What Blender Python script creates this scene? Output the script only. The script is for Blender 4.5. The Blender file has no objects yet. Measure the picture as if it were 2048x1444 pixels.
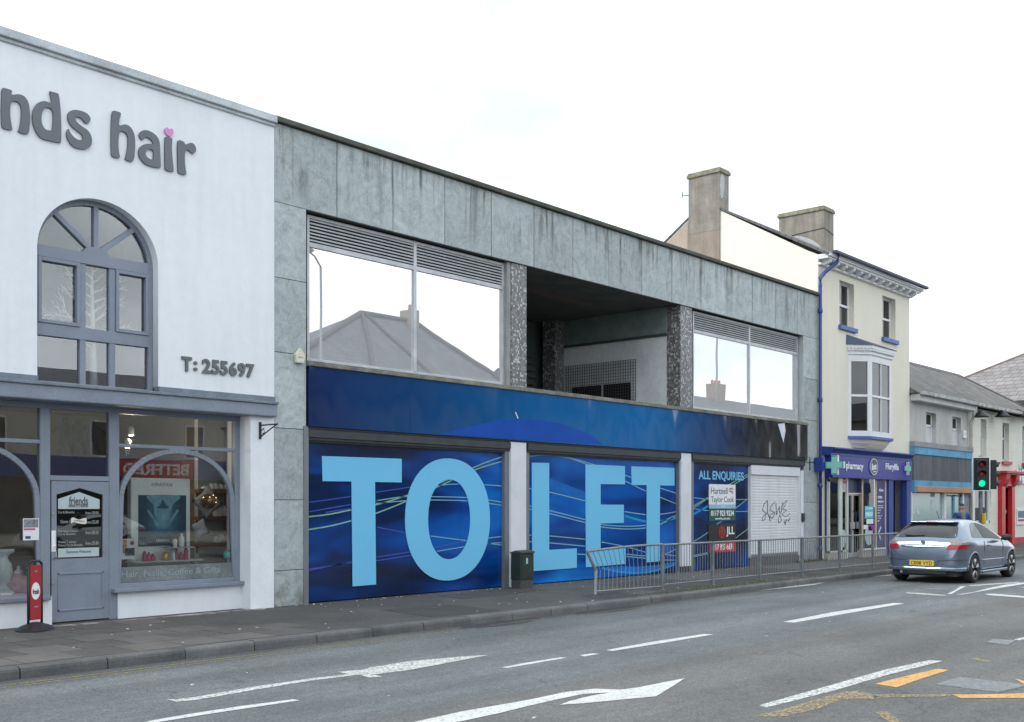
import bpy, bmesh, math, random
from mathutils import Vector, Matrix
random.seed(7)
sc = bpy.context.scene
COL = sc.collection
# ------------------------------------------------------------------ camera
CY, H, FPX = -14.0, 1.6, 2164.0
HORIZ = 1010.0
YAW = math.atan2(1916, 2164)           # angle between the street (+X) and the optical axis
FX, FY = math.cos(YAW), math.sin(YAW)  # forward
RX, RY = math.sin(YAW), -math.cos(YAW) # right
cam = bpy.data.cameras.new("camera"); camo = bpy.data.objects.new("camera", cam); COL.objects.link(camo)
cam.sensor_width = 36; cam.lens = FPX / 2048 * 36
cam.shift_y = (HORIZ - 722) / 2048
cam.clip_end = 1500; cam.clip_start = 0.1
camo.location = (0, CY, H)
camo.rotation_euler = (math.radians(90), 0, YAW - math.radians(90))
sc.camera = camo
# ------------------------------------------------------------------ light
SUN_DIR = Vector((-0.70, 0.34, 0.62)).normalized()
w = bpy.data.worlds.new("World"); sc.world = w; w.use_nodes = True
nt = w.node_tree; bg = nt.nodes["Background"]
sky = nt.nodes.new("ShaderNodeTexSky"); sky.sky_type = 'NISHITA'; sky.sun_disc = False
sky.sun_elevation = math.asin(SUN_DIR.z); sky.sun_rotation = math.atan2(SUN_DIR.x, SUN_DIR.y)
tc = nt.nodes.new("ShaderNodeTexCoord"); mp = nt.nodes.new("ShaderNodeMapping"); mp.inputs['Scale'].default_value = (1, 1, 2.2)
nz = nt.nodes.new("ShaderNodeTexNoise"); nz.inputs['Scale'].default_value = 2.3; nz.inputs['Detail'].default_value = 7; nz.inputs['Roughness'].default_value = .55
nz2 = nt.nodes.new("ShaderNodeTexNoise"); nz2.inputs['Scale'].default_value = 2.6; nz2.inputs['Detail'].default_value = 6
cr = nt.nodes.new("ShaderNodeValToRGB"); cr.color_ramp.elements[0].position = .27; cr.color_ramp.elements[1].position = .36; cr.color_ramp.elements[0].color = (.86, .86, .86, 1)
cr2 = nt.nodes.new("ShaderNodeValToRGB"); cr2.color_ramp.elements[0].position = .34; cr2.color_ramp.elements[1].position = .60
cr2.color_ramp.elements[0].color = (10.5, 11.9, 12.5, 1); cr2.color_ramp.elements[1].color = (19.6, 20.9, 22.6, 1)
mx = nt.nodes.new("ShaderNodeMix"); mx.data_type = 'RGBA'
L = nt.links.new
L(tc.outputs['Generated'], mp.inputs['Vector']); L(mp.outputs[0], nz.inputs['Vector']); L(mp.outputs[0], nz2.inputs['Vector'])
L(nz.outputs[0], cr.inputs[0]); L(nz2.outputs[0], cr2.inputs[0])
L(cr.outputs[0], mx.inputs[0]); L(sky.outputs[0], mx.inputs[6]); L(cr2.outputs[0], mx.inputs[7]); L(mx.outputs[2], bg.inputs[0])
bg.inputs[1].default_value = 0.09
sl = bpy.data.lights.new("sun", 'SUN'); sl.energy = 1.4; sl.angle = math.radians(14); sl.color = (1, .95, .87)
slo = bpy.data.objects.new("sun", sl); COL.objects.link(slo); slo.rotation_euler = SUN_DIR.to_track_quat('Z', 'Y').to_euler()
sc.view_settings.view_transform = 'Standard'; sc.view_settings.look = 'None'; sc.view_settings.exposure = 0.12; sc.view_settings.gamma = 1
sc.cycles.max_bounces = 8; sc.cycles.transparent_max_bounces = 16; sc.cycles.use_denoising = True
# ------------------------------------------------------------------ pixel -> place
def ray(px, py=HORIZ):
    r = (px - 1024) / FPX; u = (HORIZ - py) / FPX
    return FX + RX * r, FY + RY * r, u
def F(px, py, Y=0.0):        # point on the vertical plane y = Y (parallel to the shop fronts)
    dx, dy, dz = ray(px, py); t = (Y - CY) / dy
    return (dx * t, H + dz * t)
def G(px, py, Z=0.0):        # point on the level plane z = Z
    dx, dy, dz = ray(px, py); t = (Z - H) / dz
    return (dx * t, CY + dy * t)
def SP(px, py, X):           # point on the plane x = X
    dx, dy, dz = ray(px, py); t = X / dx
    return (CY + dy * t, H + dz * t)
def XP(px, Y=0.0): return F(px, HORIZ, Y)[0]
# ------------------------------------------------------------------ materials
MATS = {}
def mat(name, col, rough=.6, metal=0, var=.1, vs=2.0, bump=.0, bs=60, coat=0, spec=.5, streak=0, dirt=0, emit=None, es=1, island=0, distort=None, coat_r=.03):
    if name in MATS: return MATS[name]
    m = bpy.data.materials.new(name); m.use_nodes = True; n = m.node_tree; b = n.nodes['Principled BSDF']; ln = n.links.new
    b.inputs['Roughness'].default_value = rough; b.inputs['Metallic'].default_value = metal
    b.inputs['Coat Weight'].default_value = coat; b.inputs['Coat Roughness'].default_value = coat_r; b.inputs['Specular IOR Level'].default_value = spec
    t = n.nodes.new('ShaderNodeTexCoord')
    c = None
    def noise(scale, detail=5, mapping=None):
        q = n.nodes.new('ShaderNodeTexNoise'); q.inputs['Scale'].default_value = scale; q.inputs['Detail'].default_value = detail; q.inputs['Roughness'].default_value = .6
        if mapping:
            mm = n.nodes.new('ShaderNodeMapping'); mm.inputs['Scale'].default_value = mapping; ln(t.outputs['Object'], mm.inputs[0]); ln(mm.outputs[0], q.inputs['Vector'])
        else: ln(t.outputs['Object'], q.inputs['Vector'])
        return q
    def mul(a, fac_out, lo, hi, p0=.3, p1=.7):
        r = n.nodes.new('ShaderNodeMapRange'); r.inputs[1].default_value = p0; r.inputs[2].default_value = p1; r.inputs[3].default_value = lo; r.inputs[4].default_value = hi
        ln(fac_out, r.inputs[0])
        x = n.nodes.new('ShaderNodeVectorMath'); x.operation = 'SCALE'
        ln(a, x.inputs[0]); ln(r.outputs[0], x.inputs['Scale']); return x.outputs[0]
    rgb = n.nodes.new('ShaderNodeRGB'); rgb.outputs[0].default_value = (*col, 1); c = rgb.outputs[0]
    if var: c = mul(c, noise(vs).outputs[0], 1 - var, 1 + var)
    if var: c = mul(c, noise(vs * 14, 3).outputs[0], 1 - var * .6, 1 + var * .6)
    if streak: c = mul(c, noise(1.6, 6, (2.6, 2.6, .22)).outputs[0], 1 - streak, 1 + streak * .35, .35, .6)
    if dirt: c = mul(c, noise(.9, 8).outputs[0], 1 - dirt, 1, .32, .5)
    if island:
        g = n.nodes.new('ShaderNodeNewGeometry'); c = mul(c, g.outputs['Random Per Island'], 1 - island, 1 + island, 0, 1)
    ln(c, b.inputs['Base Color'])
    if emit: b.inputs['Emission Color'].default_value = (*emit, 1); b.inputs['Emission Strength'].default_value = es
    if bump or distort:
        bn = n.nodes.new('ShaderNodeBump'); bn.inputs['Strength'].default_value = bump or distort[1]; bn.inputs['Distance'].default_value = .02 if bump else .06
        src = noise(bs, 4) if bump else noise(distort[0], 2, distort[2])
        ln(src.outputs[0], bn.inputs['Height']); ln(bn.outputs[0], b.inputs['Normal'])
        if distort: ln(bn.outputs[0], b.inputs['Coat Normal'])
    MATS[name] = m; return m
def glass(name, tint=(.75, .8, .8), ior=1.6, mirror=0.0, distort=None, rough=0.0):
    if name in MATS: return MATS[name]
    m = bpy.data.materials.new(name); m.use_nodes = True; n = m.node_tree; n.nodes.clear(); ln = n.links.new
    o = n.nodes.new('ShaderNodeOutputMaterial'); mixs = n.nodes.new('ShaderNodeMixShader'); tr = n.nodes.new('ShaderNodeBsdfTransparent'); gl = n.nodes.new('ShaderNodeBsdfGlossy')
    tr.inputs[0].default_value = (*tint, 1); gl.inputs['Roughness'].default_value = rough
    fr = n.nodes.new('ShaderNodeFresnel'); fr.inputs[0].default_value = ior
    mr = n.nodes.new('ShaderNodeMapRange'); mr.inputs[3].default_value = mirror; mr.inputs[4].default_value = 1
    ln(fr.outputs[0], mr.inputs[0]); ln(mr.outputs[0], mixs.inputs[0]); ln(tr.outputs[0], mixs.inputs[1]); ln(gl.outputs[0], mixs.inputs[2]); ln(mixs.outputs[0], o.inputs[0])
    if distort:
        t = n.nodes.new('ShaderNodeTexCoord'); q = n.nodes.new('ShaderNodeTexNoise'); q.inputs['Scale'].default_value = distort[0]; q.inputs['Detail'].default_value = 1
        bn = n.nodes.new('ShaderNodeBump'); bn.inputs['Strength'].default_value = distort[1]; bn.inputs['Distance'].default_value = .02
        ln(t.outputs['Object'], q.inputs['Vector']); ln(q.outputs[0], bn.inputs['Height']); ln(bn.outputs[0], gl.inputs['Normal']); ln(bn.outputs[0], fr.inputs['Normal'])
    MATS[name] = m; return m
def worn(name, col, amount=.35, scale=18):
    """road paint, worn through in flecks"""
    if name in MATS: return MATS[name]
    m = mat(name, col, rough=.8, var=.12, vs=6, bump=.15, bs=120)
    n = m.node_tree; ln = n.links.new; b = n.nodes['Principled BSDF']
    t = n.nodes.new('ShaderNodeTexCoord'); q = n.nodes.new('ShaderNodeTexNoise'); q.inputs['Scale'].default_value = scale; q.inputs['Detail'].default_value = 9; q.inputs['Roughness'].default_value = .75
    r = n.nodes.new('ShaderNodeMapRange'); r.inputs[1].default_value = amount - .03; r.inputs[2].default_value = amount + .05; r.inputs[3].default_value = .12; r.inputs[4].default_value = 1
    ln(t.outputs['Object'], q.inputs['Vector']); ln(q.outputs[0], r.inputs[0]); ln(r.outputs[0], b.inputs['Alpha'])
    return m
def brickmat(name, c1, c2, mortar, sx, sy, ms=.02, rough=.8, axis='XZ', bump=.4, offset=.5, var=.15, squash=1):
    """courses of brick, tile or slate in the surface"""
    if name in MATS: return MATS[name]
    m = bpy.data.materials.new(name); m.use_nodes = True; n = m.node_tree; b = n.nodes['Principled BSDF']; ln = n.links.new
    t = n.nodes.new('ShaderNodeTexCoord'); s = n.nodes.new('ShaderNodeSeparateXYZ'); cb = n.nodes.new('ShaderNodeCombineXYZ'); ln(t.outputs['Object'], s.inputs[0])
    ln(s.outputs[axis[0]], cb.inputs[0]); ln(s.outputs[axis[1]], cb.inputs[1])
    br = n.nodes.new('ShaderNodeTexBrick'); br.inputs['Color1'].default_value = (*c1, 1); br.inputs['Color2'].default_value = (*c2, 1); br.inputs['Mortar'].default_value = (*mortar, 1)
    br.inputs['Scale'].default_value = 1; br.inputs['Brick Width'].default_value = sx; br.inputs['Row Height'].default_value = sy; br.inputs['Mortar Size'].default_value = ms; br.offset = offset; br.inputs['Mortar Smooth'].default_value = .2
    ln(cb.outputs[0], br.inputs['Vector'])
    q = n.nodes.new('ShaderNodeTexNoise'); q.inputs['Scale'].default_value = 1.3; q.inputs['Detail'].default_value = 7; ln(t.outputs['Object'], q.inputs['Vector'])
    r = n.nodes.new('ShaderNodeMapRange'); r.inputs[1].default_value = .3; r.inputs[2].default_value = .7; r.inputs[3].default_value = 1 - var; r.inputs[4].default_value = 1 + var; ln(q.outputs[0], r.inputs[0])
    x = n.nodes.new('ShaderNodeVectorMath'); x.operation = 'SCALE'; ln(br.outputs[0], x.inputs[0]); ln(r.outputs[0], x.inputs['Scale']); ln(x.outputs[0], b.inputs['Base Color'])
    b.inputs['Roughness'].default_value = rough
    bn = n.nodes.new('ShaderNodeBump'); bn.invert = True; bn.inputs['Strength'].default_value = bump; bn.inputs['Distance'].default_value = .01; ln(br.outputs['Fac'], bn.inputs['Height']); ln(bn.outputs[0], b.inputs['Normal'])
    MATS[name] = m; return m
# ------------------------------------------------------------------ mesh builder
def woff(o):
    v = Vector((0, 0, 0))
    while o is not None: v += o.location; o = o.parent
    return v
class MB:
    def __init__(s): s.v = []; s.f = []
    def add(s, vs, fs):
        k = len(s.v); s.v += [tuple(p) for p in vs]; s.f += [tuple(i + k for i in f) for f in fs]; return s
    def box(s, x0, x1, y0, y1, z0, z1):
        if x0 > x1: x0, x1 = x1, x0
        if y0 > y1: y0, y1 = y1, y0
        if z0 > z1: z0, z1 = z1, z0
        return s.add([(x0, y0, z0), (x1, y0, z0), (x1, y1, z0), (x0, y1, z0), (x0, y0, z1), (x1, y0, z1), (x1, y1, z1), (x0, y1, z1)],
                     [(0, 3, 2, 1), (4, 5, 6, 7), (0, 1, 5, 4), (1, 2, 6, 5), (2, 3, 7, 6), (3, 0, 4, 7)])
    def prism(s, pts, y0, y1):          # pts = (x, z) outline, extruded along y
        n = len(pts); return s.add([(x, y0, z) for x, z in pts] + [(x, y1, z) for x, z in pts],
            [tuple(range(n)), tuple(range(2 * n - 1, n - 1, -1))] + [(i, n + i, n + (i + 1) % n, (i + 1) % n) for i in range(n)])
    def prismx(s, pts, x0, x1):         # pts = (y, z)
        n = len(pts); return s.add([(x0, y, z) for y, z in pts] + [(x1, y, z) for y, z in pts],
            [tuple(range(n)), tuple(range(2 * n - 1, n - 1, -1))] + [(i, n + i, n + (i + 1) % n, (i + 1) % n) for i in range(n)])
    def prismz(s, pts, z0, z1):         # pts = (x, y)
        n = len(pts); return s.add([(x, y, z0) for x, y in pts] + [(x, y, z1) for x, y in pts],
            [tuple(range(n - 1, -1, -1)), tuple(range(n, 2 * n))] + [(i, (i + 1) % n, n + (i + 1) % n, n + i) for i in range(n)])
    def tube(s, pts, r, n=10, r2=None):
        pts = [Vector(p) for p in pts]; m = len(pts); rings = []
        for i, p in enumerate(pts):
            d = (pts[min(i + 1, m - 1)] - pts[max(i - 1, 0)]).normalized()
            a = d.cross(Vector((0, 0, 1)) if abs(d.z) < .95 else Vector((1, 0, 0))).normalized(); b = d.cross(a)
            rr = r if r2 is None else r + (r2 - r) * i / (m - 1)
            rings.append([p + (a * math.cos(2 * math.pi * k / n) + b * math.sin(2 * math.pi * k / n)) * rr for k in range(n)])
        k0 = len(s.v)
        for rg in rings: s.v += [tuple(p) for p in rg]
        for i in range(m - 1):
            for k in range(n): s.f.append((k0 + i * n + k, k0 + i * n + (k + 1) % n, k0 + (i + 1) * n + (k + 1) % n, k0 + (i + 1) * n + k))
        s.f.append(tuple(k0 + k for k in range(n))[::-1]); s.f.append(tuple(k0 + (m - 1) * n + k for k in range(n))); return s
    def lathe(s, prof, c, n=20, axis='z'):   # prof = (radius, height)
        k0 = len(s.v); m = len(prof)
        for r, h in prof:
            for k in range(n):
                a = 2 * math.pi * k / n; p = (r * math.cos(a), r * math.sin(a), h)
                if axis == 'y': p = (p[0], p[2], p[1])
                if axis == 'x': p = (p[2], p[0], p[1])
                s.v.append((c[0] + p[0], c[1] + p[1], c[2] + p[2]))
        for i in range(m - 1):
            for k in range(n): s.f.append((k0 + i * n + k, k0 + i * n + (k + 1) % n, k0 + (i + 1) * n + (k + 1) % n, k0 + (i + 1) * n + k))
        if prof[0][0] > 1e-4: s.f.append(tuple(k0 + k for k in range(n))[::-1])
        if prof[-1][0] > 1e-4: s.f.append(tuple(k0 + (m - 1) * n + k for k in range(n)))
        return s
    def bar(s, p, q, w, y0, y1):        # flat bar in the facade plane from p to q (x, z)
        d = Vector((q[0] - p[0], q[1] - p[1])).normalized() * (w / 2); nx, nz_ = -d.y, d.x
        return s.prism([(p[0] + nx, p[1] + nz_), (q[0] + nx, q[1] + nz_), (q[0] - nx, q[1] - nz_), (p[0] - nx, p[1] - nz_)], y0, y1)
    def arc(s, c, rx, rz, w, a0, a1, y0, y1, n=32):   # arched band
        for i in range(n):
            t0 = math.radians(a0 + (a1 - a0) * i / n); t1 = math.radians(a0 + (a1 - a0) * (i + 1) / n)
            s.prism([(c[0] + rx * math.cos(t0), c[1] + rz * math.sin(t0)), (c[0] + rx * math.cos(t1), c[1] + rz * math.sin(t1)),
                     (c[0] + (rx - w) * math.cos(t1), c[1] + (rz - w) * math.sin(t1)), (c[0] + (rx - w) * math.cos(t0), c[1] + (rz - w) * math.sin(t0))], y0, y1)
        return s
    def build(s, name, m, parent=None, bev=0, smooth=False, sub=0, local=False, label=None):
        me = bpy.data.meshes.new(name); off = Vector((0, 0, 0)) if local else woff(parent)
        me.from_pydata([(Vector(p) - off) for p in s.v], [], s.f)
        bm = bmesh.new(); bm.from_mesh(me)
        if smooth: bmesh.ops.remove_doubles(bm, verts=bm.verts, dist=1e-5)
        bmesh.ops.recalc_face_normals(bm, faces=bm.faces)
        if name == 'body_tmp' and bm.calc_volume(signed=True) < 0: bmesh.ops.reverse_faces(bm, faces=bm.faces)
        bm.to_mesh(me); bm.free()
        if m: me.materials.append(m)
        if smooth:
            for p in me.polygons: p.use_smooth = True
        o = bpy.data.objects.new(name, me); COL.objects.link(o); o.parent = parent
        if bev:
            b = o.modifiers.new("bevel", 'BEVEL'); b.width = bev; b.segments = 2; b.limit_method = 'ANGLE'; b.angle_limit = math.radians(40)
        if sub:
            b = o.modifiers.new("sub", 'SUBSURF'); b.levels = sub; b.render_levels = sub
        if label: o['label'] = label
        return o
def thing(name, label, cat, loc=(0, 0, 0), group=None):
    o = bpy.data.objects.new(name, None); o.empty_display_size = .3; COL.objects.link(o); o.location = loc
    o['label'] = label; o['category'] = cat
    if group: o['group'] = group
    return o
def tag(o, label, cat, group=None):
    o['label'] = label; o['category'] = cat
    if group: o['group'] = group
    return o
def struct(o): o['kind'] = 'structure'; return o
def box(name, m, parent, x0, x1, y0, y1, z0, z1, bev=0, **k): return MB().box(x0, x1, y0, y1, z0, z1).build(name, m, parent, bev, **k)
def realise(o):
    """evaluate modifiers / curve into a plain mesh object"""
    dg = bpy.context.evaluated_depsgraph_get(); dg.update(); ev = o.evaluated_get(dg); me = bpy.data.meshes.new_from_object(ev)
    return me
def smooth_loop(pts, k=4):
    out = []; n = len(pts)
    for i in range(n):
        p0, p1, p2, p3 = pts[i - 1], pts[i], pts[(i + 1) % n], pts[(i + 2) % n]
        for j in range(k):
            t = j / k; out.append(tuple(.5 * ((2 * p1[a]) + (-p0[a] + p2[a]) * t + (2 * p0[a] - 5 * p1[a] + 4 * p2[a] - p3[a]) * t * t + (-p0[a] + 3 * p1[a] - 3 * p2[a] + p3[a]) * t ** 3) for a in (0, 1)))
    return out
def shape(name, loops, y0, y1, m, parent, bev=0):
    """outlines (x, z), the later ones being holes, extruded from y0 to y1"""
    cu = bpy.data.curves.new(name, 'CURVE'); cu.dimensions = '2D'; cu.fill_mode = 'BOTH'; cu.extrude = abs(y1 - y0) / 2
    for lp in loops:
        sp = cu.splines.new('POLY'); sp.points.add(len(lp) - 1); sp.use_cyclic_u = True
        for q, p in zip(sp.points, lp): q.co = (p[0], p[1], 0, 1)
    o = bpy.data.objects.new(name + '_tmp', cu); COL.objects.link(o); me = realise(o); bpy.data.objects.remove(o); bpy.data.curves.remove(cu)
    off = woff(parent)
    me.transform(Matrix.Translation(Vector((0, (y0 + y1) / 2, 0)) - off) @ Matrix.Rotation(math.pi / 2, 4, 'X'))
    me.name = name; me.materials.clear(); me.materials.append(m)
    o = bpy.data.objects.new(name, me); COL.objects.link(o); o.parent = parent
    if bev:
        b = o.modifiers.new("bevel", 'BEVEL'); b.width = bev; b.segments = 1; b.limit_method = 'ANGLE'; b.angle_limit = math.radians(50)
    return o
def text(name, s, x0, x1, z0, z1, y, m, parent, depth=.004, bold=0.0, face='-y', shear=0, rot=0, local=False):
    """lettering fitted into x0..x1 by z0..z1 on the plane y (face '-y' or '+y'); face 'x' uses x as the plane and x0..x1 as y range"""
    cu = bpy.data.curves.new(name, 'FONT'); cu.body = s; cu.size = 1; cu.offset = bold; cu.extrude = .01; cu.shear = shear; cu.resolution_u = 4
    o = bpy.data.objects.new(name + '_tmp', cu); COL.objects.link(o); me = realise(o); bpy.data.objects.remove(o); bpy.data.curves.remove(cu)
    xs = [v.co.x for v in me.vertices]; ys = [v.co.y for v in me.vertices]
    mx_, nx_, my_, ny_ = min(xs), max(xs), min(ys), max(ys)
    off = Vector((0, 0, 0)) if local else woff(parent)
    for v in me.vertices:
        u = (v.co.x - mx_) / (nx_ - mx_) - .5; t = (v.co.y - my_) / (ny_ - my_) - .5; d = depth * (v.co.z / .02 + .5)
        ww, hh = x1 - x0, z1 - z0; U, T = u * ww, t * hh
        if rot: U, T = U * math.cos(rot) - T * math.sin(rot), U * math.sin(rot) + T * math.cos(rot)
        if face == '-y': p = Vector(((x0 + x1) / 2 + U, y - d, (z0 + z1) / 2 + T))
        elif face == '+y': p = Vector(((x0 + x1) / 2 - U, y + d, (z0 + z1) / 2 + T))
        else: p = Vector((y - d, (x0 + x1) / 2 - U, (z0 + z1) / 2 + T))
        v.co = p - off
    me.materials.clear(); me.materials.append(m); me.name = name
    o = bpy.data.objects.new(name, me); COL.objects.link(o); o.parent = parent; return o
def ptext(name, s, tl, br, Y, m, parent, **k):
    a = F(*tl, Y); b = F(*br, Y); return text(name, s, a[0], b[0], b[1], a[1], Y, m, parent, **k)
def rect(tl, br, Y):
    a = F(*tl, Y); b = F(*br, Y); return a[0], b[0], b[1], a[1]
def copy_tree(o, parent=None):
    c = o.copy(); COL.objects.link(c); c.parent = parent
    for ch in [x for x in bpy.data.objects if x.parent == o]: copy_tree(ch, c)
    return c
# ================================================================== GROUND
ZR = -0.115; KY = -3.30
def road_mat():
    m = bpy.data.materials.new('asphalt'); m.use_nodes = True; n = m.node_tree; b = n.nodes['Principled BSDF']; ln = n.links.new
    g = n.nodes.new('ShaderNodeNewGeometry'); s = n.nodes.new('ShaderNodeSeparateXYZ'); ln(g.outputs['Position'], s.inputs[0])
    def noise(sc_, d=6, r=.6, vec=None):
        q = n.nodes.new('ShaderNodeTexNoise'); q.inputs['Scale'].default_value = sc_; q.inputs['Detail'].default_value = d; q.inputs['Roughness'].default_value = r; ln(vec or g.outputs['Position'], q.inputs['Vector']); return q.outputs[0]
    def mr(x, a, b_, c, d, interp='LINEAR'):
        q = n.nodes.new('ShaderNodeMapRange'); q.interpolation_type = interp
        for i, v in enumerate((a, b_, c, d)): q.inputs[i + 1].default_value = v
        ln(x, q.inputs[0]); return q.outputs[0]
    def math_(op, a, b_):
        q = n.nodes.new('ShaderNodeMath'); q.operation = op
        for i, v in enumerate((a, b_)):
            if isinstance(v, (int, float)): q.inputs[i].default_value = v
            else: ln(v, q.inputs[i])
        return q.outputs[0]
    def mixc(f, a, b_):
        q = n.nodes.new('ShaderNodeMix'); q.data_type = 'RGBA'; ln(f, q.inputs[0])
        for i, v in ((6, a), (7, b_)):
            if isinstance(v, tuple): q.inputs[i].default_value = (*v, 1)
            else: ln(v, q.inputs[i])
        return q.outputs[2]
    edge = math_('ADD', s.outputs['Y'], math_('MULTIPLY', math_('SUBTRACT', noise(.7, 8, .7), .5), 1.3))
    lane = mr(edge, -7.65, -7.25, 0, 1)
    base = mixc(lane, (.118, .119, .115), (.128, .141, .147))
    # worn wheel tracks, long stains along the street
    mp_ = n.nodes.new('ShaderNodeMapping'); mp_.inputs['Scale'].default_value = (.10, 1.1, 1); ln(g.outputs['Position'], mp_.inputs[0])
    tr = mr(noise(1.3, 6, .6, mp_.outputs[0]), .38, .62, .82, 1.12)
    big = mr(noise(.30, 8, .7), .38, .62, .82, 1.12)
    fine = mr(noise(42, 5, .9), .38, .62, .48, 1.55)
    mid = mr(noise(9, 5, .8), .35, .65, .84, 1.16)
    gut = mr(s.outputs['Y'], -3.95, -3.35, 1, .55)
    f = math_('MULTIPLY', math_('MULTIPLY', math_('MULTIPLY', tr, big), math_('MULTIPLY', fine, mid)), gut)
    x = n.nodes.new('ShaderNodeVectorMath'); x.operation = 'SCALE'; ln(base, x.inputs[0]); ln(f, x.inputs['Scale'])
    # cracks
    v = n.nodes.new('ShaderNodeTexVoronoi'); v.feature = 'DISTANCE_TO_EDGE'; v.inputs['Scale'].default_value = .42
    wv = n.nodes.new('ShaderNodeVectorMath'); wv.operation = 'ADD'; nzc = n.nodes.new('ShaderNodeTexNoise'); nzc.inputs['Scale'].default_value = 1.8; nzc.inputs['Detail'].default_value = 6
    ln(g.outputs['Position'], nzc.inputs['Vector']); ln(g.outputs['Position'], wv.inputs[0]); ln(nzc.outputs[1], wv.inputs[1]); ln(wv.outputs[0], v.inputs['Vector'])
    ck = mr(v.outputs[0], 0, .008, 0, 1); ckm = mr(noise(.25, 2), .5, .56, 0, 1)
    ckm2 = math_('MULTIPLY', math_('MULTIPLY', math_('SUBTRACT', 1, ck), ckm), .55)
    col = mixc(ckm2, x.outputs[0], (.028, .028, .028))
    ln(col, b.inputs['Base Color']); b.inputs['Roughness'].default_value = .82
    bn = n.nodes.new('ShaderNodeBump'); bn.inputs['Strength'].default_value = .55; bn.inputs['Distance'].default_value = .012; ln(noise(95, 3, .8), bn.inputs['Height']); ln(bn.outputs[0], b.inputs['Normal'])
    return m
ASPH = road_mat()
# earth sheet to the horizon, then the road sheet, the pavements as steps
box_ground = MB().add([(-600, -600, -.32), (900, -600, -.32), (900, 900, -.32), (-600, 900, -.32)], [(0, 1, 2, 3)]).build('ground', mat('ground_dark', (.09, .09, .085), .9, bump=.2)); struct(box_ground)
road = MB().add([(-120, -24, ZR), (260, -24, ZR), (260, KY, ZR), (-120, KY, ZR)], [(0, 1, 2, 3)]).build('road', ASPH); struct(road)
def pave_mat():
    m = mat('pavement_tarmac', (.080, .076, .072), .85, var=.24, vs=.8, bump=.35, bs=90, dirt=.22)
    return m
pm = pave_mat()
pave = MB().box(-60, 51.9, KY + .15, .6, -.30, 0).build('pavement', pm); struct(pave)
# side street at the far right, then pavement goes on
pave2 = MB().box(58, 200, KY + .15, .6, -.30, 0).build('far_pavement', pm); struct(pave2)
side = MB().add([(51.9, KY, ZR), (58, KY, ZR), (58, 60, ZR), (51.9, 60, ZR)], [(0, 1, 2, 3)]).build('side_street', ASPH); struct(side)
kerb = MB()
x = -30.0
while x < 51.9:
    l = .915; j = random.uniform(-.006, .006)
    kz = random.uniform(-.005, .003)
    a = (KY + j, KY + .155)
    kerb.prismx([(a[0] - .012, -.3), (a[1], -.3), (a[1], .004 + kz), (a[0] + .035, .004 + kz), (a[0] + .006, -.012 + kz), (a[0] - .004, -.04)], x + .006, min(x + l - .006, 51.9)); x += l
kerb = kerb.build('kerb', mat('kerb_granite', (.125, .125, .125), .8, var=.22, vs=1.6, bump=.5, bs=50, dirt=.35, island=.16)); struct(kerb)
opp = MB().box(-60, 200, -27.5, -24, -.30, 0.0).build('opposite_pavement', pm); struct(opp)
# paving flags in front of the salon and scattered patches in the pavement (sheets 4 mm up)
fl = MB(); flm = mat('paving_flags', (.108, .10, .094), .85, var=.18, vs=3, bump=.4, bs=60, island=.20)
for i in range(15):
    for j in range(5):
        x0 = 1.2 + i * .62 + (j % 2) * .31; y0 = -3.1 + j * .6
        if x0 + .6 < 8.7 + .5 * math.sin(j * 2.1) - (.8 if j > 2 else 0): fl.box(x0, x0 + .605, y0, y0 + .585, -.01, .004 + random.uniform(-.001, .002))
o = fl.build('paving_flags', flm); struct(o)
pt = MB()
for (x0, y0, x1, y1, s_) in ((13.2, -1.2, 15.7, -.2, .2), (10.8, -2.9, 12.2, -1.7, -.1), (17.2, -1.9, 19.5, -.9, .1), (22.5, -2.2, 24.4, -.8, 0), (14.8, -3.0, 16.3, -2.2, .1)):
    pt.prismz([(x0, y0), (x1, y0 + s_), (x1 + .1, y1), (x0 + .2, y1 - s_)], -.01, .004)
o = pt.build('pavement_patch', mat('patch_dark', (.055, .053, .052), .85, var=.2, vs=2, bump=.35, bs=80)); struct(o)
pt = MB()
for (x0, y0, x1, y1, s_) in ((16.0, -2.9, 16.9, -2.2, .1), (19.6, -1.6, 21.9, -.3, .0), (24.6, -2.0, 28.5, -.3, .05)):
    pt.prismz([(x0, y0), (x1, y0 + s_), (x1 + .1, y1), (x0 + .1, y1 - s_)], -.01, .006)
o = pt.build('pavement_patch', mat('patch_light', (.11, .105, .10), .85, var=.2, vs=2, bump=.3, bs=80)); struct(o)
# tile threshold strip in front of the salon
th = MB()
xx = 6.6
while xx < 9.9:
    wv_ = random.uniform(.06, .16); th.box(xx, xx + wv_ - .006, -.02 - random.uniform(.05, .14), .0, -.01, .008); xx += wv_
o = th.build('threshold_strip', mat('threshold_tile', (.27, .22, .21), .7, var=.3, vs=5, island=.5)); struct(o)
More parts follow.
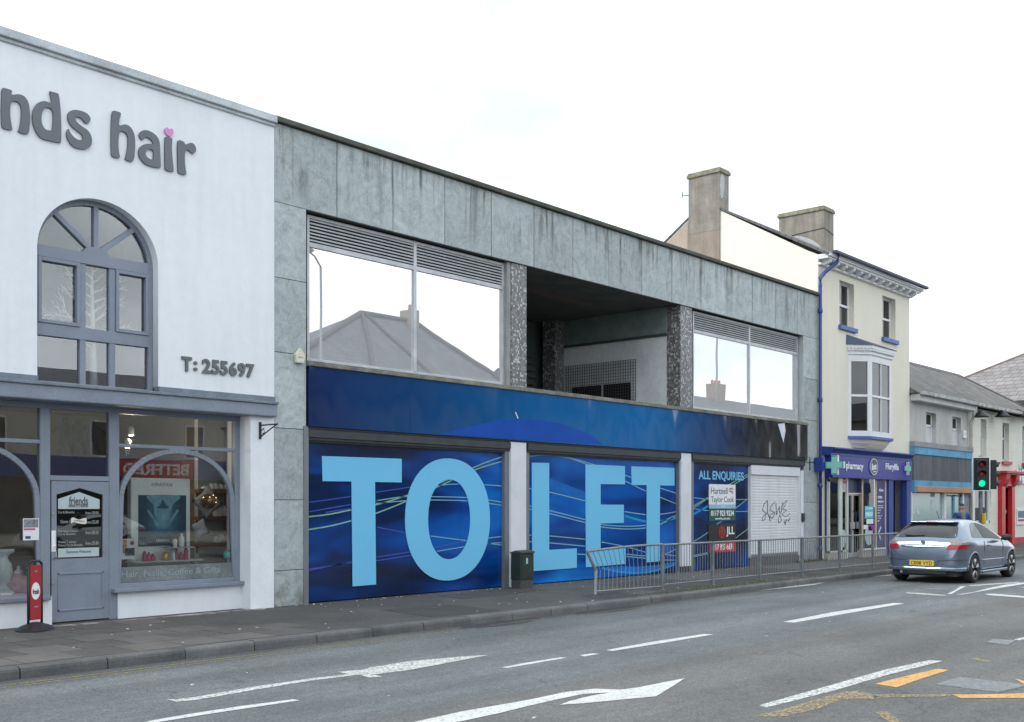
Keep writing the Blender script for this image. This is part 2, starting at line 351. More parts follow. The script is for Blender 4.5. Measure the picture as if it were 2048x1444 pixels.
# weeds / moss and litter
ms = MB()
for k in range(900):
    u = random.random()
    if u < .6: x0 = random.gauss(18.8, 1.6); y0 = -3.13 + abs(random.gauss(0, .16))
    else: x0 = random.uniform(16, 33); y0 = -3.14 + abs(random.gauss(0, .10))
    a = random.random() * 6.28; r = random.uniform(.01, .035); h = random.uniform(.004, .035)
    ms.add([(x0, y0, .003), (x0 + r * math.cos(a), y0 + r * math.sin(a), .003), (x0 + r * math.cos(a + 1), y0 + r * math.sin(a + 1), .003), (x0 + .3 * r, y0, .003 + h)], [(0, 1, 3), (1, 2, 3), (0, 3, 2)])
for k in range(500):
    x0 = random.uniform(29.0, 31) if k % 2 else random.uniform(27.6, 28.9); y0 = -abs(random.gauss(0, .05)) - .01; a = random.random() * 6.28; r = .02; h = random.uniform(.02, .10)
    ms.add([(x0, y0, .0), (x0 + r * math.cos(a), y0 + r * math.sin(a), .0), (x0 + r * math.cos(a + 1), y0, .0), (x0 + .3 * r, y0, h)], [(0, 1, 3), (1, 2, 3), (0, 3, 2)])
ms = ms.build('moss', mat('moss_green', (.075, .10, .035), .9, var=.4, vs=6)); ms['kind'] = 'stuff'; ms['label'] = 'low green moss and weeds growing along the kerb under the railing'
lt = MB()
for k in range(190):
    if k < 100: x0 = random.uniform(9.5, 28); y0 = -abs(random.gauss(0, .12)) - .03; z0 = .002
    elif k < 160: x0 = random.uniform(5, 24); y0 = random.uniform(-3.1, -.2); z0 = .006
    else: x0 = random.uniform(5, 26); y0 = random.uniform(-10, -3.6); z0 = ZR
    r = random.uniform(.008, .022); lt.box(x0, x0 + r * 1.5, y0, y0 + r, z0, z0 + r * .4)
lt = lt.build('litter', mat('litter_white', (.55, .53, .5), .7, var=.4, vs=3)); lt['kind'] = 'stuff'; lt['label'] = 'tiny pale scraps and leaves scattered at the wall foot and on the tarmac'
gs = MB()
for k in range(240):
    x0 = random.uniform(4.5, 30); y0 = random.uniform(-3.1, -.15); rr = random.uniform(.012, .028); gs.add([(x0 + rr * math.cos(t_ * 1.047), y0 + rr * .9 * math.sin(t_ * 1.047), .0065) for t_ in range(6)], [(0, 1, 2, 3, 4, 5)])
gs = gs.build('gum_spots', mat('gum_grey', (.17, .165, .16), .8, var=.3)); gs['kind'] = 'stuff'; gs['label'] = 'pale trodden gum spots dotted over the pavement'
# ---- painted markings
WH = worn('white_road_paint', (.54, .55, .54), .40, 38); WH2 = worn('white_road_paint_worn', (.54, .55, .53), .45, 26)
YE = worn('amber_road_paint', (.56, .32, .10), .40, 30); YEf = worn('amber_road_paint_faded', (.36, .28, .16), .50, 34); YL = worn('yellow_line_paint', (.30, .245, .12), .47, 30)
c4 = lambda p: (200 + p[0] / 2.2756, 1180 + p[1] / 2.2756)
c5 = lambda p: (1000 + p[0] / 1.954, 1130 + p[1] / 1.954)
c8 = lambda p: (1620 + p[0] / 4.75, 1140 + p[1] / 4.75)
def mark(name, cv, pts, m, z=.004):
    pts = [G(*cv(p), ZR + z) for p in pts]
    me = bpy.data.meshes.new(name); bm = bmesh.new(); vs = [bm.verts.new((p[0], p[1], ZR + z)) for p in pts]
    f = bm.faces.new(vs); f.normal_update()
    if f.normal.z < 0: f.normal_flip()
    bmesh.ops.triangulate(bm, faces=[f]); bm.to_mesh(me); bm.free(); me.materials.append(m)
    o = bpy.data.objects.new(name, me); COL.objects.link(o); o['kind'] = 'structure'; o.parent = road; return o
mark('lane_line', c4, [(302, 495), (345, 508), (440, 500), (700, 455), (960, 412), (1180, 385), (1225, 398), (1285, 393), (1240, 385), (1400, 365), (1600, 328), (1770, 295), (1640, 303), (1400, 325), (1230, 352), (1200, 362), (1085, 372), (1130, 382), (1170, 378), (960, 402), (700, 440), (430, 487), (345, 498)], WH2)
mark('lane_line', c4, [(100, 640), (130, 645), (240, 605), (500, 563), (908, 502), (880, 497), (640, 528), (400, 565), (230, 594)], WH)
mark('lane_line', c5, [(5, 400), (30, 402), (262, 362), (235, 361), (100, 382)], WH)
mark('lane_line', c5, [(310, 352), (330, 357), (390, 347), (360, 345)], WH)
mark('lane_line', c5, [(415, 332), (440, 336), (640, 304), (835, 271), (800, 269), (600, 299)], WH)
mark('lane_line', c5, [(1105, 222), (1150, 225), (1350, 190), (1582, 150), (1540, 148), (1300, 184)], WH)
mark('painted_arrow', c5, [(-460, 650), (-330, 612), (-150, 572), (0, 546), (120, 525), (250, 497), (370, 483), (470, 487), (540, 478), (620, 462), (722, 442), (680, 470), (610, 513), (480, 525), (330, 540), (232, 546), (270, 532), (350, 512), (430, 498), (330, 503), (230, 523), (100, 553), (0, 578), (-170, 614), (-330, 650)], WH)
mark('edge_line', c5, [(1012, 548), (1040, 557), (1300, 492), (1500, 433), (1730, 375), (1680, 371), (1500, 410), (1280, 473), (1100, 523)], WH2)
mark('box_line', c5, [(1465, 464), (1550, 478), (1650, 443), (1755, 410), (1710, 405), (1600, 430)], YE)
mark('box_line', c8, [(1350, 1182), (1430, 1215), (2400, 1215), (2400, 1160), (1700, 1180)], YE)
mark('box_line', c5, [(980, 592), (1110, 592), (1250, 560), (1330, 525), (1450, 524), (1500, 518), (1400, 492), (1340, 495), (1200, 535), (1100, 565)], YEf)
mark('box_line', c5, [(1460, 506), (1460, 518), (1760, 513), (1760, 505)], YEf)
mark('box_line', c5, [(1466, 575), (1512, 572), (1600, 630), (1540, 630)], YEf)
mark('box_line', c5, [(1840, 368), (1900, 380), (1925, 376), (1860, 363)], YEf)
mark('box_line', c5, [(2010, 443), (2048, 452), (2200, 490), (2200, 505), (2048, 465)], YE)
mark('turn_line', c8, [(1390, 235), (1440, 234), (1700, 187), (2200, 105), (2200, 98), (1850, 140), (1690, 173), (1560, 208)], WH)
mark('turn_line', c8, [(915, 211), (920, 221), (1190, 240), (1300, 244), (1280, 236), (1100, 222)], WH2)
mark('turn_line', c8, [(1305, 225), (1345, 228), (1400, 195), (1480, 155), (1430, 153), (1380, 190)], WH)
mark('turn_line', c8, [(1500, 144), (1540, 153), (1700, 141), (2000, 121), (1980, 114), (1700, 130)], WH2)
mark('turn_line', c8, [(1660, 226), (1700, 238), (2200, 275), (2200, 262), (1750, 226)], WH)
mark('turn_line', c8, [(1955, 157), (2200, 190), (2200, 178)], WH)
mark('turn_line', c8, [(1935, 660), (1990, 668), (2200, 620), (2200, 600)], WH2)
mark('kerbside_line', c5, [(1000, 101), (1180, 83), (1230, 77), (1283, 65), (1250, 67), (1100, 88)], WH2)
mark('kerbside_line', c5, [(1380, 51), (1530, 40), (1530, 37), (1430, 45)], WH2)
# yellow no-waiting lines beside the kerb
for (x0, x1, y) in ((2, 10.6, -3.60), (2, 10.6, -3.73), (11.3, 12.6, -3.58), (12.9, 15.4, -3.62), (16.2, 19.5, -3.6)):
    yb = MB(); n_ = int((x1 - x0) / .3)
    pts = [(x0 + (x1 - x0) * i / n_, y + .012 * math.sin(i * .9) + .03) for i in range(n_ + 1)]
    vs = [(p[0], p[1], ZR + .004) for p in pts] + [(p[0], p[1] - .035, ZR + .004) for p in pts]
    yb.add(vs, [(i, n_ + 1 + i, n_ + 2 + i, i + 1) for i in range(n_)])
    o = yb.build('no_waiting_line', YL, road); struct(o)
# wet/dark gutter patches
for (x0, x1) in ((11.0, 12.4), (13.6, 15.2)):
    yb = MB().prismz(smooth_loop([(x0, -3.36), (x1, -3.34), (x1 + .1, -3.5), ((x0 + x1) / 2, -3.74), (x0 - .1, -3.6)]), ZR - .01, ZR + .002)
    o = yb.build('tar_patch', mat('tar_dark', (.035, .036, .038), .5, var=.3, vs=5, bump=.3), road); struct(o)
# iron covers
def cover(pts, label, name='manhole_cover'):
    P = [G(*p, ZR) for p in pts]; cx = sum(p[0] for p in P) / 4; cy = sum(p[1] for p in P) / 4
    t = thing(name, label, 'manhole cover', (cx, cy, ZR))
    fr = MB().prismz(P, ZR - .02, ZR + .003).build('frame', mat('iron_frame', (.16, .17, .18), .5, metal=.4), t)
    Q = [(cx + (p[0] - cx) * .965, cy + (p[1] - cy) * .965) for p in P]
    MB().prismz(Q, ZR - .02, ZR + .008).build('plate', mat('iron_plate', (.17, .175, .185), .5, metal=.3, var=.45, vs=22, bump=1.0, bs=28), t)
cover([c8(p) for p in ((1175, 1090), (1420, 1020), (2110, 1100), (1790, 1170))], 'large iron access cover set in the tarmac between the amber box lines')
cover([c8(p) for p in ((1668, 690), (1740, 658), (1965, 672), (1880, 718))], 'small dark iron cover with worn surface beside a broken white line')
cover([c8(p) for p in ((1040, 182), (1130, 172), (1360, 180), (1290, 192))], 'dark flush cover in the road behind the silver hatchback')

# ================================================================== HAIR SALON
WHITE = mat('white_render', (.745, .775, .81), .75, var=.035, vs=.5, bump=.15, bs=14, streak=.035)
GREYP = mat('blue_grey_paint', (.205, .235, .29), .5, var=.08, vs=2.5, bump=.08, bs=30)
GREYP2 = mat('blue_grey_paint_weathered', (.215, .245, .30), .6, var=.12, vs=2.5, bump=.25, bs=24, dirt=.2)
LEAD = mat('dull_lead', (.16, .19, .23), .6, var=.25, vs=4, bump=.3)
XE = XP(547)          # party line between the salon and the stone building
ZT = F(545, 239)[1]
sal = thing('hair_salon', 'white rendered hair salon with arched window above a grey timber shopfront', 'shop building', (7, 0, 0))
XL = 1.0
ZB = F(300, 772)[1]   # bottom of the white upper wall
# upper arched window opening
wl, wr = XP(73), XP(315); wc = (wl + wr) / 2; wsp = F(73, 493)[1]; wtop = F(190, 398)[1]; wbot = F(73, 764)[1]
RXw, RZw = (wr - wl) / 2, wtop - wsp
hole = [(wl, ZB - .001), (wl, wsp)] + [(wc - RXw * math.cos(math.radians(a)), wsp + RZw * math.sin(math.radians(a))) for a in range(6, 180, 6)] + [(wr, wsp), (wr, ZB - .001)]
outer = [(XL, ZB), (wl, ZB)] + hole[1:-1] + [(wr, ZB), (XE, ZB), (XE, ZT - .02), (XL, ZT - .02)]
shape('upper_wall', [outer], -.02, .25, WHITE, sal)
cp = MB().box(XL, XE + .01, -.10, .40, ZT - .07, ZT + .045).box(XL, XE + .002, -.055, .3, ZT - .12, ZT - .07)
cp.build('coping', mat('coping_render', (.52, .56, .58), .8, var=.18, vs=2, bump=.5, bs=30, dirt=.25), sal, bev=.012)
MB().box(XL, XE - .01, .26, 12, ZT - .5, ZT - .2).box(XL, XE - .01, 4.8, 12, 0, ZT - .5).build('rear_block', mat('flat_roof', (.2, .2, .2), .9), sal)
# window joinery
yw0, yw1 = .12, .20
fw = MB()
B = wbot - .03
fw.arc((wc, wsp), RXw, RZw, .07, 0, 180, yw0, yw1)
fw.box(wl, wl + .07, yw0, yw1, B, wsp); fw.box(wr - .07, wr, yw0, yw1, B, wsp)
zq = lambda px, py: F(px, py, yw0)[1]; xq = lambda px: XP(px, yw0)
tr0, tr1 = zq(150, 520), zq(150, 505)
fw.box(wl + .07, wr - .07, yw0 - .01, yw1, tr0 - .03, tr1 + .03)
m1a, m1b, m2a, m2b = xq(160), xq(172), xq(219), xq(231)
zt2, zt3 = zq(100, 672), zq(100, 647)
for a, b in ((m1a, m1b), (m2a, m2b)): fw.box(a, b, yw0 + .003, yw1, B, tr0 - .03)
fw.box(wl + .07, wr - .07, yw0 - .005, yw1, zt2, zt3); fw.box(wl + .07, wr - .07, yw0 - .005, yw1, B, B + .07)
hub = (xq(193), tr1 + .03)
for ang in (90, 135, 45):
    a = math.radians(ang); e = (hub[0] + (RXw - .04) * math.cos(a) * .98, wsp + (RZw - .04) * math.sin(a))
    fw.bar(hub, e, .07, yw0 + .004, yw1 - .002)
fw.prism([(hub[0] - .2, tr1 + .028), (hub[0] + .2, tr1 + .028), (hub[0] + .12, tr1 + .12), (hub[0] - .12, tr1 + .12)], yw0 - .002, yw1)
# casement sashes left and right
for a, b in ((wl + .07, m1a), (m2b, wr - .07)):
    for bx in ((a + .002, a + .05, zt3 + .002, tr0 - .032), (b - .05, b - .002, zt3 + .002, tr0 - .032), (a + .05, b - .05, zt3 + .002, zt3 + .05), (a + .05, b - .05, tr0 - .08, tr0 - .032)): fw.box(bx[0], bx[1], yw0 - .02, yw1 - .03, bx[2], bx[3])
awin = fw.build('arched_window', GREYP, sal, bev=.006)
g_ = MB()
loop = [(wl + .03, B + .02), (wl + .03, wsp)] + [(wc - (RXw - .03) * math.cos(math.radians(a)), wsp + (RZw - .03) * math.sin(math.radians(a))) for a in range(6, 180, 6)] + [(wr - .03, wsp), (wr - .03, B + .02)]
g_.prism(loop, yw0 + .045, yw0 + .051).build('pane', glass('salon_upper_glass', (.95, .96, .96), 1.6, .12, (1.2, .05)), awin)
# dark upstairs room behind the arch
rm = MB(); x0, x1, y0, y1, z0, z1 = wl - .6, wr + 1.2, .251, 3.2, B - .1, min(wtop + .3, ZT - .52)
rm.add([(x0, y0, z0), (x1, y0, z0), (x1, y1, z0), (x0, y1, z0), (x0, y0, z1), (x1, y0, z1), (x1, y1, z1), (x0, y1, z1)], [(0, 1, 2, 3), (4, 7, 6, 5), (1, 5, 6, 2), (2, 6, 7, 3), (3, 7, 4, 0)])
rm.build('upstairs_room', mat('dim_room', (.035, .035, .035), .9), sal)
# white painted tree in the window
tm = mat('white_painted_wood', (.86, .88, .9), .6, var=.02)
tb = MB(); tb2 = MB(); rnd = random.Random(3)
tx = xq(193); ty = .255
def grow(mb, p, d, l, r, depth):
    q = p + d * l; mid = p + d * (l * .5) + Vector((rnd.uniform(-1, 1), 0, rnd.uniform(-1, 1))) * l * .06; q.y = min(.5, max(.215, q.y)); mid.y = min(.5, max(.215, mid.y))
    mb.tube([p, mid, q], r, 5, r * .55)
    if depth <= 0: return
    for k in range(3):
        a = rnd.uniform(-.65, .65); dd = Vector((d.x * math.cos(a) - d.z * math.sin(a), d.y * .6 + rnd.uniform(-.3, .3), d.x * math.sin(a) + d.z * math.cos(a) + .12)).normalized()
        grow(mb, p + d * l * rnd.uniform(.35, 1), dd, l * rnd.uniform(.45, .7), r * .55, depth - 1)
ztop_ = zq(193, 520)
tb.tube([(tx + .03, ty, B + .0), (tx + .01, ty, (B + ztop_) / 2), (tx, ty, ztop_)], .06, 8, .014)
for i in range(17):
    f = .33 + .62 * i / 16; z = B + (ztop_ - B) * f; s_ = 1 if i % 2 else -1
    l = .52 * (1.15 - f) + .1
    grow(tb2, Vector((tx, ty, z)), Vector((s_ * rnd.uniform(.6, 1), rnd.uniform(-.3, .3), rnd.uniform(.25, .8))).normalized(), l, .017, 2)
wt = thing('decorative_tree', 'bare white painted tree standing behind the arched upstairs window of the salon', 'decorative tree', (tx, ty, B))
tb.build('trunk', tm, wt, smooth=True); tb2.build('branches', tm, wt)
# lead ledge + fascia beam
ld = MB().box(XL, wl, -.05, .1, ZB - .115, ZB).box(wr, XE - .002, -.05, .1, ZB - .115, ZB)
ld.build('lead_ledge', LEAD, sal)
zb0 = F(520, 833)[1]; zb1 = F(250, 775, -.1)[1] - .02
bm_ = MB().box(XL, XE - .004, -.12, .32, zb0, ZB - .115)
bm_.build('fascia_beam', GREYP2, sal, bev=.02)
MB().box(XL, XE - .003, -.15, .1, ZB - .125, ZB - .085).build('beam_capping', LEAD, sal, bev=.008)
# right pier, stall risers
xp0 = XP(500)
MB().box(xp0, XE - .002, -.015, .6, 0, zb0).build('pier', mat('white_render_pier', (.745, .775, .81), .75, var=.05, vs=2, bump=.2, bs=14, dirt=.06), sal)
YS = .30  # shop window plane
a0, a1 = XP(232, YS), xp0
zs = F(235, 1172, YS)[1]
MB().box(a0, xp0, YS - .06, YS + .3, 0, zs - .03).box(XL, XP(97, YS), YS - .10, YS + .3, 0, F(90, 1188, YS)[1] - .03).build('stall_riser', WHITE, sal)
# plinth dirt: thin band with grime at the foot of the pier
sf = MB()
zh = zb0 + .0
def v(px0, px1, z0=0.0, z1=None, y0=YS - .04, y1=YS + .06): sf.box(XP(px0, YS), XP(px1, YS), y0, y1, z0, zh if z1 is None else z1)
v(78, 98); v(216, 236, 0)
sf.box(XP(467, YS), xp0, YS - .04, YS + .06, zs - .03, zh)
ztr = F(350, 892, YS)[1]; ztr0 = F(350, 899, YS)[1]
sf.box(XP(236, YS), XP(467, YS), YS - .03, YS + .05, ztr0, ztr)
zl1, zl0 = F(40, 874, YS)[1], F(40, 881, YS)[1]
sf.box(XL, XP(78, YS), YS - .03, YS + .05, ztr0, ztr)
zh0 = F(350, 845, YS)[1]
sf.box(XL, xp0, YS - .045, YS + .05, F(160, 822, YS)[1], zh)
sf.box(XP(98, YS), XP(216, YS), YS - .035, YS + .05, F(160, 962, YS)[1], F(160, 952, YS)[1])
# arched glazing ribs
acx = (XP(236, YS) + XP(467, YS)) / 2; arx = (XP(467, YS) - XP(236, YS)) / 2; azs = F(240, 1000, YS)[1]; arz = ztr0 - azs + .01
sf.arc((acx, azs), arx, arz, .07, 0, 180, YS - .035, YS + .04)
sf.arc((XP(78, YS) - arx, azs), arx, arz, .07, 0, 180, YS - .035, YS + .04)
for xa_ in (XP(78, YS), XP(467, YS)): sf.prism([(xa_, azs + .01), (xa_ - .07, azs + .01), (xa_ - .05, (azs + zs) / 2), (xa_ - .02, zs), (xa_, zs)], YS - .035, YS + .04)
sf.prism([(XP(236, YS), azs + .01), (XP(236, YS) + .07, azs + .01), (XP(236, YS) + .05, (azs + zs) / 2), (XP(236, YS) + .02, zs), (XP(236, YS), zs)], YS - .035, YS + .04)
sf.box(XP(236, YS), XP(467, YS), YS - .03, YS + .05, zs - .03, zs + .035)
sf.build('shopfront_frame', GREYP, sal, bev=.006)
MB().box(XP(226, YS - .1), xp0 + .02, YS - .16, YS + .02, zs - .085, zs - .028).box(XL, XP(99, YS - .1), YS - .16, YS + .02, F(90, 1190, YS)[1] - .06, F(90, 1190, YS)[1] - .0).build('window_sill', GREYP, sal, bev=.008)
sg = glass('shop_glass', (.95, .97, .96), 1.5, .035, (1.3, .05))
MB().box(XP(236, YS), XP(467, YS), YS + .005, YS + .011, zs, zh - .05).box(XL, XP(78, YS), YS + .005, YS + .011, zs, zh - .05).box(XP(98, YS), XP(216, YS), YS + .005, YS + .011, F(160, 953, YS)[1], zh - .05).build('shop_window_glass', sg, sal)
# door
dx0, dx1 = XP(101, YS), XP(217, YS); dzt = F(160, 963, YS)[1]; dy = YS + .0
dr = thing('tmp', 'x', 'x')
bpy.data.objects.remove(dr)
gl = [F(113, 988, dy), F(160, 974.5, dy), F(203, 989, dy), F(203, 1115, dy), F(112, 1118, dy)]
lite = [(F(111, 989, dy)[0], F(111, 989, dy)[1]), (F(158, 976, dy)[0], F(158, 976, dy)[1]), (F(204, 989, dy)[0], F(111, 989, dy)[1]), (F(204, 989, dy)[0], F(112, 1118, dy)[1]), (F(111, 989, dy)[0], F(112, 1118, dy)[1])]
door = shape('door', [[(dx0, .02), (dx1, .02), (dx1, dzt), (dx0, dzt)], lite[::-1]], dy - .03, dy + .025, GREYP, sal, bev=.006)
MB().prism(lite, dy - .004, dy + .002).build('pane', glass('door_glass', (.5, .52, .52), 1.62, .04), door)
r_ = rect((113, 1146), (205, 1216), dy); pb = MB()
for bx in ((r_[0], r_[1], r_[3] - .025, r_[3]), (r_[0], r_[1], r_[2], r_[2] + .025), (r_[0], r_[0] + .025, r_[2], r_[3]), (r_[1] - .025, r_[1], r_[2], r_[3])): pb.box(bx[0], bx[1], dy - .042, dy - .03, bx[2], bx[3])
pb.build('panel_moulding', GREYP, door, bev=.004)
chrome = mat('polished_chrome', (.75, .76, .78), .15, metal=1, var=0)
hx, hz = F(106, 1107, dy)
MB().tube([(hx, dy - .03, hz + .09), (hx, dy - .09, hz + .08), (hx + .01, dy - .09, hz - .05), (hx, dy - .03, hz - .07)], .012, 8).build('handle', chrome, door, smooth=True)
r_ = rect((100, 1061), (109, 1103), dy); MB().box(r_[0] + .005, r_[1], dy - .036, dy - .029, r_[2], r_[3]).build('push_plate', mat('white_plate', (.8, .8, .82), .3), door)
MB().lathe([(.018, -.012), (.018, 0)], (hx - .02, dy - .03, F(104, 1027, dy)[1]), 12, 'y').build('lock_cylinder', mat('brass_dull', (.45, .4, .28), .4, metal=.8), door); MB().lathe([(.018, -.012), (.018, 0)], (hx - .02, dy - .03, F(104, 1165, dy)[1]), 12, 'y').build('lock_cylinder', mat('brass_dull', (.45, .4, .28), .4, metal=.8), door)
frost = mat('frosted_vinyl', (.42, .50, .52), .7, var=.04)
dtx = mat('dark_vinyl', (.05, .055, .06), .6, var=0); ltx = mat('pale_vinyl', (.38, .42, .42), .6, var=0)
gy = dy - .006
vp = shape('frosted_panel', [[F(116, 998, gy), F(158, 984, gy), F(199, 999, gy), (F(199, 999, gy)[0], F(116, 1018, gy)[1]), F(116, 1018, gy)]], gy - .002, gy, frost, door)
ptext('lettering', 'friends', (138, 993), (176, 1010), gy - .003, dtx, door, depth=.001, bold=.02)
r_ = rect((137, 1009), (176, 1014.5), gy); MB().box(r_[0], r_[1], gy - .004, gy - .0025, r_[2], r_[3]).build('lettering_bar', mat('grey_vinyl', (.16, .17, .18), .6), door)
ptext('lettering', 'Hair', (150, 1009.8), (163, 1014), gy - .0045, ltx, door, depth=.001, bold=.02)
for (s_, a, b) in (('Cut & Blowdry', (116, 1022), (149, 1028)), ('from £30.00', (171, 1023), (197, 1028)), ('Gents Cut', (121, 1040), (148, 1046)), ('from £22.00', (171, 1041), (197, 1047)), ('Full Head Colour\nCut & Blowdry', (116, 1060), (157, 1071)), ('from £55.00', (171, 1062), (197, 1068)), ('Weeks T section\nColour Cut & Blowdry', (116, 1082), (165, 1093)), ('from £55.00', (171, 1083), (197, 1089))):
    ptext('lettering', s_, a, b, gy - .001, ltx, door, depth=.001)
r_ = rect((116, 1097), (198, 1112), gy); MB().box(r_[0], r_[1], gy - .002, gy, r_[2], r_[3]).build('frosted_panel', frost, door)
ptext('lettering', 'Everyone Welcome', (133, 1101), (182, 1107), gy - .003, dtx, door, depth=.001, bold=.01)
# OPEN sign hung in the door
ox0, ox1, oz0, oz1 = rect((141, 1035), (171, 1048), gy)
op = thing('open_sign', 'small cream scroll sign reading open hung in the salon door', 'sign', ((ox0 + ox1) / 2, gy - .02, oz1))
sgn = smooth_loop([(ox0, oz1 - .02), (ox0 + .03, oz1), ((ox0 + ox1) / 2, oz1 - .03), (ox1 - .03, oz1 - .01), (ox1, oz1 - .015), (ox1, oz0 + .01), (ox1 - .03, oz0), ((ox0 + ox1) / 2, oz0 + .01), (ox0 + .03, oz0 + .03), (ox0, oz0 + .01)], 3)
shape('board', [sgn], gy - .025, gy - .012, mat('cream_board', (.68, .66, .58), .6), op)
text('lettering', 'OPEN', ox0 + .035, ox1 - .035, oz0 + .035, oz1 - .04, gy - .026, mat('dark_ink', (.03, .03, .03), .6, var=0), op, depth=.002, bold=.02, rot=-.12)
MB().tube([(ox0 + .04, gy - .018, oz1 - .01), ((ox0 + ox1) / 2, gy - .01, oz1 + .07), (ox1 - .04, gy - .018, oz1 - .01)], .002, 5).build('cord', mat('cord_dark', (.1, .1, .1), .7), op)
# interior of the shop
rm = MB(); x0, x1, y0, y1, z0, z1 = 2.0, XE - .1, YS + .32, 4.6, .02, 3.3
rm.add([(x0, y0, z0), (x1, y0, z0), (x1, y1, z0), (x0, y1, z0), (x0, y0, z1), (x1, y0, z1), (x1, y1, z1), (x0, y1, z1)], [(0, 1, 2, 3), (4, 7, 6, 5), (1, 5, 6, 2), (2, 6, 7, 3), (3, 7, 4, 0)])
rm.build('shop_interior', mat('shop_room', (.16, .15, .145), .85, var=.1), sal)
MB().box(XP(236, YS), xp0, YS + .06, 1.25, .05, zs + .01).box(XL, XP(78, YS), YS + .06, 1.1, .05, zs - .02).build('window_bed', mat('window_bed_paint', (.35, .35, .36), .6), sal)
# ---- upper sign letters
sm = mat('brushed_grey_letter', (.115, .125, .145), .42, metal=.35, var=.08, vs=2)
sign = thing('salon_sign', 'large grey metal letters on the white upper wall with a pink heart over the i', 'sign', (6.6, -.02, 6.3))
q6 = lambda p: F(p[0] / 9.024, 160 + p[1] / 9.024, -.045); q7 = lambda p: F(200 + p[0] / 9.024, 200 + p[1] / 9.024, -.045)
LT = {
 'n': (q6, [[(45,150),(70,145),(150,165),(215,195),(205,240),(225,268),(330,258),(420,285),(480,350),(520,450),(540,640),(535,800),(515,950),(480,975),(420,965),(335,930),(345,890),(375,760),(385,600),(380,500),(350,420),(280,380),(215,395),(190,450),(180,560),(190,720),(218,885),(205,898),(150,895),(60,865),(30,800),(20,600),(25,350),(30,200)]]),
 'd': (q6, [[(900,208),(930,212),(1030,240),(1060,280),(1085,480),(1102,760),(1100,1100),(1060,1128),(900,1095),(760,1055),(680,980),(620,860),(590,740),(590,600),(620,500),(690,410),(790,380),(870,400),(925,412),(920,320)], [(850,495),(800,510),(760,590),(745,700),(760,800),(810,880),(880,912),(940,895),(955,800),(960,640),(945,550),(900,505)]]),
 's': (q6, [[(1225,640),(1240,590),(1290,550),(1370,540),(1470,560),(1560,600),(1610,650),(1632,710),(1610,760),(1570,788),(1535,770),(1480,700),(1420,665),(1370,665),(1358,700),(1385,760),(1470,830),(1580,910),(1635,990),(1658,1090),(1645,1170),(1590,1230),(1500,1248),(1380,1225),(1290,1170),(1220,1060),(1200,970),(1215,910),(1240,880),(1260,940),(1320,1020),(1400,1075),(1470,1083),(1498,1050),(1480,990),(1400,920),(1310,850),(1250,770),(1225,700)]]),
 'h': (q7, [[(250,195),(300,205),(365,230),(372,265),(350,350),(340,430),(360,460),(440,442),(510,460),(570,520),(615,620),(632,760),(625,950),(600,1090),(560,1108),(465,1075),(460,1050),(490,920),(505,780),(500,660),(460,585),(400,560),(360,570),(338,640),(330,800),(340,940),(358,1030),(320,1045),(225,1015),(205,940),(200,700),(205,400),(225,220)]]),
 'a': (q7, [[(705,630),(720,590),(760,555),(820,545),(900,565),(980,615),(1040,680),(1075,780),(1085,950),(1095,1190),(1075,1222),(1000,1215),(860,1175),(770,1110),(715,1030),(698,940),(720,860),(790,805),(870,790),(950,795),(940,740),(890,690),(840,670),(800,680),(780,715),(755,718),(720,680)], [(885,887),(840,910),(820,960),(840,1020),(890,1060),(940,1078),(960,1060),(965,980),(960,915),(925,890)]]),
 'i': (q7, [[(1200,665),(1290,690),(1302,715),(1295,850),(1305,1050),(1328,1270),(1300,1290),(1200,1265),(1175,1220),(1170,1000),(1172,800),(1178,690)]]),
 'heart': (q7, [[(1248,657),(1200,620),(1168,560),(1172,515),(1205,495),(1232,512),(1250,532),(1275,518),(1305,525),(1322,560),(1315,610),(1290,645)]]),
 'r': (q7, [[(1425,725),(1500,750),(1520,770),(1545,805),(1630,772),(1690,795),(1728,860),(1725,930),(1680,970),(1640,945),(1600,905),(1555,905),(1535,940),(1528,1050),(1535,1200),(1555,1330),(1520,1348),(1430,1320),(1408,1270),(1400,1000),(1402,780)]]),
}
pink = mat('pink_paint', (.62, .25, .50), .5, var=.03)
for k, (qq, loops) in LT.items():
    shape('heart' if k == 'heart' else 'letter', [[qq(p) for p in smooth_loop(l, 3)] for l in loops], -.052, -.022, pink if k == 'heart' else sm, sign)
# letters of the same word left of the picture frame
for s_, x0, w_ in (('e', 5.32, .55), ('i', 5.02, .16), ('r', 4.6, .35), ('f', 4.15, .38)): text('letter', s_, x0, x0 + w_, 5.55 if 0 else 5.62, 6.5 if s_ in 'er' else 6.75, -.022, sm, sign, depth=.03, bold=.06)
ph = thing('phone_number_sign', 'grey raised numerals of a phone number low on the salon wall', 'sign', F(435, 735) [0:1] + (-.02,) + (F(435, 735)[1],))
a = F(364, 712, -.03); b = F(508, 755, -.03)
zc = (F(364, 726, -.03)[1] + F(364, 708, -.03)[1]) / 2
hgt = F(405, 717, -.03)[1] - F(405, 746, -.03)[1]
for s_, pa, pb_ in (('T', 363, 383), (':', 387, 394), ('2', 404, 421), ('5', 423, 438), ('5', 440, 455), ('6', 458, 473), ('9', 475, 490), ('7', 492, 508)):
    x0, x1 = XP(pa, -.03), XP(pb_, -.03); zb = F(405, 746, -.03)[1]
    text('numeral' if s_.isdigit() else 'letter', s_, x0, x1, zb + (.02 if s_ == ':' else 0), zb + hgt * (.75 if s_ == ':' else 1), -.022, mat('grey_letter_matt', (.13, .14, .15), .5, metal=.3), ph, depth=.025, bold=.035)
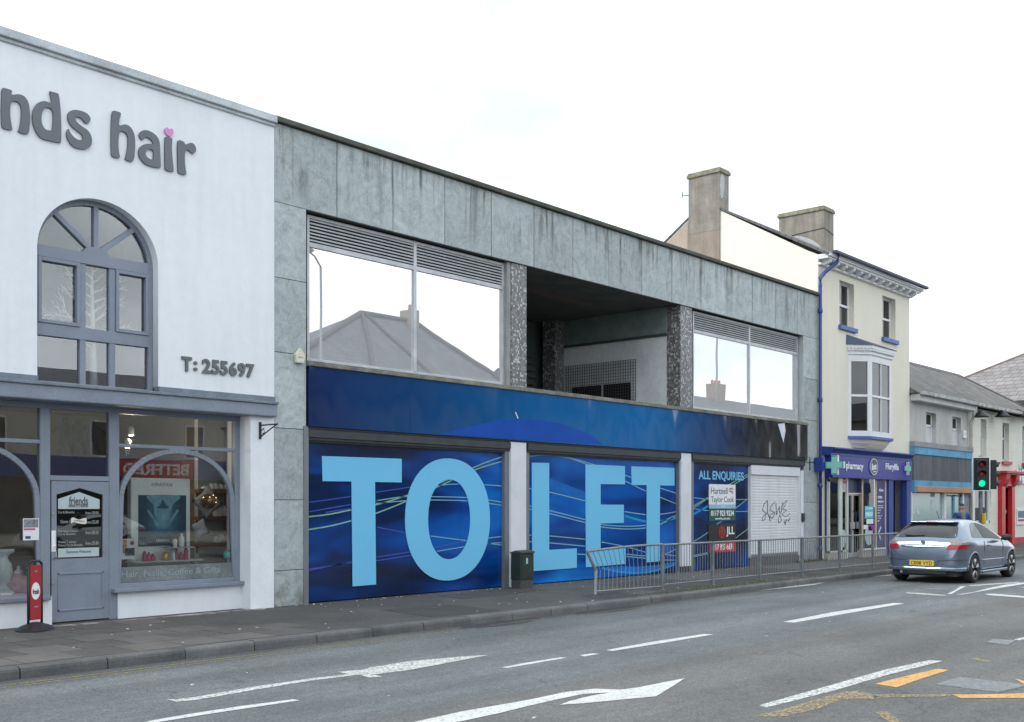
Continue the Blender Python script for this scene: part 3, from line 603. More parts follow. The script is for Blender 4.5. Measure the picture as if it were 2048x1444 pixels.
# wall bracket
bx_, bz_ = F(522, 860, -.05)
iron = mat('black_iron', (.03, .032, .035), .5, metal=.4, var=.2)
br = thing('sign_bracket', 'black wrought iron sign bracket on the salon pier beside the stone building', 'bracket', (bx_, -.02, bz_))
zt_, zb_ = F(522, 844, -.05)[1], F(522, 878, -.05)[1]
MB().box(bx_ - .015, bx_ + .015, -.045, -.015, zb_, zt_).build('back_plate', iron, br)
tip = F(556, 849, -.05)
xe = bx_ + .28
MB().tube([(bx_, -.03, zt_ - .05), (bx_ + .02, -.42, zt_ - .05)], .012, 6).tube([(bx_, -.03, zb_ + .03), (bx_ + .02, -.40, zt_ - .06)], .010, 6).tube([(bx_ + .0, -.05, zt_ - .14), (bx_, -.12, zt_ - .10), (bx_, -.14, zt_ - .17), (bx_, -.09, zt_ - .18)], .008, 6).lathe([(.0, -.02), (.022, 0), (0, .02)], (bx_ + .02, -.43, zt_ - .05), 8).build('arm', iron, br)
# ---- shop window contents
dsp = thing('display_stand', 'tall white display stand with a blue portrait poster in the salon window', 'display stand', (XP(320, .75), .75, zs))
x0, x1, z0, z1 = rect((262, 955), (381, 1135), .75)
MB().box(x0, x1, .75, .87, z0, z1).build('panel', mat('white_gloss_board', (.72, .74, .75), .35), dsp, bev=.02)
def poster_mat():
    m = bpy.data.materials.new('blue_portrait_print'); m.use_nodes = True; n = m.node_tree; b = n.nodes['Principled BSDF']; ln = n.links.new
    t = n.nodes.new('ShaderNodeTexCoord'); mp_ = n.nodes.new('ShaderNodeMapping'); mp_.inputs['Location'].default_value = (-.5, 0, -.42); mp_.inputs['Scale'].default_value = (1, 1, .8)
    ln(t.outputs['Generated'], mp_.inputs[0]); gq = n.nodes.new('ShaderNodeTexNoise'); gq.inputs['Scale'].default_value = 4; gq.inputs['Detail'].default_value = 3
    ln(t.outputs['Generated'], gq.inputs['Vector'])
    ve = n.nodes.new('ShaderNodeVectorMath'); ve.operation = 'LENGTH'; mp_.inputs['Rotation'].default_value = (0, 0, 0)
    sx = n.nodes.new('ShaderNodeSeparateXYZ'); cx = n.nodes.new('ShaderNodeCombineXYZ'); ln(mp_.outputs[0], sx.inputs[0]); ln(sx.outputs[0], cx.inputs[0]); ln(sx.outputs[2], cx.inputs[1]); ln(cx.outputs[0], ve.inputs[0])
    ad = n.nodes.new('ShaderNodeMath'); ad.operation = 'MULTIPLY_ADD'; ln(gq.outputs[0], ad.inputs[0]); ad.inputs[1].default_value = .35; ln(ve.outputs['Value'], ad.inputs[2])
    cr_ = n.nodes.new('ShaderNodeValToRGB'); e = cr_.color_ramp.elements; e[0].position = .18; e[0].color = (.22, .42, .55, 1); e[1].position = .62; e[1].color = (.02, .05, .09, 1); k = e.new(.34); k.color = (.07, .17, .27, 1)
    ln(ad.outputs[0], cr_.inputs[0]); ln(cr_.outputs[0], b.inputs['Base Color']); b.inputs['Roughness'].default_value = .3; return m
x0, x1, z0, z1 = rect((277, 990), (372, 1090), .74)
MB().box(x0, x1, .735, .748, z0, z1).build('poster', poster_mat(), dsp)
# the portrait's own pale shapes: raised forehead, nose and lids as flat print
pcx = (x0 + x1) / 2; ph_ = z1 - z0; pw_ = x1 - x0
shape('poster_print', [smooth_loop([(pcx - .32 * pw_, z1 - .01), (pcx - .2 * pw_, z1 - .2 * ph_), (pcx - .16 * pw_, z1 - .42 * ph_), (pcx, z1 - .5 * ph_), (pcx + .16 * pw_, z1 - .42 * ph_), (pcx + .2 * pw_, z1 - .2 * ph_), (pcx + .36 * pw_, z1 - .01)], 4)], .733, .735, mat('print_pale_blue', (.16, .33, .42), .4, var=.35, vs=9), dsp)
shape('poster_print', [smooth_loop([(pcx, z1 - .08 * ph_), (pcx - .06 * pw_, z1 - .2 * ph_), (pcx - .14 * pw_, z1 - .24 * ph_), (pcx, z1 - .27 * ph_), (pcx + .14 * pw_, z1 - .24 * ph_), (pcx + .06 * pw_, z1 - .2 * ph_)], 3)], .731, .733, mat('print_deep_blue', (.03, .08, .13), .4, var=.2, vs=9), dsp)
for s_ in (-1, 1):
    shape('poster_print', [[(pcx + s_ * .3 * pw_, z1 - .28 * ph_), (pcx + s_ * .34 * pw_, z1 - .30 * ph_), (pcx + s_ * .12 * pw_, z1 - .62 * ph_), (pcx + s_ * .08 * pw_, z1 - .58 * ph_)]], .729, .731, mat('print_pale_blue', (.16, .33, .42)), dsp)
gt = mat('grey_print', (.2, .2, .21), .5, var=0)
x0, x1, z0, z1 = rect((304, 964), (346, 973), .74); text('lettering', 'KÉRASTASE', x0, x1, z0, z1, .749, gt, dsp, depth=.003)
x0, x1, z0, z1 = rect((312, 1077), (339, 1083), .74); text('lettering', 'KÉRASTASE', x0, x1, z0, z1, .734, mat('pale_print', (.6, .65, .68), .5, var=0), dsp, depth=.002)
# bottles in front of it
def bottle(name, x, y, z, r, h, m, label, group=None, cap=None, cat='bottle'):
    t = thing(name, label, cat, (x, y, z), group)
    MB().lathe([(r * .92, 0), (r, .01), (r, h * .72), (r * .55, h * .80), (r * .5, h * .82)], (x, y, z), 14).build('body', m, t, smooth=True)
    MB().lathe([(r * .55, h * .82), (r * .55, h), (r * .3, h + .003)], (x, y, z), 12).build('cap', cap or m, t, smooth=True)
    return t
mag = mat('magenta_plastic', (.42, .02, .10), .3); gold = mat('gold_plastic', (.55, .38, .12), .3, metal=.5); wpl = mat('white_plastic', (.75, .75, .75), .35); pinkp = mat('rose_plastic', (.5, .06, .2), .3)
shz = F(300, 1122, .55)[1]
MB().box(XP(262, .55), XP(400, .55), .45, .73, shz - .02, shz).build('ledge', mat('clear_ledge', (.5, .55, .56), .3), dsp)
for px, r, h, m_, lb in ((289, .035, .145, mag, 'tall magenta bottle, leftmost on the display ledge'), (298, .03, .13, pinkp, 'rose pink tube standing between two magenta bottles'), (306, .038, .10, mag, 'short magenta jar at the left of the display ledge'), (331, .05, .155, gold, 'wide gold bottle in the middle of the display ledge'), (347, .025, .15, wpl, 'white carton-like bottle right of the gold bottle'), (353, .022, .16, mag, 'slim red and white tube beside the white bottle'), (362, .04, .11, mag, 'squat red jar right of the slim tube'), (372, .035, .20, mag, 'tallest red tube at the right end of the ledge')):
    bottle('bottle', XP(px, .58), .58, shz, r, h, m_, lb, 'hair products on the display ledge', wpl if m_ is gold else None)
sz2 = F(350, 1094, .5)[1]
sh2 = thing('glass_shelf', 'small clear shelf carrying two white tubes before the poster', 'shelf', (XP(350, .5), .5, sz2))
MB().box(XP(328, .5), XP(384, .5), .42, .6, sz2 - .012, sz2).build('shelf_plate', mat('clear_ledge', (.5, .55, .56)), sh2)
MB().box(XP(343, .6), XP(373, .6), .6, .612, sz2, F(350, 1068, .6)[1]).build('back_card', mat('card_navy', (.08, .10, .13), .5), sh2)
bottle('bottle', XP(350, .5), .5, sz2, .033, .15, wpl, 'short white bottle with red cap on the clear shelf', None, mag)
bottle('bottle', XP(363, .5), .5, sz2, .04, .20, wpl, 'tall white tube standing on its cap on the clear shelf')
# posters on the glass, sticker
def card(name, tl, br_, Y, m, label, cat='poster'):
    x0, x1, z0, z1 = rect(tl, br_, Y); t = thing(name, label, cat, ((x0 + x1) / 2, Y, z0))
    MB().box(x0, x1, Y, Y + .003, z0, z1).build('sheet', m, t); return t, x0, x1, z0, z1
paper = mat('paper_white', (.72, .73, .76), .6, var=.03)
t, x0, x1, z0, z1 = card('poster', (243, 1078), (270, 1118), YS + .02, paper, 'small poster with a red haired figure at the lower left of the salon display window')
MB().box(x0 + .02, x0 + .08, YS + .017, YS + .0195, z0 + .08, z1 - .01).build('print', mat('ochre_print', (.45, .3, .14), .5, var=.4, vs=15), t)
MB().box(x0 + .05, x1 - .01, YS + .015, YS + .0168, z0 + .05, z0 + .16).build('print', mat('dark_print', (.08, .09, .12), .5, var=.5, vs=20), t)
MB().lathe([(.03, -.001), (.03, .001)], (x1 - .05, YS + .012, z1 - .06), 12, 'y').build('print', mat('red_print', (.35, .04, .05), .5), t)
t, x0, x1, z0, z1 = card('poster', (46, 1037), (78, 1080), YS - .045, paper, 'white notice poster with a pink band taped in the left salon window')
MB().box(x0 + .01, x1 - .01, YS - .047, YS - .0455, z1 - .12, z1 - .01).build('print', mat('photo_print', (.2, .2, .22), .5, var=.6, vs=18), t)
MB().box(x0 + .01, x1 - .05, YS - .047, YS - .0455, z1 - .155, z1 - .13).build('print', mat('pink_print', (.5, .08, .2), .5), t)
MB().box(x0 + .03, x0 + .10, YS - .047, YS - .0455, z0 + .02, z0 + .055).build('print', mat('navy_print', (.03, .05, .16), .5), t)
t, x0, x1, z0, z1 = card('sticker', (446, 1100), (466, 1117), YS + .02, mat('black_card', (.03, .03, .035), .5), 'black and turquoise sticker in the lower right corner of the salon window', 'sticker')
MB().box(x0 + .01, x1 - .01, YS + .016, YS + .0195, z0 + .015, z1 - .03).build('print', mat('turquoise_print', (.05, .42, .38), .5), t)
t, x0, x1, z0, z1 = card('hanging_sign', (46, 1115), (74, 1150), YS + .06, mat('black_card', (.03, .03, .035), .5), 'black price card on wires behind the left salon window', 'sign')
text('lettering', 'L\'ORÉAL', x0 + .04, x1 - .04, z1 - .10, z1 - .06, YS + .06, ltx, t, depth=.001); text('lettering', '20', x0 + .04, x1 - .06, z0 + .03, z1 - .13, YS + .06, ltx, t, depth=.001)
# frosted band with lettering
r_ = rect((236, 1118), (467, 1150), YS + .0); fb = glass('frosted_band', (.62, .66, .66), 1.4, .12, None, .35)
MB().box(XP(238, YS), XP(466, YS), YS - .004, YS - .0005, zs + .04, zs + .26).build('frosted_band', mat('frosting', (.15, .17, .175), .6, var=.35, vs=3), sal)
gb = text('window_lettering', 'Hair, Nails, Coffee & Gifts', XP(243, YS), XP(440, YS), zs + .10, zs + .21, YS - .004, mat('clear_letter', (.24, .30, .30), .5), sal, depth=.002)
# shelves at right of the window
wood = mat('shelf_oak', (.16, .075, .045), .6, var=.25, vs=8)
for py, lb in ((978, 'topmost'), (1033, 'middle'), (1087, 'lowest')):
    x0 = XP(398, .9); z = F(398, py, .9)[1]
    t = thing('wooden_shelf', lb + ' brown wooden shelf at the right side of the salon window', 'shelf', (x0 + .4, 1.0, z), 'brown shelves in the salon window')
    MB().box(x0, XP(478, .9), .9, 1.15, z - .06, z).build('board', wood, t, bev=.004)
    MB().box(x0 + .1, x0 + .12, 1.12, 1.15, z - .16, z - .06).box(x0 + .8, x0 + .82, 1.12, 1.15, z - .16, z - .06).build('bracket', iron, t)
    spots = {978: ((410, .06, .05), (423, .045, .09), (431, .045, .09), (442, .045, .08), (452, .05, .07)), 1033: ((432, .05, .17), (440, .05, .18), (449, .045, .17), (459, .04, .15)), 1087: ((432, .05, .10), (442, .08, .13), (456, .06, .12))}[py]
    for i, (px, r, h) in enumerate(spots):
        bottle('jar', XP(px, 1.0), 1.0, z, r, h, mat('milk_white', (.62, .63, .62), .35), ('%s white jar on the %s salon shelf' % (('first', 'second', 'third', 'fourth', 'fifth')[i], lb)), 'white jars on the salon shelves', cat='jar')
MB_ = MB().box(XP(396, 1.2), XP(480, 1.2), 1.2, 1.3, .5, 3.0); MB_.build('shelf_backing', mat('pale_backing', (.30, .30, .29), .7), sal)
def cushion(px, py, w, m, label, tilt):
    x, z = F(px, py, .8); t = thing('cushion', label, 'cushion', (x, .8, z))
    mb = MB(); n = 8; vs = []; fs = []
    for side in (-1, 1):
        for i in range(n + 1):
            for j in range(n + 1):
                u, v_ = i / n * 2 - 1, j / n * 2 - 1; th_ = (1 - u ** 4) * (1 - v_ ** 4); pin = 1 - .12 * (1 - abs(u * v_))
                a, b = u * w * pin, v_ * w * pin
                vs.append((x + a * math.cos(tilt) - b * math.sin(tilt), .8 + side * .06 * th_, z + a * math.sin(tilt) + b * math.cos(tilt)))
    N = (n + 1) ** 2
    for s_ in (0, N):
        for i in range(n):
            for j in range(n): k = s_ + i * (n + 1) + j; fs.append((k, k + 1, k + n + 2, k + n + 1))
    mb.add(vs, fs).build('cover', m, t, smooth=True); return t
cushion(415, 1005, .2, mat('cushion_cloth', (.34, .33, .33), .9, var=.1), 'pale cushion standing on its corner above the middle shelf', .7)
cushion(400, 1058, .13, mat('cushion_lilac', (.38, .36, .40), .9, var=.1), 'small lilac cushion hanging tilted beside the lowest shelf', .45)
bx0, bz0 = F(417, 1002, .68); gb_ = thing('gold_bauble', 'gold glass bauble with warm lights in front of the pale cushion', 'ornament', (bx0, .68, bz0))
MB().lathe([(.001, -.12), (.06, -.105), (.11, -.05), (.12, 0), (.11, .05), (.06, .105), (.001, .12)], (bx0, .68, bz0), 18).build('ball', mat('gold_glass', (.28, .18, .08), .2, metal=.6), gb_, smooth=True)
lb_ = MB()
for dx_, dz_ in ((0, .09), (-.06, .06), (.05, .05), (.05, -.02)): lb_.lathe([(.001, -.008), (.008, 0), (.001, .008)], (bx0 + dx_, .55, bz0 + dz_), 8)
lb_.build('fairy_lights', mat('warm_bulb', (1, .6, .3), .5, emit=(1, .55, .25), es=4), gb_)
# ceiling spot lamps inside
for px, py in ((262, 870), (255, 895)):
    x, z = F(px, py, 1.6); t = thing('spotlight', 'small lit %s spotlight under the salon ceiling' % ('upper' if py < 880 else 'lower'), 'spotlight', (x, 1.6, z)); MB().lathe([(.05, 0), (.05, .1), (.02, .14)], (x, 1.6, z), 12).build('housing', wpl, t); MB().lathe([(.035, -.012), (.035, -.002)], (x, 1.6, z), 12).build('bulb', mat('spot_bulb', (1, .8, .6), .5, emit=(1, .78, .55), es=6), t)
    pl_ = bpy.data.lights.new('spot_glow', 'POINT'); pl_.energy = 16; pl_.color = (1, .84, .66); pl_.shadow_soft_size = .05; po_ = bpy.data.objects.new('lamp_glow', pl_); COL.objects.link(po_); po_.parent = t; po_.location = (0, -.02, -.07)
# vase, teapot, ball in the left window
wx, wz = F(10, 1176, .6); wz = F(60, 1190, YS)[1] - .0
vz = zs - .04
t = thing('white_urn', 'white fluted urn on the bed of the left salon window', 'urn', (XP(6, .5), .5, vz))
MB().lathe([(.16, 0), (.16, .04), (.10, .07), (.06, .13), (.10, .18), (.13, .28), (.12, .40), (.07, .48), (.08, .52), (.15, .56), (.15, .60)], (XP(4, .5), .5, vz), 20).build('body', mat('glazed_white', (.7, .74, .78), .3), t, smooth=True)
tx_ = XP(37, .5)
t = thing('teapot', 'pale pink teapot with a white lid behind the left salon window', 'teapot', (tx_, .5, vz)); pk = mat('teapot_pink', (.55, .36, .42), .4, var=.2, vs=9)
MB().lathe([(.10, 0), (.15, .03), (.165, .10), (.14, .19), (.09, .25), (.06, .27)], (tx_, .5, vz), 20).build('body', pk, t, smooth=True)
MB().lathe([(.07, .265), (.06, .30), (.02, .33), (.025, .36), (.001, .38)], (tx_, .5, vz), 16).build('lid', mat('glazed_white', (.7, .74, .78)), t, smooth=True)
MB().tube([(tx_ - .12, .5, vz + .08), (tx_ - .19, .5, vz + .12), (tx_ - .21, .5, vz + .2), (tx_ - .26, .5, vz + .25)], .035, 8, .014).build('spout', pk, t, smooth=True)
MB().tube([(tx_ + .12, .5, vz + .19), (tx_ + .2, .5, vz + .2), (tx_ + .21, .5, vz + .1), (tx_ + .14, .5, vz + .05)], .012, 8).build('handle', pk, t, smooth=True)
t = thing('blue_bowl', 'turquoise ball beside the pink teapot', 'ornament', (XP(60, .5), .5, vz))
MB().lathe([(.001, .0), (.05, .015), (.08, .07), (.07, .12), (.03, .15), (.001, .155)], (XP(58, .5), .5, vz), 16).build('ball', mat('turquoise_glaze', (.02, .32, .45), .3), t, smooth=True)
# paper-doll silhouettes over the door
fg = MB(); dm = mat('grey_silhouette', (.012, .013, .014), .7)
for px in (131, 156, 183):
    x, z = F(px, 850, YS + .03); s_ = .95
    fg.lathe([(.001, -.002), (.001, .002)], (x, 0, z), 4) if 0 else None
    pts = [(0, .11), (.04, .10), (.05, .06), (.03, .02), (.10, -.01), (.22, -.10), (.20, -.13), (.09, -.07), (.08, -.2), (.13, -.42), (.08, -.43), (.02, -.24), (-.02, -.24), (-.07, -.43), (-.12, -.42), (-.08, -.2), (-.09, -.07), (-.20, -.13), (-.22, -.10), (-.10, -.01), (-.03, .02), (-.05, .06), (-.04, .10)]
    fg.prism([(x + a * s_, z + b * s_) for a, b in pts], YS + .02, YS + .024)
t = fg.build('window_silhouette', dm, None); tag(t, 'row of three grey figure silhouettes on the glass over the salon door', 'window sticker')
# ================================================================== pavement sign
sx_, sy_ = G(70, 1260, 0)
ps = thing('pavement_sign', 'red swing pavement sign in a black frame beside the salon door', 'pavement sign', (sx_, sy_, 0))
blk = mat('black_plastic', (.02, .02, .022), .5, var=.1); redm = mat('sign_red', (.36, .025, .035), .4, var=.05)
# thin board seen nearly edge on: its face turned towards +x/-y
def rotpt(px_, py_, a): return (sx_ + px_ * math.cos(a) - py_ * math.sin(a), sy_ + px_ * math.sin(a) + py_ * math.cos(a))
A = math.radians(17)
bs_ = MB(); rings = [(.30, 0.0), (.30, .02), (.24, .05), (.12, .085), (.06, .10)]
k0 = len(bs_.v)
for r, h in rings:
    for k in range(20):
        t_ = 2 * math.pi * k / 20; p = rotpt(r * .75 * math.cos(t_), r * 1.25 * math.sin(t_), A - .9); bs_.v.append((p[0], p[1], h))
for i in range(len(rings) - 1):
    for k in range(20): bs_.f.append((i * 20 + k, i * 20 + (k + 1) % 20, (i + 1) * 20 + (k + 1) % 20, (i + 1) * 20 + k))
bs_.f.append(tuple(range(80, 100))); bs_.build('base', blk, ps, smooth=False)
wd = .105; SH = .86
def plate(name, a0, a1, b0, b1, z0, z1, m):
    mb = MB(); P4 = [rotpt(a0, b0, A), rotpt(a1, b0, A), rotpt(a1, b1, A), rotpt(a0, b1, A)]; return mb.prismz(P4, z0, z1).build(name, m, ps)
plate('board', -wd + .02, wd - .02, -.012, .012, .13, .83, redm)
f_ = MB()
for a0 in (-wd, wd): 
    p = rotpt(a0, 0, A); f_.tube([(p[0], p[1], .05), (p[0], p[1], .85)], .017, 8)
p, q = rotpt(-wd, 0, A), rotpt(wd, 0, A); f_.tube([(p[0], p[1], .85), (p[0] * .8 + q[0] * .2, p[1] * .8 + q[1] * .2, .88), (p[0] * .2 + q[0] * .8, p[1] * .2 + q[1] * .8, .88), (q[0], q[1], .85)], .017, 8)
f_.build('frame', blk, ps, smooth=True)
dc = MB(); 
for k in range(24):
    t_ = 2 * math.pi * k / 24; p = rotpt(.068 * math.cos(t_), -.014, A); dc.v.append((p[0], p[1], .50 + .11 * math.sin(t_)))
    p = rotpt(.085 * math.cos(t_), -.016, A); 
dc.f.append(tuple(range(24))); dc.build('white_roundel', mat('white_plate', (.8, .8, .82)), ps)
def rtext(s_, w, z0, z1, m):
    o = text('lettering', s_, -w, w, z0, z1, -.018, m, None, depth=.001, bold=.02)
    o.data.transform(Matrix.Rotation(A, 4, 'Z')); o.data.transform(Matrix.Translation((sx_ - woff(ps).x, sy_ - woff(ps).y, 0))); o.parent = ps
rtext('fresh', .05, .46, .53, dtx); rtext('coffee', .03, .29, .31, ltx); rtext('espresso', .02, .74, .76, ltx)

# ================================================================== STONE CLAD BUILDING (to let)
SX0, SX1 = XE + .003, XP(1636)
stb = thing('stone_clad_building', 'empty two storey shop clad in grey green stone with dark louvred upper windows', 'shop building', (19, 0, 0))
def stone_mat():
    m = bpy.data.materials.new('green_grey_stone'); m.use_nodes = True; n = m.node_tree; b = n.nodes['Principled BSDF']; ln = n.links.new
    g = n.nodes.new('ShaderNodeNewGeometry'); s = n.nodes.new('ShaderNodeSeparateXYZ'); ln(g.outputs['Position'], s.inputs[0])
    def noise(sc_, d=6, r=.6, scale=None, dist=0):
        q = n.nodes.new('ShaderNodeTexNoise'); q.inputs['Scale'].default_value = sc_; q.inputs['Detail'].default_value = d; q.inputs['Roughness'].default_value = r; q.inputs['Distortion'].default_value = dist
        if scale:
            mm = n.nodes.new('ShaderNodeMapping'); mm.inputs['Scale'].default_value = scale; ln(g.outputs['Position'], mm.inputs[0])
            ad = n.nodes.new('ShaderNodeVectorMath'); ad.operation = 'MULTIPLY_ADD'; cc = n.nodes.new('ShaderNodeCombineXYZ'); ln(g.outputs['Random Per Island'], cc.inputs[0]); ln(g.outputs['Random Per Island'], cc.inputs[2])
            ln(cc.outputs[0], ad.inputs[0]); ad.inputs[1].default_value = (37, 0, 21) if scale[2] > .5 else (0, 0, 0); ln(mm.outputs[0], ad.inputs[2]); ln(ad.outputs[0], q.inputs['Vector'])
        else: ln(g.outputs['Position'], q.inputs['Vector'])
        return q.outputs[0]
    def mr(x, a, b_, c, d):
        q = n.nodes.new('ShaderNodeMapRange')
        for i, v_ in enumerate((a, b_, c, d)): q.inputs[i + 1].default_value = v_
        ln(x, q.inputs[0]); return q.outputs[0]
    def mt(op, a, b_):
        q = n.nodes.new('ShaderNodeMath'); q.operation = op
        for i, v_ in enumerate((a, b_)):
            if isinstance(v_, (int, float)): q.inputs[i].default_value = v_
            else: ln(v_, q.inputs[i])
        return q.outputs[0]
    def mixc(f, a, b_):
        q = n.nodes.new('ShaderNodeMix'); q.data_type = 'RGBA'; ln(f, q.inputs[0])
        for i, v_ in ((6, a), (7, b_)):
            if isinstance(v_, tuple): q.inputs[i].default_value = (*v_, 1)
            else: ln(v_, q.inputs[i])
        return q.outputs[2]
    c = mixc(mr(noise(3.2, 9, .68, (1, 1, 1.0), 1.6), .36, .64, 0, 1), (.275, .318, .322), (.425, .468, .472))
    vein = mr(noise(9, 6, .6, (1.6, 1, .9), 2.5), .52, .60, 0, .45); c = mixc(vein, c, (.50, .55, .54))
    # rain streaks below the coping: dark soot and a little algae, fading downwards
    zf = mr(s.outputs['Z'], 6.35, 7.5, .0, 1.0)
    st = mr(noise(2.1, 6, .7, (1.8, 1, .14), .5), .49, .60, 0, 1); st2 = mt('MULTIPLY', mt('MULTIPLY', st, mt('POWER', zf, .8)), mr(noise(.9, 3), .42, .56, .08, 1))
    c = mixc(mt('MULTIPLY', st2, .95), c, (.075, .082, .07))
    al = mr(noise(1.5, 5, .6, (2.6, 1, .10)), .56, .66, 0, .55); c = mixc(mt('MULTIPLY', al, zf), c, (.13, .14, .07))
    rn = mr(g.outputs['Random Per Island'], 0, 1, .84, 1.10); x_ = n.nodes.new('ShaderNodeVectorMath'); x_.operation = 'SCALE'; ln(c, x_.inputs[0]); ln(rn, x_.inputs['Scale'])
    fine = mr(noise(60, 3, .8), .3, .7, .9, 1.1); x2 = n.nodes.new('ShaderNodeVectorMath'); x2.operation = 'SCALE'; ln(x_.outputs[0], x2.inputs[0]); ln(fine, x2.inputs['Scale'])
    gr = mt('MULTIPLY', mr(s.outputs['Z'], 0, .75, .75, 0), mr(noise(5, 6), .35, .6, 0, 1)); c = mixc(gr, x2.outputs[0], (.07, .075, .06))
    ln(c, b.inputs['Base Color']); b.inputs['Roughness'].default_value = .6
    bn = n.nodes.new('ShaderNodeBump'); bn.inputs['Strength'].default_value = .3; bn.inputs['Distance'].default_value = .01; ln(noise(24, 6, .7), bn.inputs['Height']); ln(bn.outputs[0], b.inputs['Normal']); return m
STONE = stone_mat()
ZC = F(560, 245)[1] - .02; ZL = 6.35  # lintel band
joints = [XP(p) for p in (549, 673, 785, 889, 982, 1067, 1145, 1217, 1283, 1343, 1401, 1453, 1504, 1550, 1594)] + [SX1 - .003]
joints[0] = SX0
cl = MB()
for a, b in zip(joints, joints[1:]): cl.box(a + .008, b - .008, -.012 + random.uniform(-.003, .003), .03, ZL, ZC - .01)
pz = [0, .568, 1.68, 2.81, 4.0, 5.17, ZL]
ZS1 = F(620, 722)[1]; plx1 = XP(611.5); prx0 = XP(1607)
for a, b in zip(pz, pz[1:]):
    cl.box(SX0 + .004, plx1, -.010 + random.uniform(-.003, .003), .06, a + .005, b - .005)
    cl.box(prx0, SX1 - .006, -.010 + random.uniform(-.003, .003), .06, a + .005, b - .005)
cl.build('stone_cladding', STONE, stb, bev=.003)
core = mat('dark_mortar', (.05, .05, .05), .9)
# structural core in pieces behind cladding
OPX0, OPX1 = XP(1054, .05), XP(1361, .05)
MB().box(SX0, SX1 - .002, .03, .061, ZL + .02, ZC - .012).build('joint_backing', mat('joint_black', (.015, .015, .015), .95, var=0), stb)
MB().box(SX0, SX1 - .002, .062, .45, ZL + .01, ZC).build('lintel_beam', mat('soffit_dark', (.10, .105, .10), .9, var=.2, vs=2), stb)
MB().box(SX0, plx1 - .005, .06, .5, 0, ZL + .01).build('pier_core', core, stb); MB().box(prx0 + .003, SX1 - .002, .06, .5, 0, ZL + .01).build('pier_core', core, stb)
MB().box(prx0 - .03, prx0 + .002, -.006, .3, ZS1, ZL).build('reveal_trim', mat('reveal_pale', (.42, .46, .46), .7, var=.15), stb)
cpm = mat('dark_weathered_coping', (.075, .078, .062), .85, var=.35, vs=3, bump=.4, bs=40)
MB().box(SX0, SX1 + .01, -.09, .5, ZC, ZC + .075).box(SX0, SX1, -.05, .45, ZC + .075, ZC + .10).build('coping', cpm, stb, bev=.01)
MB().box(SX0, SX1 - .01, .5, 12, ZL + .03, ZC - .05).build('flat_roof', mat('flat_roof', (.2, .2, .2)), stb)
MB().box(SX0, SX1 - .01, 4.4, 12, 0, ZL + .02).build('rear_wall', mat('soffit_dark', (.1, .1, .1)), stb)
# sill course under upper windows
ZS1 = F(620, 722)[1]; ZS0 = F(620, 733)[1]
MB().box(plx1, XP(1611), -.10, .5, ZS0, ZS1 - .03).box(plx1, XP(1611), -.06, .5, ZS1 - .03, ZS1).build('sill_course', mat('mossy_sill', (.17, .17, .145), .85, var=.45, vs=4, bump=.5, bs=30), stb, bev=.01)
alu = mat('dull_aluminium', (.50, .51, .53), .5, metal=.3, var=.15, vs=5, dirt=.2)
alud = mat('louvre_metal', (.40, .42, .43), .55, metal=.1, var=.12, vs=6)
mir = glass('mirror_film_glass', (.02, .02, .02), 1.5, .93, (.8, .05))
_n = mir.node_tree; _d = _n.nodes.new('ShaderNodeBsdfDiffuse'); _d.inputs[0].default_value = (.80, .81, .82, 1); _m = _n.nodes.new('ShaderNodeMixShader'); _m.inputs[0].default_value = .27
_o = [q for q in _n.nodes if q.type == 'OUTPUT_MATERIAL'][0]; _src = _o.inputs[0].links[0].from_socket; _n.links.new(_src, _m.inputs[1]); _n.links.new(_d.outputs[0], _m.inputs[2]); _n.links.new(_m.outputs[0], _o.inputs[0])
def upper_window(pl, pr, pm_, Y=.16):
    x0, x1, xm = XP(pl, Y), XP(pr, Y), XP(pm_, Y)
    z1 = ZL - .03; zlt = z1; zlb = F(828, 534, Y)[1] if pl < 700 else F(1497, 683, Y)[1]
    zlb = 5.88
    wn = MB()
    wn.box(x0, x0 + .05, Y - .03, Y + .06, ZS1, z1).box(x1 - .05, x1, Y - .03, Y + .06, ZS1, z1)
    wn.box(xm - .035, xm + .035, Y - .035, Y + .055, ZS1 + .06, z1)
    wn.box(x0 + .05, x1 - .05, Y - .03, Y + .05, zlb - .08, zlb).box(x0 + .05, x1 - .05, Y - .03, Y + .05, ZS1, ZS1 + .07).box(x0 + .05, x1 - .05, Y - .03, Y + .05, z1 - .05, z1)
    f = wn.build('window', alu, stb, bev=.005)
    lv = MB(); z = zlb + .02
    while z < z1 - .07:
        for a, b in ((x0 + .05, xm - .035), (xm + .035, x1 - .05)): lv.prismx([(Y - .028, z), (Y - .028, z + .027), (Y + .03, z + .045), (Y + .03, z + .036)], a, b)
        z += .055
    lv.build('louvre', alud, f); MB().box(x0 + .05, x1 - .05, Y + .05, Y + .06, zlb, z1).build('louvre_back', core, f)
    gp = MB().box(x0 + .05, xm - .035, Y + .0, Y + .006, ZS1 + .07, zlb - .08).box(xm + .035, x1 - .05, Y + .0, Y + .006, ZS1 + .07, zlb - .08)
    gp.build('pane', mir, f); MB().box(x0 + .05, x1 - .05, Y + .06, Y + .09, ZS1 + .05, zlb - .06).build('blanking_board', mat('board_pale', (.45, .47, .48), .7), f)
    return x0, x1
upper_window(612, 1006, 828); wr0, wr1 = upper_window(1384, 1594, 1497)
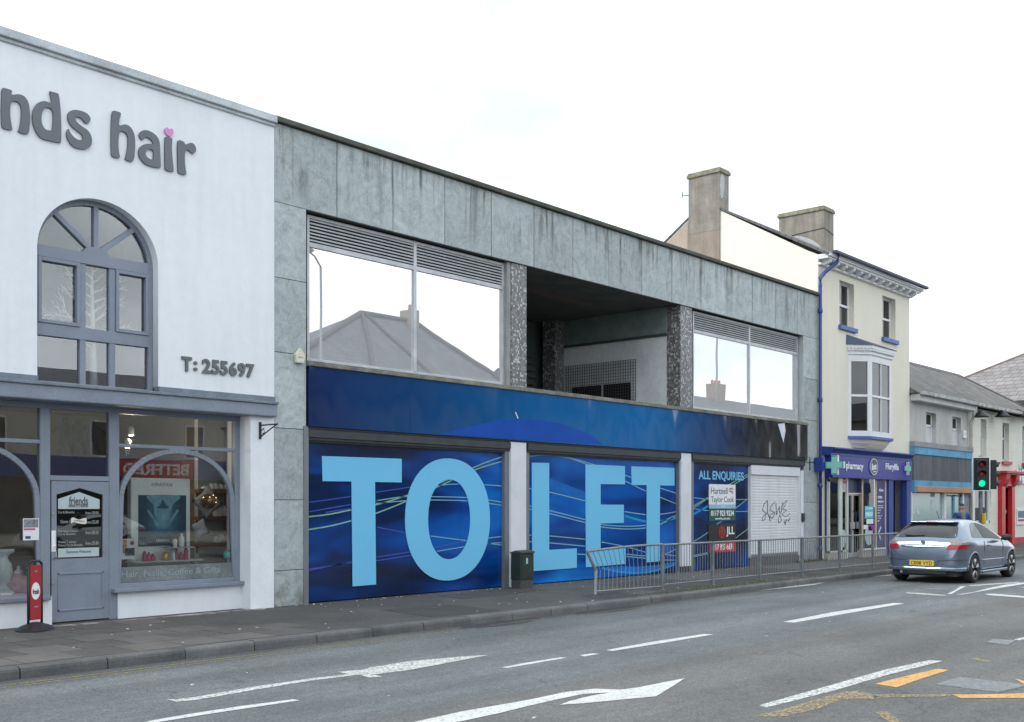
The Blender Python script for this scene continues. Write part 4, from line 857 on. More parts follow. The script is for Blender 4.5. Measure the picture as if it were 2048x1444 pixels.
# reveal board right of each window
MB().box(XP(1006, .16), XP(1022, .05), .06, .4, ZS1, ZL).build('window_reveal', mat('reveal_grey', (.30, .31, .31), .7, var=.2, vs=3, streak=.3), stb)
def mosaic_mat():
    m = bpy.data.materials.new('mosaic_tiles'); m.use_nodes = True; n = m.node_tree; b = n.nodes['Principled BSDF']; ln = n.links.new
    g = n.nodes.new('ShaderNodeNewGeometry'); sc_ = n.nodes.new('ShaderNodeVectorMath'); sc_.operation = 'MULTIPLY'; sc_.inputs[1].default_value = (30, 30, 23); of_ = n.nodes.new('ShaderNodeVectorMath'); of_.operation = 'SUBTRACT'; of_.inputs[1].default_value = (XP(1361, .03) - .5 / 30, .03 - .5 / 30, 0); ln(g.outputs['Position'], of_.inputs[0]); ln(of_.outputs[0], sc_.inputs[0])
    fl_ = n.nodes.new('ShaderNodeVectorMath'); fl_.operation = 'FLOOR'; ln(sc_.outputs[0], fl_.inputs[0]); wn = n.nodes.new('ShaderNodeTexWhiteNoise'); ln(fl_.outputs[0], wn.inputs['Vector'])
    cr_ = n.nodes.new('ShaderNodeValToRGB'); cr_.color_ramp.interpolation = 'CONSTANT'; e = cr_.color_ramp.elements; e[0].color = (.12, .12, .125, 1); e[1].position = .35; e[1].color = (.18, .175, .175, 1); k = e.new(.62); k.color = (.25, .24, .24, 1); k = e.new(.84); k.color = (.52, .52, .52, 1)
    fr_ = n.nodes.new('ShaderNodeVectorMath'); fr_.operation = 'FRACTION'; ln(sc_.outputs[0], fr_.inputs[0]); sp = n.nodes.new('ShaderNodeSeparateXYZ'); ln(fr_.outputs[0], sp.inputs[0])
    mn = n.nodes.new('ShaderNodeMath'); mn.operation = 'MINIMUM'; ln(sp.outputs[0], mn.inputs[0]); ln(sp.outputs[2], mn.inputs[1]); gtn = n.nodes.new('ShaderNodeMath'); gtn.operation = 'LESS_THAN'; gtn.inputs[1].default_value = .14; ln(mn.outputs[0], gtn.inputs[0])
    mx_ = n.nodes.new('ShaderNodeMix'); mx_.data_type = 'RGBA'; ln(gtn.outputs[0], mx_.inputs[0]); ln(wn.outputs[0], cr_.inputs[0]); ln(cr_.outputs[0], mx_.inputs[6]); mx_.inputs[7].default_value = (.10, .10, .10, 1)
    ln(mx_.outputs[2], b.inputs['Base Color']); b.inputs['Roughness'].default_value = .35; return m
MOS = mosaic_mat()
MB().box(XP(1023, .04), XP(1053, .04), .04, .5, ZS1, ZL).build('mosaic_column', MOS, stb)
c2y = SP(1334, 800, XP(1361, .03))[0]
MB().box(XP(1361, .03), XP(1384, .03), .03, c2y, ZS1, ZL).build('mosaic_column', MOS, stb)
# loggia
LX = XP(1361, .03) + .02; LB = 3.55; LXL = XP(1023, .04)
MB().box(LXL - 2.2, LX, .5, 4.35, ZS1 - .25, ZS1 - .02).build('loggia_floor', mat('loggia_floor', (.12, .12, .11), .9), stb)
MB().box(LX, LX + .2, c2y, 4.35, ZS1, ZL).build('loggia_side_wall', mat('loggia_white', (.74, .76, .77), .8, var=.12, vs=.8, bump=.2, dirt=.15), stb)
MB().box(LX - .04, LX, c2y, LB, 5.72, ZL).build('loggia_stone_band', mat('loggia_stone', (.20, .25, .24), .6, var=.2, vs=4), stb)
MB().box(LX - .06, LX, c2y, LB, 5.66, 5.72).build('loggia_trim', mat('trim_dark', (.06, .065, .06), .7), stb)
MB().box(SX0 + .3, LX - .002, 4.25, 4.38, ZS1, ZL).build('loggia_back_wall', mat('loggia_back', (.10, .12, .115), .8, var=.2), stb)
MB().box(LXL - 2.2, LXL - 2.1, .5, 4.3, ZS1, ZL).build('loggia_left_wall', mat('loggia_dark', (.12, .12, .12), .8), stb)
MB().box(LX - .42, LX - .06, LB, LB + .4, ZS1, ZL).build('loggia_rear_column', MOS, stb)
lv = MB(); z = ZS1 + .1
while z < 5.6: lv.prismx([(4.14, z), (4.14, z - .03), (4.24, z + .10), (4.24, z + .13)], LXL - 2, LX - .45); z += .18
lv.build('rear_louvre', mat('rear_louvre', (.10, .105, .105), .7), stb)
# soffit light band (pale streak)
MB().box(XP(1060, .9) , XP(1160, 2), 1.5, 1.75, ZL - .0, ZL + .02).build('soffit_panel', mat('soffit_wood', (.16, .11, .08), .8), stb)
MB().box(LXL - 2.2, LX, .451, 4.3, ZL + .004, ZL + .03).build('loggia_soffit', mat('soffit_dark', (.1, .1, .1)), stb)
# two dark openings + wire mesh on the loggia side wall
def ywz(px, py): return SP(px, py, LX - .03)
ya, za = ywz(1143, 770); yb_, zb2 = ywz(1260, 800); ym1, _ = ywz(1201, 780); ym2, _ = ywz(1206, 780)
zo1 = ywz(1200, 770)[1]
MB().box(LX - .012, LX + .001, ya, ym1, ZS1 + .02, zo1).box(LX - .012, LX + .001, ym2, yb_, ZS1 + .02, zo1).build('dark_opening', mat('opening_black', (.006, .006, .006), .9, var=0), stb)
g1 = ywz(1272, 718); g0 = ywz(1130, 734); gm = MB()
y = g1[0]
while y < g0[0]: gm.box(LX - .05, LX - .04, y - .005, y + .005, ZS1 + .02, g1[1]); y += .075
z = ZS1 + .05
while z <= g1[1] + .01: gm.box(LX - .055, LX - .045, g1[0], g0[0], z - .004, z + .004); z += .075
gm.build('wire_mesh', mat('mesh_wire', (.10, .10, .10), .6, metal=.3), stb)
# ---- dark blue gloss fascia board
def fascia_mat():
    m = bpy.data.materials.new('gloss_blue_board'); m.use_nodes = True; n = m.node_tree; b = n.nodes['Principled BSDF']; ln = n.links.new
    g = n.nodes.new('ShaderNodeNewGeometry'); s = n.nodes.new('ShaderNodeSeparateXYZ'); ln(g.outputs['Position'], s.inputs[0])
    mr = n.nodes.new('ShaderNodeMapRange'); mr.inputs[1].default_value = XP(615); mr.inputs[2].default_value = XP(1612); ln(s.outputs[0], mr.inputs[0])
    nz_ = n.nodes.new('ShaderNodeTexNoise'); nz_.inputs['Scale'].default_value = .5; ln(g.outputs['Position'], nz_.inputs['Vector']); ad = n.nodes.new('ShaderNodeMath'); ad.operation = 'MULTIPLY_ADD'; ln(nz_.outputs[0], ad.inputs[0]); ad.inputs[1].default_value = .12; ln(mr.outputs[0], ad.inputs[2])
    cr_ = n.nodes.new('ShaderNodeValToRGB'); e = cr_.color_ramp.elements; e[0].position = .05; e[0].color = (.004, .016, .085, 1); e[1].position = 1; e[1].color = (.006, .007, .009, 1)
    for p_, c_ in ((.22, (.001, .055, .18)), (.42, (.0, .10, .29)), (.62, (.0, .12, .34)), (.80, (.004, .022, .09)), (.9, (.006, .007, .01))): k = e.new(p_); k.color = (*c_, 1)
    ln(ad.outputs[0], cr_.inputs[0])
    ln(cr_.outputs[0], b.inputs['Base Color']); b.inputs['Roughness'].default_value = .07; b.inputs['IOR'].default_value = 1.5
    mm = n.nodes.new('ShaderNodeMapping'); mm.inputs['Scale'].default_value = (1.0, 1, .28); ln(g.outputs['Position'], mm.inputs[0]); q = n.nodes.new('ShaderNodeTexNoise'); q.inputs['Scale'].default_value = 1.25; q.inputs['Detail'].default_value = 1.5; ln(mm.outputs[0], q.inputs['Vector'])
    bn = n.nodes.new('ShaderNodeBump'); bn.inputs['Strength'].default_value = .45; bn.inputs['Distance'].default_value = .18; ln(q.outputs[0], bn.inputs['Height']); ln(bn.outputs[0], b.inputs['Normal']); return m
FZ1 = ZS0 - .002; FZ0 = F(620, 853)[1]
fx0, fx1 = XP(614), XP(1611)
fb_ = thing('blue_fascia_board', 'long glossy blue to black fascia board above the shop bays', 'fascia', ((fx0 + fx1) / 2, -.06, FZ0))
js = [fx0, XP(815), XP(1170), XP(1251), XP(1359), XP(1535), fx1]; mb = MB()
for a, b in zip(js, js[1:]): mb.box(a + .002, b - .002, -.065, .0, FZ0, FZ1)
mb.build('panel', fascia_mat(), fb_)
shape('purple_swoosh', [[F(px, py, -.068) for px, py in ((880, 868.5), (940, 853), (1000, 840), (1060, 838), (1120, 846), (1180, 868), (1205, 888.5))]], -.0685, -.066, mat('gloss_purple_blue', (.001, .062, .37), .12, var=.1), fb_)
MB().box(fx0, fx1, -.03, .06, FZ0 - .035, FZ0 - .002).build('shadow_gap_trim', mat('trim_black', (.02, .02, .022), .5), fb_)
tr_ = MB()
for (a, b) in ((1033, 820), (1207, 828)): pass
MB().prism([F(1556, 848, -.07), F(1569, 846, -.07), F(1571, 862, -.07), F(1567, 885, -.07), F(1563, 872, -.07)], -.072, -.067).build('torn_film', mat('film_white', (.6, .65, .7), .25), fb_)
MB().prism([F(1030, 824, -.07), F(1032, 824, -.07), F(1037, 837, -.07), F(1035, 837, -.07)], -.072, -.067).build('scratch', mat('film_white', (.6, .65, .7)), fb_)
# ---- roller shutter housings over three bays (dark, two steps)
hsm = mat('shutter_housing', (.055, .06, .065), .5, metal=.3, var=.15, vs=4)
HZ = F(620, 884)[1]
for pl, pr in ((615, 1019), (1054, 1360), (1383, 1608)):
    x0, x1 = XP(pl), XP(pr)
    MB().prismx([(-.02, FZ0 - .035), (.2, FZ0 - .035), (.2, HZ), (.03, HZ), (.02, HZ + .03), (-.005, HZ + .035), (-.008, HZ + .07), (-.035, HZ + .08), (-.04, FZ0 - .06)], x0, x1).build('shutter_housing', hsm, stb)
# channels and white pillars
chn = mat('grey_channel', (.19, .205, .225), .5, metal=.3, var=.1)
MB().box(XP(606), XP(615), -.03, .10, 0, FZ0).build('guide_channel', chn, stb)
wpm = mat('white_panel', (.64, .66, .70), .5, var=.05, vs=4, dirt=.08)
for a, b, c, d in ((1008, 1021, 1052, 1057), (1356, 1362, 1382, 1386)):
    MB().box(XP(b, -.02), XP(c, -.02), -.03, .14, .14 if a > 1100 else 0, FZ0 - .035).build('pillar', wpm, stb, bev=.008)
    MB().box(XP(a, .04), XP(b, .04) - .003, .02, .12, 0, HZ + .05).box(XP(c, .0) + .003, XP(d, .04), .02, .12, 0, HZ + .05).build('guide_channel', chn, stb)
    MB().box(XP(b, -.02) + .02, XP(c, -.02) - .02, -.02, .12, 0, .14).build('pillar_foot', core, stb) if a > 1100 else None
# ---- printed hoarding panels
def art_mat():
    m = bpy.data.materials.new('printed_blue_waves'); m.use_nodes = True; n = m.node_tree; b = n.nodes['Principled BSDF']; ln = n.links.new
    g = n.nodes.new('ShaderNodeNewGeometry'); s = n.nodes.new('ShaderNodeSeparateXYZ'); ln(g.outputs['Position'], s.inputs[0])
    def mt(op, a, b_=None, c_=None):
        q = n.nodes.new('ShaderNodeMath'); q.operation = op
        for i, v_ in enumerate((a, b_, c_)):
            if v_ is None: continue
            if isinstance(v_, (int, float)): q.inputs[i].default_value = v_
            else: ln(v_, q.inputs[i])
        return q.outputs[0]
    X, Z = s.outputs[0], s.outputs[2]
    d1 = mt('MULTIPLY', mt('SUBTRACT', X, 18.9), .23); fx_ = mt('POWER', 2.718, mt('MULTIPLY', mt('MULTIPLY', d1, d1), -1.0))
    wv = n.nodes.new('ShaderNodeTexNoise'); wv.inputs['Scale'].default_value = .9; wv.inputs['Detail'].default_value = 2; wv.inputs['Distortion'].default_value = .8
    mm = n.nodes.new('ShaderNodeMapping'); mm.inputs['Scale'].default_value = (.35, 1, 1.3); ln(g.outputs['Position'], mm.inputs[0]); ln(mm.outputs[0], wv.inputs['Vector'])
    f = mt('ADD', mt('MULTIPLY', fx_, .52), mt('MULTIPLY', mt('SUBTRACT', wv.outputs[0], .5), 1.5))
    f = mt('ADD', f, .10)
    cr_ = n.nodes.new('ShaderNodeValToRGB'); e = cr_.color_ramp.elements; e[0].position = .0; e[0].color = (.004, .010, .035, 1); e[1].position = .95; e[1].color = (.008, .21, .60, 1)
    for p_, c_ in ((.20, (.003, .018, .08)), (.40, (.002, .045, .23)), (.62, (.002, .10, .42))): k = e.new(p_); k.color = (*c_, 1)
    ln(f, cr_.inputs[0]); ln(cr_.outputs[0], b.inputs['Base Color']); b.inputs['Roughness'].default_value = .14; b.inputs['IOR'].default_value = 1.52
    q = n.nodes.new('ShaderNodeTexNoise'); q.inputs['Scale'].default_value = 1.0; q.inputs['Detail'].default_value = 1; mm2 = n.nodes.new('ShaderNodeMapping'); mm2.inputs['Scale'].default_value = (.9, 1, .5); ln(g.outputs['Position'], mm2.inputs[0]); ln(mm2.outputs[0], q.inputs['Vector'])
    bn = n.nodes.new('ShaderNodeBump'); bn.inputs['Strength'].default_value = .3; bn.inputs['Distance'].default_value = .08; ln(q.outputs[0], bn.inputs['Height']); ln(bn.outputs[0], b.inputs['Normal']); return m
ART = art_mat(); AY = .10
pale = mat('print_pale_cyan', (.20, .42, .52), .2, var=.1); palg = mat('print_pale_green', (.22, .42, .30), .2, var=.1); violet = mat('print_violet', (.06, .09, .45), .2, var=.1); cyan = mat('print_cyan', (.01, .28, .55), .2, var=.1)
sky_l = mat('letter_sky_blue', (.165, .52, .79), .25, var=.015)
c1 = lambda p: (590 + p[0] / 3.611, 820 + p[1] / 3.611); c2 = lambda p: (1000 + p[0] / 3.8, 820 + p[1] / 3.8); c3 = lambda p: (1340 + p[0] / 6.015, 880 + p[1] / 6.015)
def swoop(mb, cv, pts, w):
    """thin printed line through the points, open curve"""
    P3 = [F(*cv(p), AY) for p in pts]; full = []
    for i in range(len(P3) - 1):
        p0 = P3[max(i - 1, 0)]; p1 = P3[i]; p2 = P3[i + 1]; p3 = P3[min(i + 2, len(P3) - 1)]
        for j in range(6):
            t = j / 6; full.append(tuple(.5 * ((2 * p1[a]) + (-p0[a] + p2[a]) * t + (2 * p0[a] - 5 * p1[a] + 4 * p2[a] - p3[a]) * t * t + (-p0[a] + 3 * p1[a] - 3 * p2[a] + p3[a]) * t ** 3) for a in (0, 1)))
    full.append(P3[-1]); n = len(full); vs = []
    for i, p in enumerate(full):
        q = full[min(i + 1, n - 1)]; o_ = full[max(i - 1, 0)]; d = Vector((q[0] - o_[0], q[1] - o_[1])).normalized() * (w / 2)
        vs += [(p[0] - d.y, AY - .0035, p[1] + d.x), (p[0] + d.y, AY - .0035, p[1] - d.x)]
    mb.add(vs, [(2 * i, 2 * i + 2, 2 * i + 3, 2 * i + 1) for i in range(n - 1)])
def hoarding(pl, pr, label, seams=()):
    x0, x1 = XP(pl, AY), XP(pr, AY)
    t = thing('printed_hoarding', label, 'hoarding', ((x0 + x1) / 2, AY, 0)); mb = MB(); es = [x0] + [XP(s_, AY) for s_ in seams] + [x1]
    for a, b in zip(es, es[1:]): mb.box(a + .0015, b - .0015, AY, AY + .03, .02, HZ + .02)
    mb.build('panel', ART, t); return t
h1 = hoarding(615, 1009, 'blue hoarding with the big pale letters TO beside the stone pier', (718, 823, 921))
h2 = hoarding(1056, 1357, 'bright blue hoarding with the big pale letters LET between the white pillars', (1140, 1215, 1290))
h3 = hoarding(1385, 1500, 'narrow dark blue hoarding headed all enquiries', ())
def polyl(cv, pts, parent): shape('letter', [[F(*cv(p), AY - .012) for p in pts]], AY - .016, AY - .004, sky_l, parent)
polyl(c1, [(195, 332), (770, 352), (770, 523), (577, 520), (585, 1260), (415, 1274), (407, 516), (198, 514)], h1)
def ell(cx, l, r, top, bot, n=56, e=2.15):
    X0, X1 = XP(l, AY), XP(r, AY); Z1 = F(*top, AY)[1]; Z0 = F(*bot, AY)[1]; out = []
    for k in range(n):
        a = 2 * math.pi * k / n; c, s_ = math.cos(a), math.sin(a)
        out.append(((X0 + X1) / 2 + (X1 - X0) / 2 * math.copysign(abs(c) ** (2 / e), c), (Z0 + Z1) / 2 + (Z1 - Z0) / 2 * math.copysign(abs(s_) ** (2 / e), s_)))
    return out
shape('letter', [ell(0, 809.3, 978.8, (898.8, 916.9), (891.9, 1161.2)), ell(0, 855, 939.5, (898.8, 959.3), (897.4, 1118.3))], AY - .016, AY - .004, sky_l, h1)
polyl(c2, [(242, 400), (373, 402), (373, 1063), (583, 1051), (583, 1199), (244, 1225)], h2)
polyl(c2, [(650, 413), (949, 426), (949, 565), (764, 563), (764, 719), (940, 720), (940, 858), (764, 863), (764, 1062), (955, 1050), (955, 1170), (652, 1195)], h2)
polyl(c2, [(998, 428), (1325, 440), (1325, 575), (1215, 573), (1213, 1150), (1113, 1158), (1114, 570), (1000, 570)], h2)
def lines(parent, specs):
    for m_, cv, w_, ls in specs:
        mb = MB()
        for l in ls: swoop(mb, cv, l, w_)
        mb.build('wave_line', m_, parent)
lines(h1, [(palg, c1, .022, [[(92, 772), (250, 752), (400, 722), (600, 680), (820, 612), (1060, 520), (1290, 415), (1400, 370), (1507, 335)], [(92, 864), (250, 838), (410, 798), (600, 740), (810, 655), (1060, 540), (1300, 432), (1410, 395), (1507, 368)]]),
  (pale, c1, .016, [[(585, 655), (800, 625), (1000, 626), (1240, 632), (1400, 650), (1507, 668)], [(585, 675), (800, 655), (1000, 650), (1240, 656), (1400, 675), (1507, 690)], [(1020, 548), (1150, 535), (1370, 540), (1507, 550)], [(980, 910), (1240, 943), (1390, 962), (1507, 978)], [(1025, 1020), (1220, 988), (1390, 965), (1507, 958)], [(1390, 925), (1507, 912)]]),
  (violet, c1, .016, [[(92, 668), (400, 625), (600, 592), (840, 556)], [(100, 735), (400, 683), (600, 650)], [(92, 1160), (400, 1098), (600, 1060), (830, 1025), (1000, 992), (1240, 945)], [(92, 1150), (420, 1100), (600, 1086), (830, 1050), (1020, 1018)], [(590, 845), (790, 885)], [(220, 740), (400, 712)]])])
lines(h2, [(pale, c2, .02, [[(210, 327), (300, 323), (420, 335), (560, 370), (700, 412), (950, 495), (1115, 560), (1350, 636)], [(210, 352), (330, 345), (480, 358), (640, 405), (950, 540), (1115, 620), (1350, 718)], [(210, 595), (380, 625), (645, 690)], [(205, 725), (380, 765), (645, 833), (770, 870), (950, 883), (1110, 875), (1230, 845), (1355, 790)], [(205, 750), (380, 788), (645, 855), (770, 888), (950, 904), (1110, 895), (1230, 862), (1355, 800)], [(205, 950), (380, 957), (645, 982)], [(205, 1000), (380, 1010), (645, 1035)], [(945, 772), (1110, 795), (1220, 792), (1355, 770)], [(770, 1003), (950, 1038), (1110, 1082)], [(960, 1095), (1110, 1110), (1220, 1105), (1355, 1050)], [(960, 1112), (1220, 1138), (1355, 1140)], [(585, 1095), (650, 1098)], [(1220, 1092), (1355, 1112)]]),
  (cyan, c2, .045, [[(770, 1200), (900, 1228), (1050, 1238), (1200, 1215), (1355, 1165)], [(950, 805), (1110, 848), (1220, 845), (1355, 820)]])])
swm = MB(); swm.prism([F(*c2(p), AY) for p in ((770, 1198), (900, 1186), (1050, 1192), (1200, 1178), (1350, 1150), (1350, 1165), (1200, 1213), (1050, 1235), (900, 1225))], AY - .002, AY + .001); swm.build('bright_wave', mat('print_mid_blue', (.006, .16, .55), .2, var=.15, vs=2), h2)
MB().prism([F(*c2(p), AY) for p in ((380, 520), (645, 620), (645, 690), (380, 605))], AY - .002, AY + .001).build('bright_wave', mat('print_mid_blue2', (.006, .12, .42), .2, var=.3, vs=1), h2)
lines(h3, [(palg, c3, .022, [[(262, 808), (330, 765), (450, 692)], [(260, 830), (340, 778), (450, 705), (610, 600), (720, 530), (955, 400)], [(770, 532), (955, 425)], [(565, 1010), (620, 975)], [(780, 828), (955, 692)], [(262, 1235), (450, 1115), (565, 1010)], [(780, 1185), (955, 1055)]]),
  (pale, c3, .018, [[(262, 688), (400, 708), (600, 716), (955, 715)], [(262, 822), (450, 848), (780, 860), (955, 858)], [(262, 1392), (450, 1355)], [(262, 1408), (450, 1372)]]),
  (cyan, c3, .05, [[(262, 905), (350, 855), (455, 795)]])])
a = F(1397, 941, AY); b = F(1487, 957, AY)
zt_, zb_ = F(1397, 940.5, AY)[1], F(1397, 959, AY)[1]
text('lettering', 'ALL ENQUIRIES', a[0], b[0], zb_ - .03, zt_, AY - .002, sky_l, h3, depth=.006, bold=.02)
# agents' boards fixed on the hoarding
brd = thing('agent_board', 'white and green letting agent board with a grey corner logo', 'sign board', (XP(1443, AY), AY, 1.2))
x0, x1 = XP(1417, AY), XP(1470, AY); bz1 = F(1417, 968, AY)[1]; bz2 = F(1417, 1017, AY)[1]; bz3 = F(1417, 1042, AY)[1]
r_ = .05; pts = [(x0, bz2), (x1, bz2), (x1, bz1)] + [(x0 + r_ - r_ * math.sin(math.radians(a_)), bz1 - r_ + r_ * math.cos(math.radians(a_))) for a_ in (0, 30, 60, 90)]
shape('white_panel', [pts], AY - .016, AY - .004, mat('board_white', (.72, .74, .78), .4), brd)
MB().box(x0, x1, AY - .016, AY - .004, bz3, bz2 - .002).build('green_panel', mat('board_green', (.008, .07, .05), .4), brd)
MB().box(x0, x1, AY - .019, AY - .0165, bz2 + .0, bz2 + .10).build('pale_band', mat('board_pale_blue', (.26, .48, .60), .4), brd)
ink = mat('grey_ink', (.07, .075, .085), .5, var=0); wink = mat('white_ink', (.82, .84, .85), .5, var=0)
W_ = x1 - x0; zz = lambda f: bz1 - (bz1 - bz2) * f
text('lettering', 'Hartnell', x0 + .07 * W_, x0 + .70 * W_, zz(.40), zz(.14), AY - .0165, ink, brd, depth=.003)
text('lettering', 'Taylor Cook', x0 + .07 * W_, x0 + .93 * W_, zz(.82), zz(.50), AY - .0165, ink, brd, depth=.003)
text('lettering', 'LLP', x0 + .45 * W_, x0 + .58 * W_, bz2 + .02, bz2 + .08, AY - .0195, wink, brd, depth=.002)
orange = mat('orange_ink', (.55, .22, .08), .5, var=0)
lg = MB(); lx = x0 + .76 * W_; lw = .16 * W_
for o_ in (0, .05):
    pts = [(lx + o_, zz(.16)), (lx + o_, zz(.28)), (lx + lw * .6 + o_, zz(.30)), (lx + lw * .6 + o_, zz(.38))]
    for p, q in zip(pts, pts[1:]): lg.bar(p, q, .022, AY - .020, AY - .0165)
    for p, q in zip([(lx + o_, zz(.16)), (lx + lw * .6 + o_, zz(.17))], [(lx + lw * .6 + o_, zz(.17)), (lx + lw * .6 + o_, zz(.22))]): lg.bar(p, q, .022, AY - .020, AY - .0165)
lg.build('logo', orange, brd)
text('lettering', '0117 923 9234', x0 + .07 * W_, x0 + .93 * W_, bz2 - .19, bz2 - .05, AY - .0165, wink, brd, depth=.003, bold=.02)
text('lettering', 'www.htc.uk.com', x0 + .22 * W_, x0 + .78 * W_, bz2 - .28, bz2 - .22, AY - .0165, wink, brd, depth=.003, bold=.01)
jb = thing('agent_board', 'black letting agent board with a red roundel and red phone strip', 'sign board', (XP(1443, AY), AY, .4))
jz1 = F(1415, 1049, AY)[1]; jz2 = F(1415, 1082, AY)[1]; jz3 = F(1415, 1106, AY)[1]
MB().box(x0 - .02, x1, AY - .018, AY - .004, jz2, jz1).build('black_panel', mat('board_black', (.014, .014, .014), .4), jb)
MB().box(x0 + .02, x1 - .03, AY - .018, AY - .004, jz3, jz2 - .02).build('red_panel', mat('board_red', (.50, .02, .035), .4), jb)
cxr = x0 + .47 * W_; czr = (jz1 + jz2) / 2
shape('roundel', [[(cxr + .16 * math.cos(k * .3142), czr + .15 * math.sin(k * .3142)) for k in range(20)]], AY - .024, AY - .018, mat('roundel_red', (.33, .015, .02), .4), jb)
lg = MB()
for s_ in (-.07, 0, .07): lg.box(cxr + s_ - .008, cxr + s_ + .008, AY - .027, AY - .0245, czr - .10, czr + .10)
lg.build('roundel_lines', mat('board_black', (.014, .014, .014)), jb)
text('lettering', 'JLL', x0 + .64 * W_, x0 + .95 * W_, czr - .12, czr + .14, AY - .0185, wink, jb, depth=.003, bold=.02)
text('lettering', '0117 927 6691', x0 + .07 * W_, x0 + .91 * W_, jz3 + .05, jz3 + .21, AY - .0185, wink, jb, depth=.003, bold=.02)
# ---- white personnel shutter
wsh = thing('white_roller_shutter', 'white roller shutter with black graffiti at the right bay', 'roller shutter', (XP(1550), .05, 0))
x0, x1 = XP(1500, .04), XP(1598, .04); zt_ = F(1500, 930, .04)[1]; ztb = F(1500, 949, .04)[1]
MB().box(x0, x1, .0, .14, ztb, zt_).build('hood', wpm, wsh, bev=.01)
cu_ = MB(); z = .30
while z < ztb - .01:
    zt2_ = min(z + .072, ztb); cu_.prismx([(.050, z), (.044, z + .012), (.043, z + .060), (.050, zt2_), (.075, zt2_), (.075, z)], x0 + .02, x1 - .06); z += .074
cu_.build('curtain', mat('shutter_white', (.66, .67, .69), .5, var=.05, vs=2, streak=.08), wsh)
MB().box(x0 + .02, x1 - .06, .03, .08, .24, .30).build('bottom_rail', mat('grey_channel', (.19, .205, .225)), wsh)
MB().box(x1 - .06, x1, .02, .12, .2, ztb).box(x0, x0 + .02, .02, .12, .2, ztb).build('guide', wpm, wsh)
MB().box(x0, x1, .03, .3, 0, .235).build('step', mat('step_dark', (.10, .10, .105), .8, var=.2), wsh)
MB().box(XP(1598, .04), XP(1606, 0), -.02, .14, 0, FZ0 - .3).build('white_jamb', wpm, stb)
bxx, bzz = F(1605, 1035, -.03); MB().box(bxx - .06, bxx + .07, -.08, -.02, bzz - .12, bzz + .12).box(bxx - .03, bxx + .03, -.09, -.08, bzz - .05, bzz + .03).build('key_switch', mat('switch_black', (.03, .03, .035), .4), wsh, bev=.008)
# graffiti strokes
cg = lambda p: (1500 + p[0] / 4.2455, 820 + p[1] / 4.2455)
gr = MB()
for st in ([(150, 768), (120, 800), (108, 850), (140, 880), (128, 930), (105, 940), (112, 905), (150, 870), (165, 910), (175, 945)], [(150, 768), (150, 870)], [(215, 778), (180, 815), (170, 850), (200, 862), (212, 880), (190, 920), (165, 900), (190, 880), (215, 865)], [(222, 790), (226, 890), (250, 820), (255, 880)], [(278, 780), (268, 850), (262, 880)], [(268, 830), (290, 790), (318, 765), (295, 820), (275, 840), (315, 850), (290, 870), (270, 885), (300, 905)], [(255, 895), (240, 930), (248, 960), (268, 940), (262, 900), (250, 895)], [(300, 905), (325, 895), (338, 880)], [(290, 935), (300, 975), (308, 930), (318, 940), (305, 955)], [(325, 930), (330, 945), (340, 915)]):
    P3 = [F(*cg(p), .034) for p in st]; gr.tube([(p[0], .040, p[1]) for p in P3], .009, 5)
gr.build('graffiti', mat('spray_black', (.03, .03, .035), .7, var=0), wsh)
# alarm boxes
def alarm(px, py, Y, label, par=None):
    x, z = F(px, py, Y); t = thing('alarm_box', label, 'alarm box', (x, Y, z)); pts = [(x - .10, z + .02), (x, z + .13), (x + .10, z + .02), (x + .07, z - .11), (x - .07, z - .11)]
    MB().prism(pts, Y - .07, Y).build('cover', mat('ivory_plastic', (.62, .60, .50), .5, var=.1), t, bev=.012); text('lettering', 'alarm', x - .05, x + .05, z - .03, z + .0, Y - .071, gt, t, depth=.001); return t
alarm(596, 713, -.015, 'ivory pentagonal alarm box on the left stone pier')
# thin wire bracket on right pier
x, z = F(1620, 925, -.03); wb = MB().tube([(x - .35, -.03, z), (x + .3, -.03, z + .03)], .008, 5).tube([(x, -.03, z + .15), (x, -.03, z - .22)], .012, 5).build('cable_clip', iron); tag(wb, 'thin dark cable and clip on the right stone pier', 'cable')

# ================================================================== STREET CABINET
cx0, cx1 = XP(1023, -.45), XP(1067, -.45)
q0 = G(1026, 1176, 0); q1 = G(1042, 1178, 0)
X0 = G(1041, 1178, 0)
cb = thing('utility_cabinet', 'dark green street cabinet standing against the first white pillar', 'utility cabinet', (X0[0] + .25, X0[1] + .3, 0))
cgm = mat('cabinet_green', (.022, .032, .026), .45, var=.25, vs=4, dirt=.3)
xa, ya = X0; zt_ = H + (HORIZ - 1105) * 0 
# height from the pixel of its top front corner
dxr, dyr, _ = ray(1041); tt = xa / dxr; zt_ = H - (1103 - HORIZ) / FPX * tt
x_end = ray(1066)[0] * ((ya - CY) / ray(1066)[1]); y_end = CY + ray(1023)[1] * (xa / ray(1023)[0])
MB().box(xa, x_end, ya, y_end, 0, .17).build('plinth', mat('cabinet_plinth', (.055, .058, .055), .8, var=.3), cb)
MB().box(xa - .012, x_end + .012, ya - .012, y_end + .01, .17, zt_ - .04).build('body', cgm, cb, bev=.01)
MB().prismx([(ya - .03, zt_ - .04), (y_end + .02, zt_ - .04), (y_end + .02, zt_ - .02), (ya + .1, zt_ + .02), (ya - .03, zt_ - .01)], xa - .025, x_end + .025).build('lid', mat('cabinet_lid', (.05, .055, .05), .6, var=.3), cb, bev=.006)
MB().box(xa + .03, x_end - .02, ya - .02, ya - .012, .2, zt_ - .09).build('door', cgm, cb, bev=.004)
MB().box(xa + .14, xa + .19, ya - .0235, ya - .020, zt_ - .24, zt_ - .13).build('sticker', mat('sticker_blue', (.35, .55, .62), .5), cb)

